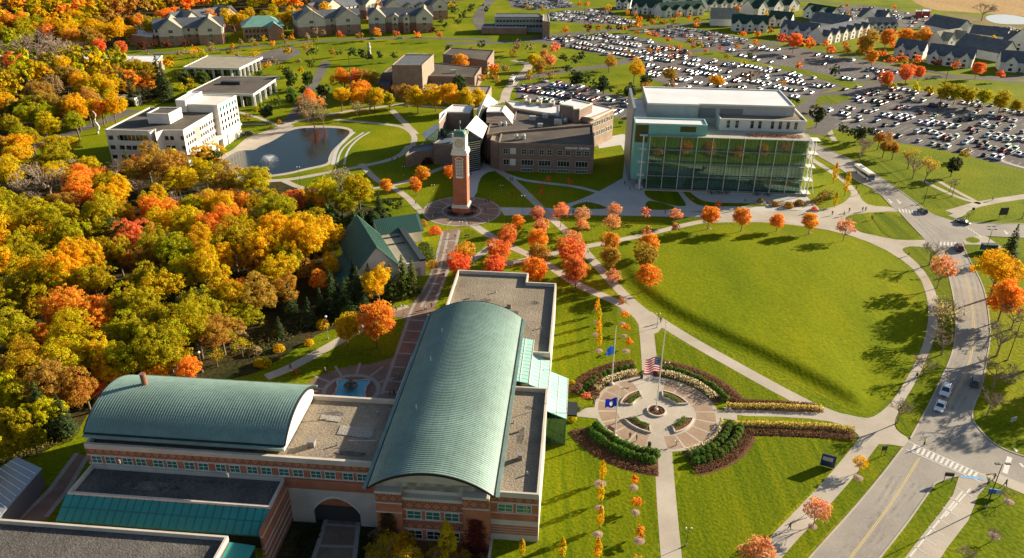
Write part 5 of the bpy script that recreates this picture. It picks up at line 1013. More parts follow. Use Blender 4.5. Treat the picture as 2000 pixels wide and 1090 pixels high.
b = MB(); b.add([(-6.2,0,5.6),(-6.2,Lr*.65,5.6),(-10.8,Lr*.65,2.4),(-10.8,0,2.4),(-6.2,0,5.3),(-6.2,Lr*.65,5.3),(-10.8,Lr*.65,2.1),(-10.8,0,2.1)], [(0,1,2,3),(7,6,5,4),(0,3,7,4),(2,6,7,3)]); b.obj('lean_to_roof', greenroof, t); wall_box('lean_to_wall', whitewall, (-10.6, -5.75, .2, Lr*.64, 0, 2.1))
fr_ = loc_(G(831,509,4.6)); br_ = loc_(G(784,441,4.6)); block(t, [(5.9, fr_[1]), (fr_[0], fr_[1]), (br_[0], br_[1]), (5.9, br_[1])], 4.6, whitewall, tanroof, capm=whitewall)
b = MB(); b.prism([(fr_[0]-1.6, fr_[1]-.1), (fr_[0]+.1, fr_[1]-.1), (br_[0]+.1, br_[1]+1), (br_[0]-1.6, br_[1]+1)], 4.61, 5.3); b.obj('ridge_monitor', mat('dark_standing_seam', (.05,.06,.065), .5, .3), t); wall_box('door', greymetal, (fr_[0]-3, fr_[0]-1.6, fr_[1]-.08, fr_[1]+.02, .05, 2.8))
for k in range(2): wall_box('roof_beam', dark, (6.3, min(fr_[0], br_[0])-2, fr_[1]*.3+br_[1]*.7-4+k*5, fr_[1]*.3+br_[1]*.7-3.75+k*5, 4.22, 4.5))
# ================================================================== OTHER BUILDINGS
def l2(t, p):
    d = Vector((p[0]-t.location.x, p[1]-t.location.y)); a = -t.rotation_euler.z; return (d.x*math.cos(a)-d.y*math.sin(a), d.x*math.sin(a)+d.y*math.cos(a))
def onp(x, y, P0, P1):
    "the point of the vertical plane through P0, P1 seen at pixel (x, y)"
    d = fw*F + rt*(x-1000) - up*(y-545); e = Vector((P1.x-P0.x, P1.y-P0.y)); nn = Vector((-e.y, e.x)); k = nn.dot(Vector((P0.x, P0.y)))/nn.dot(Vector((d.x, d.y))); return Vector((d.x*k, d.y*k, H+d.z*k))
def pblock(t, px, z, wm, rm, z0=0, capm=None, par=.4, cap=.4, wname='wall', rname='roof'):
    block(t, [l2(t, G(x, y, z)) for x, y in px], z, wm, rm, z0, capm, par, cap, wname, rname)
def pwins(t, A, B, ss, z, w_, h, gm=None, fm=None, nx=2, nz=1, frame=True, ztop=0, proud=.02):
    "windows along the wall whose top edge runs A->B (pixels at height ztop); ss are fractions"
    a = l2(t, G(*A, ztop)); c = l2(t, G(*B, ztop)); Lw = math.hypot(c[0]-a[0], c[1]-a[1]); wins(t, a, c, [s_*Lw for s_ in ss], z, w_, h, gm, fm, nx, nz, frame, proud)
def mkb(name, label, cat, x, y, x2, y2, z=0, group=None):
    a = G(x, y, z); c = G(x2, y2, z); return thing(name, label, cat, (a.x, a.y, 0), math.atan2(c.y-a.y, c.x-a.x), group)
def slab(t, px, name, m, th=.25):
    "sloping slab through pixel corners with their own heights (x, y, z)"
    P = [(*l2(t, G(x, y, z)), z) for x, y, z in px]; n_ = len(P)
    if sum(P[i-1][0]*P[i][1]-P[i][0]*P[i-1][1] for i in range(n_)) < 0: P = P[::-1]
    b = MB(); b.add(P+[(p[0], p[1], p[2]-th) for p in P], [tuple(range(n_)), tuple(range(2*n_-1, n_-1, -1))]+[(i, n_+i, n_+(i+1) % n_, (i+1) % n_) for i in range(n_)]); return b.obj(name, m, t)
# ---- brick student centre
t = mkb('student_centre', 'brown brick student centre with white gables and its name in white letters', 'building', 974, 333, 1160, 341)
pblock(t, [(974,278),(1161,284),(1158.5,244),(979,259)], 11.3, brick_b, roof_dk, capm=brick_t)
pblock(t, [(979,257.5),(1158,242.5),(1115,225),(1010,207),(1004,234),(956,242),(951,262)], 11.9, brick_b, roof_dk, capm=brick_t)
pblock(t, [(958,273),(973.5,277),(978,260),(965,256)], 11.0, brick_b, tanroof, capm=brick_t)
pblock(t, [(1117,226),(1153,229.5),(1199.5,211),(1159,202)], 13.6, brick_t, whiteroof, capm=brick_t)
slab(t, [(1199.5,211,13.1),(1153,229.5,13.1),(1159,244,11),(1175,240,11)][:0] or [(1152.5,230,13.2),(1160,233,13.2),(1199,213,13.2),(1197,211,13.2)], 'coping', cream, .3)
pblock(t, [(1093,203),(1119,207),(1121,213),(1132,212),(1157,201),(1117,193)], 17.5, brick_b, whiteroof, z0=11.6, capm=cream, wname='penthouse_wall', rname='penthouse_roof')
pblock(t, [(987,196),(1093,206),(1093,224),(1003,210),(997,204)], 12.8, brick_t, whiteroof, capm=cream)
for x0, y0 in ((1025,190),(1047,192),(1072,194)): pblock(t, [(x0,y0+6),(x0+10,y0+7),(x0+12,y0+2),(x0+3,y0+1)], 14.2, brick_t, whiteroof, z0=12.7, wname='skylight', rname='skylight_roof')
a = l2(t, G(974,278,11.3)); c = l2(t, G(1161,284,11.3)); Lk = math.hypot(c[0]-a[0], c[1]-a[1]); fx = lambda v: (v-880)/850*Lk
wins(t, a, c, [fx(v) for v in (942,1105,1175,1265,1335,1430,1500,1595,1667)], 7.0, 1.7, 1.9, glass_dk, white, 2, 2, proud=.03)
wins(t, a, c, [fx(v) for v in (1138,1295,1463,1625)], 2.6, 4.5, 2.1, glass_dk, white, 4, 1, proud=.03); wins(t, a, c, [fx(v) for v in (948,)], 2.6, 2.2, 2.1, glass_dk, white, 2, 1, proud=.03)
wins(t, a, c, [fx(v) for v in (1138,1295,1463,1625)], .1, 4.5, 1.1, glass_t, white, 4, 1, proud=.03)
wins(t, a, c, [fx(v) for v in (1008,)], 2.5, 2.0, 2.3, whitewall, white, 1, 1, proud=.03); wins(t, a, c, [fx(v) for v in (1009,)], 7.0, 2.0, 2.1, whitewall, white, 1, 1, proud=.03)
pwins(t, (1153,229.5), (1199.5,211), [.12,.2,.32,.4,.52,.6,.72,.8,.92], 9.0, 1.3, 1.9, ztop=13.6); pwins(t, (1153,229.5), (1199.5,211), [.12,.2,.32,.4,.52,.6,.72,.8,.92], 4.6, 1.3, 1.9, ztop=13.6)
tc = bpy.data.curves.new('lettering', 'FONT'); tc.body = 'KIRKHOF CENTER'; tc.size = 1.02; tc.extrude = .06; tc.offset = .035; tc.space_character = 1.12; tc.materials.append(mat('sign_white', (.95,.95,.93), .5))
o = bpy.data.objects.new('lettering_curve', tc); me = bpy.data.meshes.new_from_object(o); bpy.data.objects.remove(o); o = link('lettering', me, t); dd = Vector((c[0]-a[0], c[1]-a[1])).normalized(); nn = Vector((dd.y, -dd.x)); o.location = (a[0]+dd.x*fx(1475)+nn.x*.12, a[1]+dd.y*fx(1462)+nn.y*.12, 9.6); o.rotation_euler = (math.pi/2, 0, math.atan2(dd.y, dd.x))
# gables: ridge front apex -> back, right eave
for (f0, f1, e0, e1, zr, ze) in (((910,250),(930,225.5),(942,270),(952,246),17.5,12.5), ((943,203),(952,184),(957,212),(972,199),18,13)):
    slab(t, [(*f0,zr),(*f1,zr),(*e1,ze),(*e0,ze)], 'white_gable_roof', white); A0 = G(*f0, zr); A1 = G(*f1, zr); E0 = G(*e0, ze); E1 = G(*e1, ze); W0 = 2*A0-E0; W1 = 2*A1-E1
    P = [(*l2(t, A0), zr), (*l2(t, A1), zr), (*l2(t, W1), ze), (*l2(t, W0), ze)]; b = MB(); b.add(P+[(p[0], p[1], p[2]-.25) for p in P], [(0,1,2,3),(7,6,5,4),(0,3,7,4),(1,5,6,2)]); b.obj('white_gable_roof', white, t)
    b = MB(); i0 = l2(t, E0*.93+W0*.07); i1 = l2(t, W0*.93+E0*.07); k0 = l2(t, E1*.93+W1*.07); k1 = l2(t, W1*.93+E1*.07); b.prism([i0, k0, k1, i1], 0, ze-.3); ap = l2(t, A0*.97+A1*.03); b.add([(*i0, ze-.3), (*i1, ze-.3), (*ap, zr-.4)], [(0, 2, 1)]); gw = b.obj('glass_gable_wall', glass_dk, t)
    b = MB()
    for i in range(14): z = .8+i*(ze-1)/14*1.0; b.prism([(i0[0]+.0, i0[1]-.12), (i1[0], i1[1]-.12), (i1[0], i1[1]-.02), (i0[0], i0[1]-.02)], z, z+.14)
    b.obj('louvre', mat('pale_louvre', (.42,.4,.33), .6), gw)
pblock(t, [(858,238),(873,218),(917,219),(925,206),(884,204),(858,222)], 15.0, brick_b, whiteroof, capm=whitewall); pblock(t, [(950,218),(981,218),(986,207),(955,205)], 15.0, brick_b, whiteroof, capm=whitewall)
slab(t, [(981,217,15),(1001,242,11.5),(1006,226,11.5),(987,206,15)], 'sloped_panel', white); slab(t, [(950,219,14.4),(981,219,14.4),(1000,243,12),(950,240,12)], 'sloped_wall', brick_b)
slab(t, [(855,239,12),(824,261,5.5),(830,272,5.5),(858,250,12)], 'sloped_panel', white); slab(t, [(858,250,11.9),(830,272,5.4),(852,280,5.4),(892,254,11.9)], 'sloped_glazing', glass_g)
pblock(t, [(846,280),(870,262),(892,252),(908,262),(908,285),(885,283)], 8.5, brick_b, mat('blue_grey_membrane', (.10,.13,.16), .6), capm=brick_t)
pblock(t, [(792,302),(812,296),(880,287),(884,276),(845,279),(806,286)], 5.6, brick_t, mat('blue_grey_membrane2', (.11,.14,.17), .6), capm=brick_t)
pblock(t, [(917,262),(950,262),(951,250),(925,246)], 10.5, brick_b, roof_dk, capm=brick_t); b = MB()
for (x, y) in ((977,244),(986,243),(1105,236),(1008,268),(1022,267)): q = l2(t, G(x, y, 12)); b.lathe([(0,13.4),(.7,13.2),(.9,12.4),(.9,11.2),(0,11.2)], q[0], q[1], 10)
for (x, y, s_) in ((1105,228,1.8),(1065,228,1.2),(1090,240,1.6),(1040,232,1.3),(1055,246,1.0)): q = l2(t, G(x, y, 12)); b.box(q[0]-s_, q[0]+s_, q[1]-s_*.8, q[1]+s_*.8, 11.3, 12.3+s_*.7)
b.obj('roof_unit', metal, t, kind='stuff')
# ---- glass library
P0 = G(1365,373); P1 = G(1560,380); dl = (P1-P0).normalized(); L0 = onp(1262,352,P0,P1); L1 = onp(1572,382,P0,P1)
t = thing('glass_library', 'large library with a green glass curtain wall and white steel frame', 'library', (L0.x, L0.y, 0), math.atan2(dl.y, dl.x)); Wp = math.hypot(L1.x-L0.x, L1.y-L0.y)-2.2; ZT = (onp(1272,267,P0,P1).z+onp(1578,270,P0,P1).z)/2
print('library', L0, L1, Wp, ZT)
b = MB(); b.box(0, Wp, 0, 26, .5, ZT-.4); b.obj('curtain_wall', glass_g, t); b = MB(); b.box(-.4, Wp+.4, -.4, 26, ZT-.39, ZT); b.obj('terrace', concrete, t)
b = MB(); b.box(-1, Wp+2.5, -1.6, 26, 0, .5); b.obj('plinth', concrete, t)
b = MB()
for i in range(43): x = Wp*i/42; b.box(x-.03, x+.03, -.12, -.01, .5, ZT-.4)
for i in range(28): z = .5+(ZT-.9)*i/27; b.box(0, Wp, -.10, -.01, z-.018, z+.018)
b.obj('mullion', mat('mullion_green', (.10,.15,.12), .4, .4), t, kind='stuff')
for i in range(11):
    x = Wp*(i)/10; b = MB(); b.tube((x, -1.1, 0), (x, -1.1, ZT+.3), .11, .11, 6)
    for k in range(5): b.tube((x, -1.1, 1+ZT*k/5), (x, -.1, 1+ZT*k/5), .05, .05, 4)
    b.obj('steel_mast', white, t)
for k in range(5):
    z = ZT*(k+.02)/4.15+.6; b = MB(); b.box(-.5, Wp+.5, -1.5, -.7, z, z+.12); b.obj('catwalk', mat('steel_grating', (.35,.38,.35), .5, .4), t)
for sx in (-2.3, Wp+2.3):
    b = MB()
    for (p, q, r) in (((sx,-1,0),(sx,-1,ZT),.22),((sx,2.5,0),(sx,2.5,ZT),.2),((sx+(3 if sx > 0 else 0),1,0),(sx,-1,ZT*.5),.13),((sx,-1,ZT*.5),(sx,2.5,ZT*.75),.12),((sx,2.5,ZT*.25),(sx,-1,ZT*.5),.12)): b.tube(p, q, r, r, 6)
    for k in range(5): z = ZT*k/4.15+.7; b.box(sx-1.4, sx+1.4, -1.5, 2.8, z, z+.14)
    b.obj('braced_tower', white, t)
b = MB()
for i in range(2):
    for k in range(8): x = 22+i*0+k*3.6; z = 3.2+i*8+(k*.0); b.tube((x,.4,z),(x,.4,z+1.3),.09,.09,5)
gl = b.obj('pendant_lamps', lampglass, t)
terr = l2(t, G(1245,352)); b = MB(); q = [l2(t, G(x, y, 3.2)) for x, y in ((1249,352),(1336,353),(1366,372))]; q = [q[0], q[1], q[2], (q[2][0]+.5, -.3), (-1.2, -.3)]; b.prism(q, 0, [3.2, 3.2, .6, .6, 3.2][:5] if 0 else 3.2) if 0 else None
# upper storeys
def lz(x, y, yl): A_0 = Vector((L0.x-math.sin(t.rotation_euler.z)*yl, L0.y+math.cos(t.rotation_euler.z)*yl, 0)); p = onp(x, y, A_0, A_0+dl); q = l2(t, p); return q[0], p.z
xa, za = lz(1241,240,1.2); xb, zb = lz(1382,243,1.2); tealp = mat('mint_metal_panel', (.17,.42,.36), .45, .1, noise=(.4,.06,3))
block(t, [(xa,.8),(xb,.8),(xb,8.5),(xa,8.5)], (za+zb)/2, tealp, whiteroof, z0=ZT-.2, capm=mat('mint_coping', (.3,.5,.46), .5)); print('teal', xa, xb, za, zb)
b = MB(); b.box(xa, 0, .9, 22, 3.5, ZT-.3); b.obj('west_wall', tealp, t); wins(t, (xa,.8), (xb,.8), [(xb-xa)*.74], ZT+1.2, 5.5, 2.0, glass_dk, None, frame=False); wins(t, (xa,.8), (xb,.8), [(xb-xa)*.1], ZT-3, 4.5, 7.0, glass_dk, None, frame=False)
xc, zc_ = lz(1407,232,9); xd, zd_ = lz(1577,236,9); block(t, [(xc,9),(xd,9),(xd,34),(xc,34)], (zc_+zd_)/2, whitewall, gravel, z0=0, capm=white); print('stone', xc, xd, zc_, zd_)
wins(t, (xc,9), (xd,9), [(xd-xc)*f_ for f_ in (.1,.2,.375,.465,.61,.70,.79,.88)], ZT+1.0, 1.1, 2.9, glass_dk, None, frame=False)
yp = 15; xe, ze_ = lz(1265,203,yp); xf, zf_ = lz(1555,207,yp); print('pent', xe, xf, ze_, zf_)
block(t, [(xe,yp),(xe+(xf-xe)*.35,yp),(xe+(xf-xe)*.35,yp+1.2),(xf,yp+1.2),(xf,yp+26),(xe,yp+26)], (ze_+zf_)/2, greymetal, whiteroof, z0=ZT-.2, capm=white)
b = MB(); zt = (ze_+zf_)/2
for (f0, f1) in ((.355,.47),(.50,.655)): b.box(xe+(xf-xe)*f0, xe+(xf-xe)*f1, yp+1.05, yp+1.18, ZT+2.5, zt-1.6)
b.obj('louvre_panel', mat('louvre_grey', (.17,.17,.17), .6), t)
b = MB(); b.box(xa-.5, xa+.5, 9, 40, 0, zt-.5); b.obj('west_fin', mat('dark_grey_panel', (.20,.22,.22), .5, .2), t); block(t, [(xa+.6,8.6),(xe-.1,8.6),(xe-.1,40),(xa+.6,40)], ZT+3, greymetal, whiteroof, capm=white)  # west fin in a darker grey metal than the block beside it
# terrace dark planting on the library roof
tuft('roof_planting', [Vector((L0.x+dl.x*u-math.sin(t.rotation_euler.z)*3, L0.y+dl.y*u+math.cos(t.rotation_euler.z)*3)) for u in (Wp*.62, Wp*.97)], 3, .8, (.24,.09,.03), 'rusty grasses on the library roof terrace', 20, .16)
bpy.data.objects['roof_planting'].location.z = ZT
# ---- white concrete office block by the pond
t = mkb('office_block', 'white concrete office block with small square windows beside the pond', 'building', 204.5, 253, 357, 254, 14.7)
pblock(t, [(204.5,253),(288,255),(302,253),(303,260),(318,254),(357,254),(426,213),(360,209),(292,209)], 14.7, whitewall, roof_dk, z0=0, capm=whitewall)
pblock(t, [(424,205),(461,186),(394,184),(364,203)], 17.6, whitewall, whitewall, capm=white); pblock(t, [(286,221),(329,222),(353.5,209.5),(310,209)], 18.6, whitewall, roof_dk, z0=14.5, capm=whitewall, wname='penthouse_wall', rname='penthouse_roof')
pblock(t, [(342,195),(361,196),(394,178.5),(373,178)], 19.4, whitewall, whiteroof, z0=14.5, capm=white, wname='penthouse_wall', rname='penthouse_roof')
a = l2(t, G(302,253,14.7)); b = MB(); b.box(a[0]-.6, a[0]+.1, a[1]-4.5, a[1]+1, 0, 14.7); b.obj('fin_wall', whitewall, t)
for z in (10.8, 7.0, 3.2):
    pwins(t, (204.5,253), (288,255), ([.10,.32,.48,.62,.78,.90] if z < 10 else [.10,.32,.92]), z, 1.9, 1.6, ztop=14.7, frame=False); pwins(t, (318,254), (357,254), [.12,.38,.9], z, 1.3, 1.5, ztop=14.7, frame=False)
pwins(t, (204.5,253), (288,255), [.5,.78], 10.6, 6.2, 2.2, ztop=14.7, nx=4)
for z in (10.7, 7.9, 5.1): pwins(t, (357,254), (426,213), [.07,.13,.19,.25,.44,.50,.56,.62,.70,.76,.82][:11], z, 1.3, 1.4, ztop=14.7, frame=False)
pwins(t, (357,254), (426,213), [.345], 7.4, 4.0, 5.6, mat('screen_block', (.30,.24,.19), .8), ztop=14.7, nx=6, nz=1)
for z in (14.6, 11.9, 9.2, 6.5): pwins(t, (424,205), (461,186), [.12,.28,.44,.6,.76,.9], z, 1.4, 1.5, glass_t if z > 14 else glass_dk, ztop=17.6, frame=False)
A0 = G(357,254,14.7); A1 = G(426,213,14.7); e = (A1-A0); e.z = 0; Lz = e.length; e.normalize(); nn = Vector((e.y, -e.x, 0)); b = MB()
for i in range(9): p = l2(t, A0+e*(i*Lz/6)+nn*2.2); b.box(p[0]-.5, p[0]+.5, p[1]-.5, p[1]+.5, 0, 4.2)
b.obj('pier', whitewall, t, kind='stuff'); b = MB(); q = [l2(t, p) for p in (A0, A0+e*Lz*1.45, A0+e*Lz*1.45+nn*2.8, A0+nn*2.8)]; b.prism(q, 4.2, 5.0); b.obj('balcony', whitewall, t)
# ---- white curling sculpture and other small landmarks
p = G(192,262); b = MB(); k = [(-.4,0,0),(.1,0,1.4),(1.0,0,3.0),(.5,0,4.6),(-.3,0,5.6),(.2,0,7),(.9,0,8.6),(.3,0,9.6),(-.2,0,10.3)]
for a, c in zip(k[:-1], k[1:]): b.tube(a, c, .55-.04*a[2], .55-.04*c[2], 10)
o = b.obj('sculpture', white, smooth=True); o.location = p; tag(o, 'tall white curling sculpture beside the white office block', 'sculpture')
p = G(722,112); t = thing('statue', 'grey carved column statue among pines on the far lawn', 'statue', (p.x, p.y, 0)); b = MB(); b.lathe([(1.6,0),(1.6,1),(1.2,1.2),(1.0,5)], 0, 0, 10); b.obj('pedestal', stone, t); b = MB(); b.lathe([(1.0,5),(1.3,6),(.8,7.6),(1.0,8.6),(0,9.4)], 0, 0, 10); b.obj('figure', stone, t)
# ---- flat white pavilions with columns
def pavilion(label, px, z, cols, wm=white, rm=tanroof, inner=glass_dk, eave=1.0):
    A0 = G(*px[0], z); t = mkb('pavilion', label, 'building', *px[0], *px[1], z); P = [l2(t, G(x, y, z)) for x, y in px]; block(t, P, z, wm, rm, z0=z-1.1, capm=wm, par=.3, rname='roof', wname='roof_edge')
    cx = sum(p[0] for p in P)/len(P); cy = sum(p[1] for p in P)/len(P); b = MB(); b.prism([(cx+(p[0]-cx)*.86, cy+(p[1]-cy)*.86) for p in P], 0, z-1.12); b.obj('glass_wall', inner, t)
    b = MB()
    for i in range(4):
        a, c = P[i], P[(i+1) % 4]
        if i not in (0, 1): continue
        for s_ in range(cols): f_ = (s_+.08)/cols+.0; x = a[0]+(c[0]-a[0])*f_; y = a[1]+(c[1]-a[1])*f_; x = cx+(x-cx)*.97; y = cy+(y-cy)*.97; b.box(x-.25, x+.25, y-.25, y+.25, 0, z-1.1); b.box(x+.5, x+.9, y-.2, y+.2, 0, z-1.1)
    b.obj('columns', wm, t, kind='stuff'); return t, P
t, P = pavilion('long low dark-roofed white hall with paired columns by the square', [(364,181),(494,184),(546,149),(430,149)], 6.5, 5, rm=roof_dk)
b = MB(); p = l2(t, G(452,163,6.5)); b.box(p[0]-5, p[0]+5, p[1]-1.5, p[1]+1.5, 6.2, 7.6); b.obj('roof_unit', dark, t)
t, P = pavilion('flat tan-roofed white pavilion with columns farther from the pond', [(357,131),(467,133),(513,111),(405,108)], 6.5, 6)
t, P = pavilion('low white-edged pavilion half hidden among yellow trees', [(97,203),(160,207),(215,192),(150,185)], 4.5, 3, rm=tanroof); t, P = pavilion('small low canopy with white edge behind young green trees', [(180,188),(262,192),(275,186),(230,184)], 4.0, 4, rm=tanroof)
t = mkb('brick_hall', 'long low brick hall with white cornice inside the golden wood', 'building', 72, 118, 305, 122, 8); pblock(t, [(72,115),(305,121),(317,108),(110,107)], 8, brick_t, whiteroof, capm=white); pwins(t, (72,115), (305,121), lin(.05,.95,14), 4.5, 1.6, 1.6, ztop=8, frame=False); pwins(t, (305,121), (317,108), [.3,.6], 3, 1.5, 3.5, ztop=8, frame=False)
t = mkb('brick_hall', 'small flat brick hall at the left edge above the road', 'building', -30, 112, 24, 104, 6); pblock(t, [(-30,112),(22,106),(26,102),(-30,104)], 6, brick_t, whiteroof, capm=white)
# ---- dark brick arts building
t = mkb('arts_building', 'dark brown brick arts building with a tall stage block', 'building', 735, 165, 935, 150, 8)
pblock(t, [(735,152),(742,143),(765,127),(765,146),(900,147),(936,148),(940,130),(846,130),(840,110),(900,108),(960,112),(965,126),(963,131),(1000,118),(985,135),(938,152),(741,157)][:0] or [(743,146),(927,150),(940,131),(800,118),(760,132)], 8.2, brick_b, roof_dk, capm=brick_b)
pblock(t, [(765,127),(824,127),(847,106),(790,106)], 16.5, brick_t, slate, capm=brick_t, wname='stage_wall', rname='stage_roof'); pblock(t, [(865,105),(952,118),(965,98),(880,93)], 8.5, brick_b, roof_dk, capm=brick_b); pblock(t, [(804,174),(858,178),(862,161),(815,160)], 4.8, brick_t, gravel, capm=brick_t); pblock(t, [(860,182),(950,188),(960,168),(868,166)], 5.2, brick_t, gravel, capm=brick_t)
pblock(t, [(735,163),(760,168),(765,150),(744,147)], 5.5, brick_b, slate, capm=brick_b)
b = MB()
for (x, y) in ((885,140),(800,108),(812,108),(830,109)): q = l2(t, G(x, y, 8.5)); b.box(q[0]-1.5, q[0]+1.5, q[1]-1, q[1]+1, 8, 9.5)
b.obj('roof_unit', metal, t, kind='stuff')
# ---- dark glass office at the top
t = mkb('glass_office', 'dark blue-grey office with brick ends at the tree lined junction', 'building', 966, 60, 1060, 60); pblock(t, [(966,33),(1062,33),(1053,26),(968,26)], 11, greymetal, slate, capm=slate); pblock(t, [(1060,40),(1074,42),(1072,28),(1061,28)], 12, brick_p, tanroof, capm=cream); pblock(t, [(940,52),(1028,53),(1030,46),(945,46)], 5, brick_p, slate, capm=cream)
pwins(t, (966,33), (1062,33), lin(.06,.94,14), 7.2, 1.9, 1.8, ztop=11, frame=False); pwins(t, (966,33), (1062,33), lin(.06,.94,14), 3.6, 1.9, 1.8, ztop=11, frame=False)
# ---- red low building in the far lot
t = mkb('red_building', 'small red flat building standing in the far gravel car park', 'building', 1789, 26, 1818, 27); pblock(t, [(1789,22),(1802,22),(1803,18),(1790,18)], 5.5, mat('red_panel', (.35,.04,.03), .6), greymetal); pblock(t, [(1803,22),(1818,22),(1818,17.5),(1804,17.5)], 4.5, mat('red_panel2', (.40,.05,.04), .6), whiteroof)
# ---- dormitories
def dorm(label, A, B, depth, h, gx, rm=slate, cross=tanroof, back=True, rows=3, hip=None):
    "A, B: pixel feet of the front wall; gx: (from, to) fractions of each front gable"
    t = mkb('dormitory', label, 'dormitory', *A, *B, 0, 'gabled brick dormitories'); Lw = math.hypot(*l2(t, G(*B))); 
    b = MB(); b.box(0, Lw, 0, depth, 0, h*.58); b.obj('brick_wall', brick_p, t); b = MB(); b.box(.05, Lw-.05, .05, depth-.05, h*.58, h); b.obj('upper_wall', cream, t)
    gable(t, 0, Lw, 0, depth, h, h+min(depth*.28, 5), 'x', rm, cream, .6); ss = []
    for (f0, f1) in gx:
        x0, x1 = Lw*f0, Lw*f1; w_ = x1-x0; b = MB(); b.box(x0, x1, -4, .0, 0, h*.58); b.obj('bay_wall', brick_p, t); b = MB(); b.box(x0+.05, x1-.05, -3.95, 0, h*.58, h); b.obj('upper_wall', cream, t)
        gable(t, x0, x1, -4, depth*(.98 if w_ > 8 else .6), h, h+max(w_*.34, min(depth*.28, 5)+1.0 if w_ > 8 else 0), 'y', cross, cream, .5)
        for r_ in range(rows): wins(t, (x0, -4), (x1, -4), [w_*.5], 1.2+r_*h/rows, min(2.6, w_*.3), h/rows*.5, nx=2, frame=w_ > 7)
        for r_ in range(rows): wins(t, (x1, -4), (x1, 0), [2], 1.2+r_*h/rows, 1.2, h/rows*.45, frame=False)
    fs = [f_ for f_ in lin(.04, .96, max(3, int(Lw/4.5))) if not any(g0-.02 < f_ < g1+.02 for g0, g1 in gx)]
    for r_ in range(rows): wins(t, (0, 0), (Lw, 0), [f_*Lw for f_ in fs], 1.2+r_*h/rows, 1.4, h/rows*.5, frame=False)
    for r_ in range(rows): wins(t, (Lw, 0), (Lw, depth), [depth*f_ for f_ in (.25, .5, .75)], 1.2+r_*h/rows, 1.3, h/rows*.5, frame=False)
    return t
dorm('dormitory with two tan front gables nearest the golden wood', (305,90), (440,84), 18, 11, [(.08,.42),(.64,.98)]); dorm('dormitory wing stepping back into the wood behind two front gables', (350,72), (468,56), 16, 11, [(.1,.35),(.7,.98)])
t = mkb('dormitory_annex', 'low white-roofed annex at the west end of the dormitories', 'building', 250, 84, 305, 88); pblock(t, [(249,66),(297,71),(304,60),(268,58)], 7, brick_p, whiteroof, capm=white)
t = mkb('common_hall', 'brick common hall with a pale teal hipped metal roof', 'building', 478, 80, 556, 76); Lw = math.hypot(*l2(t, G(556,76))); b = MB(); b.box(0, Lw, 0, 24, 0, 9); b.obj('wall', brick_p, t)
tr_ = mat('faded_teal_roof', (.16,.33,.27), .5, .1, noise=(.2,.1,3)); b = MB(); b.add([(-.8,-.8,9),(Lw+.8,-.8,9),(Lw+.8,24.8,9),(-.8,24.8,9),(Lw*.3,12,14.5),(Lw*.7,12,14.5)], [(0,1,5,4),(1,2,5),(2,3,4,5),(3,0,4),(3,2,1,0)]); b.obj('hip_roof', tr_, t); gable(t, Lw*.6, Lw*.95, -4, 10, 8, 11.5, 'y', tr_, brick_p, .4); b = MB(); b.box(Lw*.6, Lw*.95, -4, 0, 0, 8); b.obj('porch_wall', brick_p, t)
wins(t, (0,0), (Lw*.58,0), lin(2, Lw*.55, 6), 1.5, 1.8, 2.2, frame=False); wins(t, (0,0), (Lw*.58,0), lin(2, Lw*.55, 6), 5.2, 1.8, 2.2, frame=False)
dorm('dormitory with one white gable just east of the teal-roofed hall', (580,71), (706,64), 16, 11.5, [(.02,.44),(.6,.98)]); dorm('dormitory wing stepping back behind the single white gable', (620,52), (752,30), 16, 11.5, [(.05,.35),(.66,.98)]); dorm('rearmost dormitory wing against the golden wood', (650,38), (760,10), 14, 11, [(.1,.3),(.4,.6),(.7,.9)])
dorm('dormitory with four front gables facing the far lawn', (722,63), (846,62), 16, 11.5, [(.0,.26),(.36,.46),(.54,.64),(.74,1.0)]); dorm('second row dormitory behind the four gabled front', (752,42), (872,36), 14, 11.5, [(0,.25),(.35,.45),(.55,.65),(.75,1)]); dorm('third row dormitory beside the receding avenue', (775,25), (886,18), 14, 11.5, [(0,.25),(.35,.45),(.55,.65),(.75,1)]); dorm('farthest dormitory row at the top of the avenue', (795,8), (902,0), 14, 11.5, [(0,.25),(.4,.6),(.75,1)])
# ---- white townhouses
TH = []
def town(label, A, B, depth, ng, h=5.6, rm=None, plain=False):
    t = mkb('townhouse_row', label, 'townhouse', *A, *B, 0, 'white gabled townhouses'); Lw = math.hypot(*l2(t, G(*B))); rm = rm or slate
    b = MB(); b.box(0, Lw, 0, depth, 0, h); b.obj('wall', white, t); gable(t, 0, Lw, 0, depth, h, h+depth*.42, 'x', rm, white, .4)
    if ng:
        w_ = Lw/ng*.62
        for i in range(ng):
            xc_ = Lw*(i+.5)/ng; b = MB(); b.box(xc_-w_/2, xc_+w_/2, -2.2, 0, 0, h); b.obj('bay_wall', white, t); gable(t, xc_-w_/2, xc_+w_/2, -2.2, depth*.42, h, h+w_*.5, 'y', rm, white, .3)
            wins(t, (xc_-w_/2, -2.2), (xc_+w_/2, -2.2), [w_*.5], 3.4, 1.5, 1.4, frame=False); wins(t, (xc_-w_/2, -2.2), (xc_+w_/2, -2.2), [w_*.5], .6, 2.0, 1.7, frame=False)
        wins(t, (0, 0), (Lw, 0), [Lw*i/ng for i in range(1, ng)], .3, 1.1, 2.2, frame=False)
    wins(t, (Lw, 0), (Lw, depth), [depth*.35, depth*.65], 3.2, 1.1, 1.3, frame=False); return t
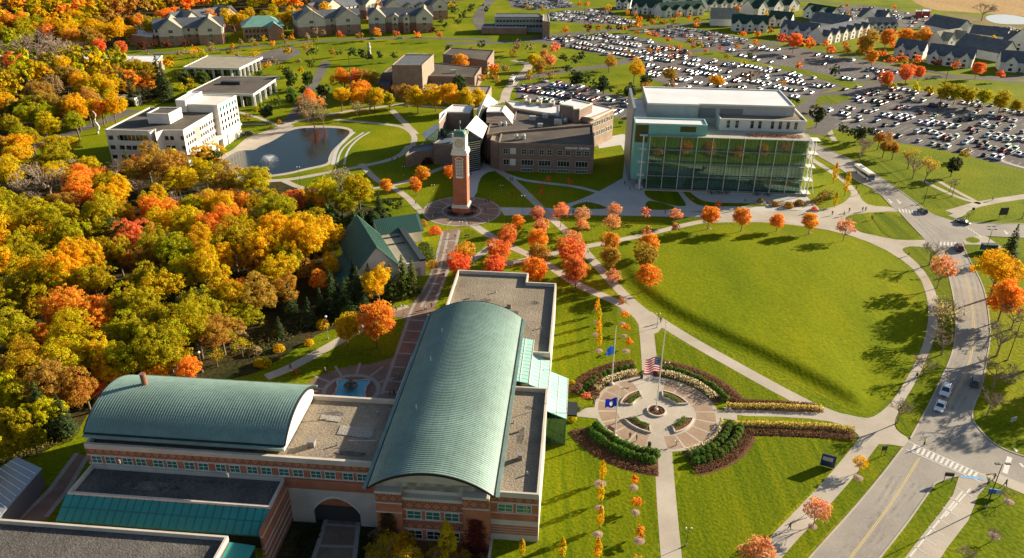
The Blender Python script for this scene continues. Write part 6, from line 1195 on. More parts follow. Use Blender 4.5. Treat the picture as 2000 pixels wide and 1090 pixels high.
for i, (A, B, dp, ng, rm, lb) in enumerate([((1522,70),(1590,78),12,3,slate,'triple-gabled white townhouse row behind three red maples'), ((1606,87),(1695,67),12,6,slate,'six-gabled white townhouse row ending at the orange maples'), ((1807,123),(1896,133),13,3,slate,'three-gabled white townhouse row nearest the large car park'),
    ((1744,110),(1800,117),12,2,slate,'short tan-roofed townhouse row beside the red maples'), ((1862,104),(1950,122),16,0,slate,'big plain-fronted slate-roofed townhouse behind the three-gabled row'), ((1950,138),(2030,144),13,2,slate,'townhouse row cut by the right edge of the view'),
    ((1580,56),(1648,65),15,0,slate,'broad dark-roofed townhouse between two gabled rows'), ((1498,50),(1542,54),12,2,dkgreen,'green-roofed townhouse pair beside yellow poplars'), ((1567,33),(1620,42),12,2,dkgreen,'dark green-roofed townhouse behind the conifers'), ((1672,46),(1722,53),14,1,slate,'slate-roofed townhouse bordering the gravel car park'),
    ((1802,62),(1864,75),16,0,slate,'long dark-roofed townhouse behind the orange maple clump'), ((1890,80),(1960,88),12,0,slate,'townhouse roof behind two yellow columnar trees'), ((1697,64),(1750,63),11,4,slate,'small row of four white gables behind the orange maples'), ((1838,96),(1885,88),12,2,tanroof,'pale-roofed townhouse above the plain-fronted one'), ((1955,92),(2030,108),12,1,slate,'townhouse at the right edge above the plain-fronted one'),
    ((1203,16),(1230,18),12,2,dkgreen,'small two-gabled townhouse at the top behind the first lot'), ((1232,26),(1289,29),13,3,dkgreen,'three-gabled green-roofed townhouse row behind the road maples'), ((1292,34),(1375,29),12,4,dkgreen,'four-gabled green-roofed townhouse row west of the barn'), ((1381,22),(1458,15),12,4,dkgreen,'four-gabled green-roofed row at the top of the village'),
    ((1387,50),(1440,52),16,0,tanroof,'tan-roofed white barn-like house by the junction'), ((1428,60),(1498,63),13,3,dkgreen,'three-gabled green-roofed row beside the bright yellow tree'), ((1288,12),(1372,14),14,3,dkgreen,'green-roofed townhouse row in the second line of the village'), ((1470,30),(1560,20),14,3,dkgreen,'green-roofed row at the top edge beyond the yellow poplars'),
    ((1400,6),(1470,2),12,3,dkgreen,'farthest green-roofed row on the skyline edge')]): town(lb, A, B, dp, ng, rm=rm)
# ================================================================== VEHICLES
def carmesh(kind, detail):
    "returns dict of meshes for a car, nose towards -y, about 4.6 m long"
    Lh, W_, hb, hr = {'sedan': (2.35, .92, .82, 1.42), 'suv': (2.4, .97, 1.0, 1.78), 'hatch': (2.05, .88, .86, 1.5), 'van': (2.6, 1.0, 1.05, 1.95), 'pickup': (2.75, .98, 1.02, 1.82)}[kind]
    cab = {'sedan': (-.95, -.35, .95, 1.6), 'suv': (-1.2, -.55, 1.75, 2.25), 'hatch': (-1.1, -.4, 1.3, 1.85), 'van': (-1.75, -1.05, 2.25, 2.5), 'pickup': (-1.1, -.5, .55, .75)}[kind]
    S = [(-Lh, .42, .6, .80), (-Lh+.12, .28, .70, .90), (-Lh+.5, .22, hb-.08, 1), (cab[0], .2, hb, 1), (0, .2, hb+.03, 1), (cab[3], .2, hb+.03, 1), (Lh-.3, .24, hb-.03 if kind != 'pickup' else hb-.02, .98), (Lh-.05, .3, hb-.12, .92), (Lh, .42, .66, .86)]
    b = MB(); vs = []
    for y, z0, z1, wf in S: w_ = W_*wf; vs += [(-w_*.92, y, z0), (-w_, y, z0+.15), (-w_, y, z1-.14), (-w_*.9, y, z1), (w_*.9, y, z1), (w_, y, z1-.14), (w_, y, z0+.15), (w_*.92, y, z0)]
    fs = [(8*i+k, 8*i+(k+1) % 8, 8*i+8+(k+1) % 8, 8*i+8+k) for i in range(len(S)-1) for k in range(8)]; fs += [tuple(range(8))[::-1], tuple(8*(len(S)-1)+k for k in range(8))]
    fs = [f[::-1] for f in fs]; b.add(vs, fs, 0); body = b
    g_ = MB(); wl, wt = W_*.88, W_*.72; y0, y1, y2, y3 = cab
    g_.add([(-wl,y0,hb-.02),(wl,y0,hb-.02),(wl,y3,hb-.02),(-wl,y3,hb-.02),(-wt,y1,hr-.05),(wt,y1,hr-.05),(wt,y2,hr-.05),(-wt,y2,hr-.05)], [(0,1,5,4),(1,2,6,5),(2,3,7,6),(3,0,4,7)], 0)
    r_ = MB(); r_.add([(-wt,y1,hr-.05),(wt,y1,hr-.05),(wt,y2,hr-.05),(-wt,y2,hr-.05),(-wt*.86,y1+.12,hr),(wt*.86,y1+.12,hr),(wt*.86,y2-.1,hr),(-wt*.86,y2-.1,hr)], [(4,5,6,7),(0,1,5,4),(1,2,6,5),(2,3,7,6),(3,0,4,7)], 0)
    for s_ in (-1, 1):
        for (ya, yb) in ((y0, y1), (y3, y2)): r_.tube((s_*wl, ya, hb-.02), (s_*wt, yb, hr-.05), .06, .05, 4)
        ym = (y1+y2)/2; r_.tube((s_*(wl+.005), ym, hb-.02), (s_*(wt+.005), ym, hr-.05), .05, .05, 4)
    out = dict(body=body, glass=g_, roof=r_, Lh=Lh, W=W_)
    return out
CARM = {}
def joined(kind):
    "a parked car far off: one mesh of body, glass, roof and wheels"
    c = carmesh(kind, 0); b = MB(); b.add(c['body'].v, c['body'].f, 0); b.add(c['glass'].v, c['glass'].f, 1); b.add(c['roof'].v, c['roof'].f, 0)
    for sy in (-1, 1):
        for sx in (-1, 1): b.tube((sx*(c['W']-.16), sy*(c['Lh']-.85), .33), (sx*(c['W']+.02), sy*(c['Lh']-.85), .33), .33, .33, 10, 2)
    return b
for k in ('sedan', 'suv', 'hatch', 'van', 'pickup'): CARM[k] = joined(k).mesh('parked_car', [carpaint, glass_dk, black])
def roadcar(kind, x, y, x2, y2, col, label, name='car'):
    "detailed car at pixel (x, y), heading towards pixel (x2, y2)"
    p = G(x, y); d = G(x2, y2)-p; c = carmesh(kind, 1); t = thing(name, label, 'car', (p.x, p.y, .045), math.atan2(d.y, d.x)+math.pi/2)
    me = c['body'].mesh('body', carpaint, False); bd = link('body', me, t, col=col); link('cabin_glass', c['glass'].mesh('cabin_glass', glass_dk), t); link('roof', c['roof'].mesh('roof', carpaint), t, col=col)
    for sy in (-1, 1):
        for sx in (-1, 1):
            X = sx*(c['W']-.1); Y_ = sy*(c['Lh']-.85); b = MB(); b.tube((X-.11, Y_, .34), (X+.13, Y_, .34), .34, .34, 16); w_ = b.obj('wheel', black, t); b = MB(); b.tube((X+sx*.10, Y_, .34), (X+sx*.145, Y_, .34), .2, .2, 12); b.obj('rim', metal, w_)
        for sx in (-1, 1):
            b = MB(); e = c['Lh']; b.box(sx*c['W']*.62-.16, sx*c['W']*.62+.16, sy*e-.06 if sy > 0 else -e-.0, sy*e+.02 if sy > 0 else -e+.1, .62, .76); b.obj('headlight' if sy < 0 else 'tail_light', lampglass if sy < 0 else mat('tail_red', (.4,.02,.02), .4), t)
    for sx in (-1, 1): b = MB(); b.box(sx*c['W']-.08, sx*c['W']+.14*sx+.08, -.95, -.8, .92, 1.05); b.obj('mirror', carpaint, t)
    b = MB(); b.box(-.45, .45, -c['Lh']-.02, -c['Lh']+.05, .42, .56); b.obj('grille', dark, t); return t
W_c = (.62,.63,.64); roadcar('suv', 1845.5, 767, 1842, 776, (.74,.77,.8), 'white car leading the pair heading to the crosswalk, farther one'); roadcar('sedan', 1835, 797, 1831, 806, (.74,.77,.8), 'white sedan waiting closest to the long crosswalk')
roadcar('suv', 1872, 487, 1867, 476, (.16,.03,.03), 'dark red car turning by the small grass island'); roadcar('sedan', 1879, 436, 1862, 431, (.03,.035,.04), 'dark car on the east road at the junction'); roadcar('hatch', 1801, 415, 1790, 408, (.08,.085,.09), 'dark grey car on the upper crosswalk')
roadcar('pickup', 1064, 160, 1050, 155, (.75,.76,.78), 'white box truck parked beside the lot behind the student centre'); roadcar('sedan', 1650, 176, 1665, 172, (.05,.06,.08), 'black car passing on the access road by the large lot'); roadcar('sedan', 1675, 172, 1690, 169, (.6,.62,.64), 'silver car passing on the access road by the large lot')
roadcar('suv', 485, 264, 500, 261, (.03,.03,.035), 'black car parked beside the white office block'); roadcar('sedan', 728, 77, 742, 77, (.1,.3,.5), 'blue car parked in front of the four-gabled dormitory', 'car'); roadcar('sedan', 781, 76, 770, 77, (.1,.25,.45), 'second blue car parked farther along the four-gabled dormitory'); roadcar('van', 1421, 88, 1410, 86, (.05,.1,.35), 'blue van at the edge of the lot by the townhouses'); roadcar('sedan', 944, 11, 940, 16, (.05,.05,.06), 'dark car driving down the long avenue')
# open jeep with its canvas top down
t = roadcar('hatch', 1903, 750, 1905, 738, (.10,.11,.10), 'dark open-backed utility vehicle driving away up the curving road', 'utility_vehicle'); t['category'] = 'vehicle'; b = MB()
for sx in (-.7, .7): b.tube((sx, .6, .9), (sx, .5, 1.75), .05, .05, 6); b.tube((sx, -.6, .9), (sx, -.3, 1.75), .05, .05, 6); b.tube((sx, .5, 1.75), (sx, -.3, 1.75), .05, .05, 6)
b.obj('roll_bar', dark, t)
# bus
def bus(p, q, label, blue=(.10,.25,.45)):
    P = G(*p); Q = G(*q); d = Q-P; t = thing('city_bus', label, 'bus', (P.x, P.y, .04), math.atan2(d.y, d.x)+math.pi/2); L2 = 6.0
    b = MB(); b.box(-1.27, 1.27, -L2, L2, .35, 1.25); b.obj('lower_body', mat('silver_blue_paint', (.50,.54,.58), .35, .2), t); b = MB(); b.box(-1.27, 1.27, -L2, L2, 2.35, 2.9); b.box(-1.05, 1.05, -L2+.3, L2-.3, 2.9, 3.05); b.obj('roof', white, t)
    b = MB(); b.box(-1.25, 1.25, -L2+.02, L2-.02, 1.25, 2.35); b.obj('window_band', glass_dk, t); b = MB(); b.box(-1.26, 1.26, -L2-.04, -L2+.02, .35, 1.2); b.obj('front_panel', mat('bus_blue', blue, .4), t); b = MB(); b.box(-.95, .95, -L2-.05, -L2+.02, 2.4, 2.8); b.obj('destination_sign', mat('amber_sign', (.55,.2,.05), .5), t)
    b = MB(); b.box(-.5, .5, 1, 3, 3.05, 3.35); b.obj('roof_unit', greymetal, t)
    for y in (-4, 3.2):
        for sx in (-1.12, 1.12): b = MB(); b.tube((sx-.16, y, .48), (sx+.16, y, .48), .48, .48, 16); b.obj('wheel', black, t)
bus((1686,344), (1703,356), 'white and blue city bus with orange destination sign on the curving road'); bus((1001,161), (1008,150), 'dark-windowed white bus waiting behind the student centre')
# parked cars: every lot filled row by row
PAL = [((.70,.71,.72), 'white', .36), ((.34,.35,.36), 'silver', .22), ((.13,.135,.14), 'grey', .16), ((.025,.025,.03), 'black', .15), ((.25,.03,.025), 'red', .08), ((.04,.08,.2), 'blue', .07), ((.30,.25,.17), 'tan', .03), ((.04,.10,.07), 'green', .02)]
CARS = []; rc = random.Random(21); MK = MB()
def obstruct(p): return False
NOLOT = [gp([(1490,100),(1560,97),(1620,125),(1560,125)])]
for nm, (poly_, a, b_, fill_, off) in LOTS.items():
    pl = [(q.x, q.y) for q in gp(poly_)]; A = G(*a); B = G(*b_); d = (B-A); d.z = 0; d.normalize(); nn = Vector((-d.y, d.x, 0))
    us = [(Vector((p[0], p[1], 0))-A).dot(d) for p in pl]; vs_ = [(Vector((p[0], p[1], 0))-A).dot(nn) for p in pl]; row = 0; v = min(vs_)+4
    rows = []
    while v < max(vs_): rows.append((v, 1)); rows.append((v+5.4, -1)); v += 18.2
    for (v, sgn) in rows:
        u = min(us); kk = 0; any_ = False; ph = rc.random()*9
        while u < max(us):
            p = A+d*u+nn*v; e1 = p+nn*2.6; e2 = p-nn*2.6
            ok = all(inside((q.x, q.y), pl) for q in (p, e1, e2, p+d*2, p-d*2)) and not any(inside((p.x, p.y), [(z.x, z.y) for z in N_]) for N_ in NOLOT if 'half' in nm)
            if ok:
                if not any_: row += 1; any_ = True
                kk += 1; MK.ribbon([e1+d*1.4, e2+d*1.4], .12, .034)
                if rc.random() < fill_*(.5+.5*max(0, min(1, .55+.8*math.sin(u*.045+ph*.7+v*.05))) if 'half' not in nm else (.5+.5*math.sin(u*.05+ph)))*1.05: 
                    r_ = rc.random(); s_ = 0
                    for c, cn, w_ in PAL:
                        s_ += w_
                        if r_ < s_: break
                    CARS.append([p.x+rc.gauss(0, .12), p.y+rc.gauss(0, .2), math.atan2(d.y, d.x)+(math.pi if rc.random() < .4 else 0)+rc.gauss(0, .03), rc.choice(('sedan', 'sedan', 'suv', 'suv', 'hatch', 'van', 'pickup')), c, cn, nm, row, kk, PX((p.x, p.y, 1))])
            u += 2.95
MK.obj('parking_space_lines', linewhite, kind='structure')
CARS = [c for c in CARS if -10 < c[9][0] < 2010 and -10 < c[9][1]]; CARS.sort(key=lambda c: -c[9][2]); print('cars', len(CARS))
LOTN = {'large car park beside the glass library': ('big lot beside the glass library', 'library end'), 'car park behind the glass library': ('lot behind the glass library', 'west end'), 'half empty car park near the white townhouses': ('half empty lot near the townhouses', 'west end'), 'car park behind the student centre': ('lot behind the student centre', 'west end')}
TYP = {'sedan': 'sedan', 'suv': 'SUV', 'hatch': 'hatchback', 'van': 'van', 'pickup': 'pickup'}
for c in CARS[:285]:
    x, y, rz, k, col, cn, nm, row, kk, _ = c; o = link('parked_car', CARM[k], None, (x, y, .02), rz, col=[min(1, q*rc.uniform(.85, 1.15)) for q in col]); ln, en = LOTN.get(nm, (nm, 'west end'))
    tag(o, '%s %s, %s space from %s, row %s, %s' % (cn, TYP[k], ordw(kk), en, ordw(row).replace('first', 'one') if 0 else ordw(row), ln), 'car', 'parked cars in the '+nm)
CP = leafcarpaint = None
b = MB(); cc = []
m_attr = bpy.data.materials.new('mixed_car_paint'); m_attr.use_nodes = True; na_ = m_attr.node_tree.nodes.new('ShaderNodeAttribute'); na_.attribute_name = 'paint'; m_attr.node_tree.links.new(na_.outputs['Color'], m_attr.node_tree.nodes['Principled BSDF'].inputs['Base Color']); m_attr.node_tree.nodes['Principled BSDF'].inputs['Roughness'].default_value = .3
VV = []; FF = []; off = 0; MI = []; tmpl = {}
for k in CARM:
    me = CARM[k]; v_ = np.empty(len(me.vertices)*3); me.vertices.foreach_get('co', v_); tmpl[k] = (v_.reshape(-1, 3), [tuple(p.vertices) for p in me.polygons], [p.material_index for p in me.polygons])
for c in CARS[285:]:
    v_, f_, m_ = tmpl[c[3]]; cs, sn = math.cos(c[2]), math.sin(c[2]); q = v_ @ np.array([[cs, sn, 0], [-sn, cs, 0], [0, 0, 1]])+np.array([c[0], c[1], .02]); VV.append(q); FF += [tuple(i+off for i in f) for f in f_]; MI += m_; cc += [(*c[4], 1)]*len(f_); off += len(q)
me = bpy.data.meshes.new('distant_parked_cars'); me.from_pydata(np.concatenate(VV).tolist(), [], FF); [me.materials.append(m_) for m_ in (m_attr, glass_dk, black)]; me.polygons.foreach_set('material_index', MI); at = me.attributes.new('paint', 'FLOAT_COLOR', 'FACE'); at.data.foreach_set('color', np.array(cc).ravel()); me.update()
link('distant_parked_cars', me, kind='stuff', label='hundreds of parked cars filling the far lots')
# ================================================================== STREET FURNITURE
def pole(x, y, yt, xt, label, kind='mast', r=.12, group='tall light poles'):
    h = HH(x, y, yt, xt); p = G(x, y); t = thing('street_lamp' if kind != 'mast' else 'light_mast', label, 'lamp', (p.x, p.y, 0), 0, group)
    b = MB(); b.lathe([(r*2.2, 0), (r*2.2, .5), (r*1.2, .6)], 0, 0, 10); b.obj('footing', concrete, t); b = MB(); b.tube((0,0,.5), (0,0,h), r, r*.55, 8); b.obj('pole', dark if kind != 'pale' else metal, t)
    if kind == 'globe':
        for s_ in (-1, 1): b = MB(); b.tube((0,0,h-.1), (s_*.45,0,h), .04, .04, 5); b.obj('arm', dark, t); b = MB(); b.lathe([(0,h-.1),(.13,h),(.17,h+.15),(.12,h+.28),(0,h+.34)], s_*.45, 0, 10); b.obj('lamp_globe', lampglass, t, True)
    elif kind == 'shoe':
        for s_ in (-1, 1): b = MB(); b.box(s_*.9-.45, s_*.9+.45, -.22, .22, h-.05, h+.12); b.obj('lamp_head', dark, t)
    elif kind in ('lantern', 'pale'): b = MB(); b.lathe([(0,h-.1),(.28,h+.1),(.34,h+.3),(.1,h+.5),(0,h+.55)], 0, 0, 10); b.obj('lamp_head', lampglass, t)
    else:
        for s_ in (-1, 1): b = MB(); b.box(s_*.8-.5, s_*.8+.5, -.3, .3, h-.1, h+.25); b.obj('floodlight', dark, t)
    return t
for q in (((88,272,159,54), 'leaning-looking tall rusty light mast at the left edge of the wood'), ((289.5,105,24,272.5), 'tall mast in front of the two-gabled dormitory'), ((373.5,152,72,359), 'tall mast between the two flat pavilions'), ((619,94,12,610.5), 'tall mast on the far lawn below the single-gabled dormitory'), ((689.5,211,98,680), 'tall mast beside the red and gold oak clump'), ((1069,78,-5,1070), 'tall mast next to the dark glass office'), ((1141,50,-5,1141), 'tall mast amid the lot beyond the dark glass office'), ((1317,118,90,1318), 'tall mast by the road junction of the middle lots'), ((1827.5,232,122,1851), 'tall mast in the big lot beside the glass library'), ((1693,105,66,1699), 'tall mast among the orange maples by the townhouses'), ((1614,132,103,1620), 'tall mast in the half empty lot')):
    pole(*q[0], q[1], 'mast', .16)
for q in (((1926,991,906,1960), 'black twin-headed lamp beside the striped concrete crossing path'), ((1919.6,508,448,1937), 'black lamp post next to the bus stop shelter'), ((1804,397,357,1812), 'black lamp post on the lawn above the upper crosswalk'), ((1859,384,350,1866), 'black lamp post by the bare tree on the east lawn'), ((1968,703,627,1990), 'black lamp post among the bare trees by the road curve'), ((1996,427,398,2002), 'black lamp post at the right edge of the east road')): pole(*q[0], q[1], 'shoe', .11, 'black road lamps')
for q in (((1340,1066,1033,1344), 'twin-globe path lamp beside the south walk'), ((1283,640,614,1284.5), 'twin-globe path lamp where the diagonal paths meet'), ((846,375,362,846), 'twin-globe path lamp on the lawn left of the clock tower'), ((980,372,363,980), 'twin-globe path lamp on the lawn right of the clock tower'), ((901,475,434,896), 'twin-globe path lamp at the top of the brick promenade'), ((1321,870,862,1321.5), 'small globe lamp at the southern rim of the flag plaza'), ((1300,735,709,1301), 'globe lamp by the north mouth of the flag plaza'), ((1021,418,383,1021), 'thin globe lamp on the promenade edge'), ((925,516,486,925), 'globe lamp by the scarlet maples'), ((789,343,326,789), 'single lamp on the shaded lawn west of the tower'), ((587,365,327,583), 'path lamp south of the pond'), ((788,619,598,789), 'lamp at the bend of the brick promenade'), ((1145,408,393,1145), 'slim lamp at the shaded triangle of grass'), ((1286,367,350,1286), 'slim lamp in front of the glass library'), ((1250,365,354,1249), 'slim dark lamp near the library west corner')): pole(*q[0], q[1], 'globe', .06, 'twin-globe path lamps')
for q in (((641,662,620,635), 'pale lamp above the shrub bank'), ((396,727,690,387), 'pale lamp at the edge of the wood behind the left copper roof'), ((448,345,303,441), 'pale lamp beside the pond pine')): pole(*q[0], q[1], 'pale', .07, 'pale lamps at the wood edge')
# flagpoles and flags
def flagm(name, c):
    m = mat(name, c, .8); n_ = m.node_tree; tr = n_.nodes.new('ShaderNodeBsdfTranslucent'); tr.inputs[0].default_value = (*c, 1); mx = n_.nodes.new('ShaderNodeMixShader'); mx.inputs[0].default_value = .5
    n_.links.new(n_.nodes['Principled BSDF'].outputs[0], mx.inputs[1]); n_.links.new(tr.outputs[0], mx.inputs[2]); n_.links.new(mx.outputs[0], n_.nodes['Material Output'].inputs[0]); return m
fl_red = flagm('flag_red', (.72,.02,.04)); fl_w = flagm('flag_white', (.88,.88,.88)); fl_b = flagm('flag_navy', (.04,.05,.22)); fl_sky = flagm('flag_sky_blue', (.06,.30,.80)); fl_roy = flagm('flag_royal_blue', (.02,.08,.55))
def flagpole(x, y, yt, xt, label):
    h = HH(x, y, yt, xt); p = G(x, y); t = thing('flagpole', label, 'flagpole', (p.x, p.y, 0), 0, 'white flagpoles'); b = MB(); b.lathe([(.55,0),(.55,.35),(.3,.5),(0,.5)], 0, 0, 14); b.obj('base', stone, t); b = MB(); b.tube((0,0,.4), (0,0,h), .16, .07, 10); b.obj('pole', white, t); b = MB(); b.lathe([(0,h),(.16,h+.1),(.16,h+.22),(0,h+.32)], 0, 0, 10); b.obj('finial', mat('gilt', (1,1,1)), t); return p, h
def flag(name, p, ztop, wd, ht, fn, mats, label, yaw, seed):
    "fn(u, v) -> material index; the cloth ripples away from the pole"
    rs = random.Random(seed); nu, nv = 38, 26; b = MB(); dx, dy = math.cos(yaw), math.sin(yaw); ph = rs.random()*6
    for i in range(nu+1):
        for j in range(nv+1):
            u = i/nu; v = j/nv; off_ = .28*math.sin(u*7+ph+v*1.5)*u; sag = .9*u*u*.55+.10*math.sin(u*9+ph); s_ = .16+u*wd*.93; b.v.append((p.x+dx*s_-dy*off_, p.y+dy*s_+dx*off_, ztop-v*ht-sag))
    for i in range(nu):
        for j in range(nv): a = i*(nv+1)+j; b.f.append((a, a+1, a+nv+2, a+nv+1)); b.m.append(fn((i+.5)/nu, (j+.5)/nv))
    o = b.obj(name, mats, smooth=True); md = o.modifiers.new('thickness', 'SOLIDIFY'); md.thickness = .02; return tag(o, label, 'flag')
def usf(u, v):
    if u < .4 and v < 7/13: 
        return 1 if (int(u*38*1.0) % 3 == 1 and int(v*26) % 3 == 1) else 2
    return 0 if int(v*13) % 2 == 0 else 1
p, h = flagpole(1281.3, 801.3, 630, 1299.3, 'tallest white flagpole at the centre of the flag plaza'); yaw = math.radians(183); hz = h*.0
zf = lambda p, y: p.z
def zat(x, y, pp): d = fw*F + rt*(x-1000) - up*(y-545); return H+d.z*pp.y/d.y
flag('national_flag', p, zat(1288, 697, p), 3.5, 3.7, usf, [fl_red, fl_w, fl_b], 'red and white striped flag with starred blue canton, half way up the middle pole', yaw, 3)
p, h = flagpole(1194.5, 751, 639, 1201.5, 'white flagpole on the north-west rim of the flag plaza'); flag('blue_flag', p, zat(1197, 676, p), 1.6, 2.0, lambda u, v: 0, [fl_sky], 'plain sky blue flag on the north-west pole', math.radians(185), 4)
p, h = flagpole(1200.4, 853.5, 736, 1208.3, 'white flagpole on the south-west rim of the flag plaza'); flag('state_flag', p, zat(1204, 777, p), 2.4, 2.1, lambda u, v: 1 if ((u-.5)/.13)**2+((v-.52)/.26)**2 < 1 else (2 if ((u-.5)/.17)**2+((v-.30)/.16)**2 < 1 else 0), [fl_roy, fl_w, mat('flag_crest', (.28,.12,.06), .8)], 'royal blue flag with a pale crest on the south-west pole', math.radians(182), 5)
# signs
def sign(x, y, w_, z0, z1, label, m, rz=0, posts=True, panel=None, lines=0, name='sign'):
    p = G(x, y); t = thing(name, label, 'sign', (p.x, p.y, 0), rz); b = MB(); b.box(-w_/2, w_/2, -.12, .12, z0, z1); b.obj('panel', m, t)
    if posts:
        for s_ in (-1, 1): b = MB(); b.tube((s_*w_*.42, .0, 0), (s_*w_*.42, .0, z0+.05), .06, .06, 6); b.obj('post', dark, t)
    if panel:
        b = MB(); b.box(panel[0], panel[1], -.14, -.11, panel[2], panel[3]); q = b.obj('notice', fl_w, t); b = MB()
        for i in range(lines): z = panel[2]+(panel[3]-panel[2])*(i+.6)/lines; b.box(panel[0]+.1, panel[1]-.1-.2*(i % 2), -.15, -.138, z-.05, z+.03)
        if lines: b.obj('print', mat('grey_print', (.3,.32,.36), .8), q)
    return t
sign(1615, 912, 2.6, .15, 2.9, 'dark blue campus sign with a small printed white notice beside the sidewalk', mat('campus_blue', (.015,.025,.09), .4), math.radians(-24), False, (-1.05, .75, 1.5, 2.4), 4, 'campus_sign')
sign(1957, 426, 3.0, 1.2, 3.8, 'black framed board on posts beside the east road', dark, math.radians(8)); sign(1941, 969, 2.3, .6, 1.6, 'low blue and white banner board by the twin-headed lamp', mat('banner_blue', (.03,.16,.5), .5), math.radians(-12), True, (.1, 1.1, .62, 1.58)); sign(1975, 832, 1.5, 1.2, 2.2, 'small grey sign on the right lawn', greymetal, math.radians(20)); sign(1724, 890, 1.0, 1.4, 2.4, 'small black sign on the grass point near the crosswalk', dark, math.radians(10)); sign(1850, 941, 1.6, 1.4, 2.2, 'black sign group at the tip of the grass wedge', dark, math.radians(-8)); sign(1898, 420, .8, 1.8, 2.7, 'small black road sign before the east road', dark, 0); sign(1653, 942, 1.0, .2, .7, 'low white notice on the sidewalk edge', white, math.radians(35), True)
sign(1889, 428, .7, 1.6, 2.3, 'slim grey road sign at the curb of the east road', greymetal, 0)
p = G(1929, 492); t = thing('bus_shelter', 'dark bus stop shelter with blue map panel by the lime sapling', 'shelter', (p.x, p.y, 0), math.radians(-3)); b = MB(); b.box(-2.2, 2.2, -.9, .9, 2.5, 2.65); b.obj('roof', dark, t); b = MB(); b.box(-2.1, 2.1, .8, .86, .3, 2.4); b.box(2.04, 2.1, -.8, .8, .3, 2.4); b.obj('glass_panel', glass_t, t)
b = MB(); b.box(-2.1, -1.2, -.1, 0, .8, 2.2); b.obj('map_panel', mat('banner_blue', (1,1,1)), t); b = MB(); b.box(-1, 1.2, .2, .6, .42, .5); b.obj('bench', metal, t)
for sx in (-2.1, 2.1): b = MB(); b.tube((sx,-.8,0), (sx,-.8,2.5), .06, .06, 6); b.obj('post', dark, t)
# litter bins, benches, garden tables on the library terrace
for (x, y, lb) in ((1268,873,'dark litter bin at the south mouth of the flag plaza'), (1253,739,'dark litter bin at the north mouth of the flag plaza')):
    p = G(x, y); t = thing('litter_bin', lb, 'bin', (p.x, p.y, .05)); b = MB(); b.lathe([(.32,0),(.36,.9),(.30,.95)], 0, 0, 14); b.obj('body', dark, t); b = MB(); b.lathe([(.38,.95),(.3,1.15),(0,1.2)], 0, 0, 14); b.obj('lid', black, t)
for i, (x, y) in enumerate(((1389,379.5),(1403,379),(1418,379.5),(1478,382),(1499,383))):
    p = G(x, y); t = thing('patio_table', '%s dark patio table set from the west below the glass library' % ordw(i+1), 'table', (p.x, p.y, .03), 0, 'patio tables below the glass library'); b = MB(); b.lathe([(0,.74),(.6,.74),(.6,.78),(0,.78)], 0, 0, 12); b.obj('tabletop', dark, t); b = MB(); b.tube((0,0,0), (0,0,.75), .05, .05, 6); b.obj('pedestal', dark, t)
    for k in range(4): a = k*math.pi/2; b = MB(); cx, cy = 1.0*math.cos(a), 1.0*math.sin(a); b.box(cx-.22, cx+.22, cy-.22, cy+.22, .42, .47); b.box(cx-.22+.38*(math.cos(a) > .5), cx-.16+.38*(math.cos(a) > .5), cy-.22, cy+.22, .47, .85); b.tube((cx,cy,0), (cx,cy,.42), .05, .05, 5); b.obj('seat', dark, t)
for (x, y, rz, lb) in ((913,464,.3,'wooden bench on the grass wedge by the brick promenade'), (1163,775,-.5,'dark bench curving with the west rim of the flag plaza'), (1193,842,-.8,'slatted bench on the south-west rim of the flag plaza')):
    p = G(x, y); t = thing('park_bench', lb, 'bench', (p.x, p.y, .05), rz); b = MB(); b.box(-.9,.9,-.22,.22,.42,.47); b.obj('seat', mat('bench_wood', (.25,.13,.06), .8), t); b = MB(); b.box(-.9,.9,.22,.27,.5,.9); b.obj('backrest', mat('bench_wood', (1,1,1)), t)
    for sx in (-.75,.75): b = MB(); b.box(sx-.05, sx+.05, -.2, .26, 0, .42); b.obj('leg', dark, t)
# quatrefoil fountain and the pond jet
t = thing('pool_fountain', 'bright blue quatrefoil pool fountain in the shaded brick plaza', 'fountain', (FC.x, FC.y, .04)); pts = []
for i in range(72): a = 2*math.pi*i/72; r = 3.6+.75*math.cos(4*a+math.pi)+.25*math.cos(8*a); pts.append((r*math.cos(a), r*math.sin(a)))
b = MB(); b.sheet(pts, .32); b.obj('water', poolw, t); b = MB(); n_ = 72
for i in range(n_):
    p0 = Vector(pts[i]); p1 = Vector(pts[(i+1) % n_]); o0 = p0*1.09; o1 = p1*1.09; b.add([(p0.x,p0.y,0),(p1.x,p1.y,0),(o1.x,o1.y,0),(o0.x,o0.y,0),(p0.x,p0.y,.5),(p1.x,p1.y,.5),(o1.x,o1.y,.5),(o0.x,o0.y,.5)], [(4,5,6,7),(3,7,6,2),(0,1,5,4)])
b.obj('rim', stone, t); b = MB(); b.lathe([(.3,.2),(.3,1.0),(1.5,1.25),(1.55,1.4),(0,1.3)], 0, 0, 20); b.lathe([(.15,1.3),(.15,2.1),(.7,2.25),(.7,2.35),(0,2.3)], 0, 0, 16); b.obj('basin', mat('wet_bronze', (.06,.09,.08), .3, .3), t, True)
spray = bpy.data.materials.new('water_spray'); spray.use_nodes = True; n_ = spray.node_tree; pb = n_.nodes['Principled BSDF']; pb.inputs['Base Color'].default_value = (.9,.92,.95,1); pb.inputs['Roughness'].default_value = .6; pb.inputs['Alpha'].default_value = .5
p = G(527, 316); t = thing('pond_fountain', 'white umbrella-shaped jet fountain spraying in the pond', 'fountain', (p.x, p.y, .03)); rs = np.random.RandomState(5); n_ = 5200; a = rs.uniform(0, 6.283, n_); tt = rs.rand(n_)**.8; r0 = rs.uniform(.25, 1, n_); R_ = 3.9*r0; z = 3.4*4*tt*(1-tt)*(.55+.45*r0)*(.75+.25*rs.rand(n_))*.82; r = R_*tt+rs.normal(size=n_)*.06
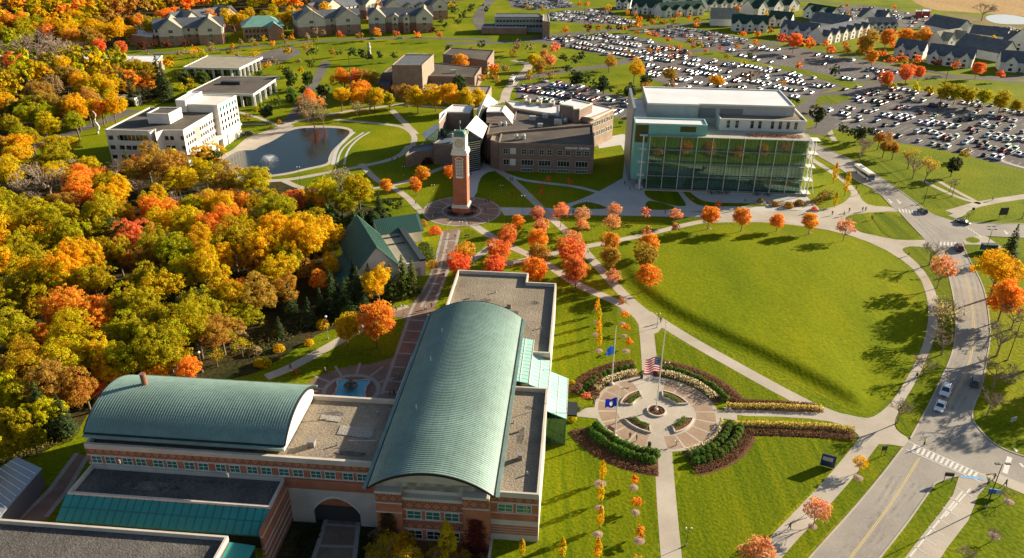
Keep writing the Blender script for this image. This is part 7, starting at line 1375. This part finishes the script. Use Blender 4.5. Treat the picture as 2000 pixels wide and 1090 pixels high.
P = np.c_[r*np.cos(a), r*np.sin(a), np.maximum(z, .02)]; link('spray', leafmesh('spray', P, rs.normal(size=P.shape), .06*rs.uniform(.6, 1.4, n_), rs.rand(n_), spray), t, kind='stuff'); b = MB(); b.lathe([(.5,-.1),(.5,.15),(0,.2)], 0, 0, 12); b.obj('nozzle', dark, t)
# people --------------------------------------------------------------
def skinned(name, joints, edges, m, sub=1):
    me = bpy.data.meshes.new(name); me.from_pydata([j[:3] for j in joints], edges, []); o = bpy.data.objects.new(name, me); COL.objects.link(o); md = o.modifiers.new('s', 'SKIN'); ss = o.modifiers.new('u', 'SUBSURF'); ss.levels = sub; ss.render_levels = sub
    for i, v in enumerate(me.skin_vertices[0].data): v.radius = (joints[i][3], joints[i][4] if len(joints[i]) > 4 else joints[i][3]); v.use_root = (i == 0)
    bpy.context.view_layer.update(); dg = bpy.context.evaluated_depsgraph_get(); r_ = bpy.data.meshes.new_from_object(o.evaluated_get(dg)); r_.name = name; r_.materials.clear(); r_.materials.append(m); bpy.data.objects.remove(o)
    r_.polygons.foreach_set('use_smooth', [True]*len(r_.polygons)); return r_
PEO = []
for (st, ar, bend) in ((.26, .22, 0), (.02, .03, 0), (.34, .3, .04)):
    hip = .93; J = [(0,0,hip,.13,.10),(0,-bend,1.15,.12,.09),(0,-bend*1.5,1.38,.16,.09),(0,-bend*1.6,1.50,.055),(0,-bend*1.8-.01,1.60,.085,.10),(0,-bend*1.8-.01,1.71,.08,.09)]; E = [(0,1),(1,2),(2,3),(3,4),(4,5)]
    for s_ in (-1, 1):
        k = len(J); J += [(s_*.19,0,1.42,.055),(s_*.25,ar*s_*.5,1.16,.045),(s_*.25,ar*s_-.06,.93,.032),(s_*.25,ar*s_-.08,.85,.04,.02)]; E += [(2,k),(k,k+1),(k+1,k+2),(k+2,k+3)]
        k = len(J); J += [(s_*.1,0,.86,.095),(s_*.1,-st*s_*.55,.49,.06),(s_*.1,-st*s_+(.05 if s_*st < 0 else 0),.10,.042),(s_*.1,-st*s_-.14,.04,.035,.03)]; E += [(0,k),(k,k+1),(k+1,k+2),(k+2,k+3)]
    body = skinned('body', J, E, skin); JT = [J[0][:3]+(.16,.125),J[1][:3]+(.15,.115),J[2][:3]+(.19,.115),J[3][:2]+(1.47,.07)]; ET = [(0,1),(1,2),(2,3)]; JL = [J[0][:3]+(.15,.12)]; EL = []
    for k in (6, 14):
        a = len(JT); JT += [J[k][:3]+(.07,),J[k+1][:3]+(.06,),J[k+2][:3]+(.048,)]; ET += [(2,a),(a,a+1),(a+1,a+2)]; a = len(JL); JL += [J[k+4][:3]+(.115,),J[k+5][:3]+(.08,),J[k+6][:3]+(.065,)]; EL += [(0,a),(a,a+1),(a+1,a+2)]
    top_ = skinned('jacket', JT, ET, cloth); leg_ = skinned('trousers', JL, EL, cloth); y_ = -bend*1.8; hr_ = skinned('hair', [(0,y_+.01,1.74,.09,.095),(0,y_+.045,1.66,.085,.09)], [(0,1)], hairm); pk = skinned('backpack', [(0,.17,1.2,.13,.08),(0,.17,1.4,.12,.08)], [(0,1)], cloth); PEO.append((body, top_, leg_, hr_, pk))
CL = [('black', (.02,.02,.022)), ('navy', (.02,.03,.08)), ('grey', (.12,.12,.12)), ('dark red', (.16,.02,.02)), ('white', (.5,.5,.5)), ('dark green', (.03,.07,.04)), ('brown', (.10,.06,.04)), ('light blue', (.15,.25,.4))]
PL = """1230,857,s 1243,862,s 1159,792,w 1290,631,w 1541,1035,w 1575,1009,w 1929,948,w 1940,938,w 1962,951,w 1774,500,w 1798,526,w 1789,740,w 1831,596,w 1625,421,w 1648,422,w 1658,415,w 1684,413,s 1690,413,s 1703,430,w 1230,373,s 1148,495,w
889,465,w 872,493,w 874,512,w 866,518,w 867,543,w 794,582,w 769,609,w 774,609,w 831,608,w 843,602,w 772,740,w 777,740,w 762,773,w 770,773,w 568,722,w 636,730,w 835,407,s 852,419,w 916,440,w 953,436,w 948,414,w 949,396,s 955,396,s 997,354,w 1001,354,w 916,362,w 917,351,w 924,333,w 920,343,w 766,315,w 777,314,w 1220,361,s 1299,418,w 1672,370,w 1676,381,w
1938,392,w 933,405,s 901,352,w 812,400,w 845,430,w 1119,418,w 1455,395,w 1370,372,s""".split()
rp = random.Random(4); PI_ = []
for q in PL: x, y, k = q.split(','); p = G(float(x), float(y)); c = rp.choice(CL); c2 = rp.choice(CL[:3]); PI_.append([p.x, p.y, k, c, c2])
yv = G(1804, 871); PI_.append([yv.x, yv.y, 's', ('hi-vis yellow', (.55,.75,.03)), CL[0]])
for it, lb in zip(PI_, rank_label(PI_, lambda it: 'person in %s jacket and %s trousers, {rank} such to the {place}' % (it[3][0], it[4][0]), lambda it: (it[3][0], it[4][0]))):
    k = 1 if it[2] == 's' else rp.choice((0, 2)); o = thing('person', lb, 'person', (it[0], it[1], .06), rp.choice((0, 3.14, .5, -2.6, 1.5, -1.6))+rp.gauss(0, .3), 'people walking about the campus'); s_ = rp.uniform(.96, 1.06); o.scale = (s_, s_, s_); link('body', PEO[k][0], o); link('jacket', PEO[k][1], o, col=it[3][1]); link('trousers', PEO[k][2], o, col=it[4][1]); link('hair', PEO[k][3], o)
    if rp.random() < .4: link('backpack', PEO[k][4], o, col=rp.choice(CL)[1])
b = MB(); quad(b, [(1874,929),(1900,930),(1923,934),(1921,939),(1900,936),(1876,933)], .066); b.obj('blue_paving_paint', mat('blue_chalk_paint', (.16,.30,.48), .8, noise=(1.5,.3,4)), kind='structure')
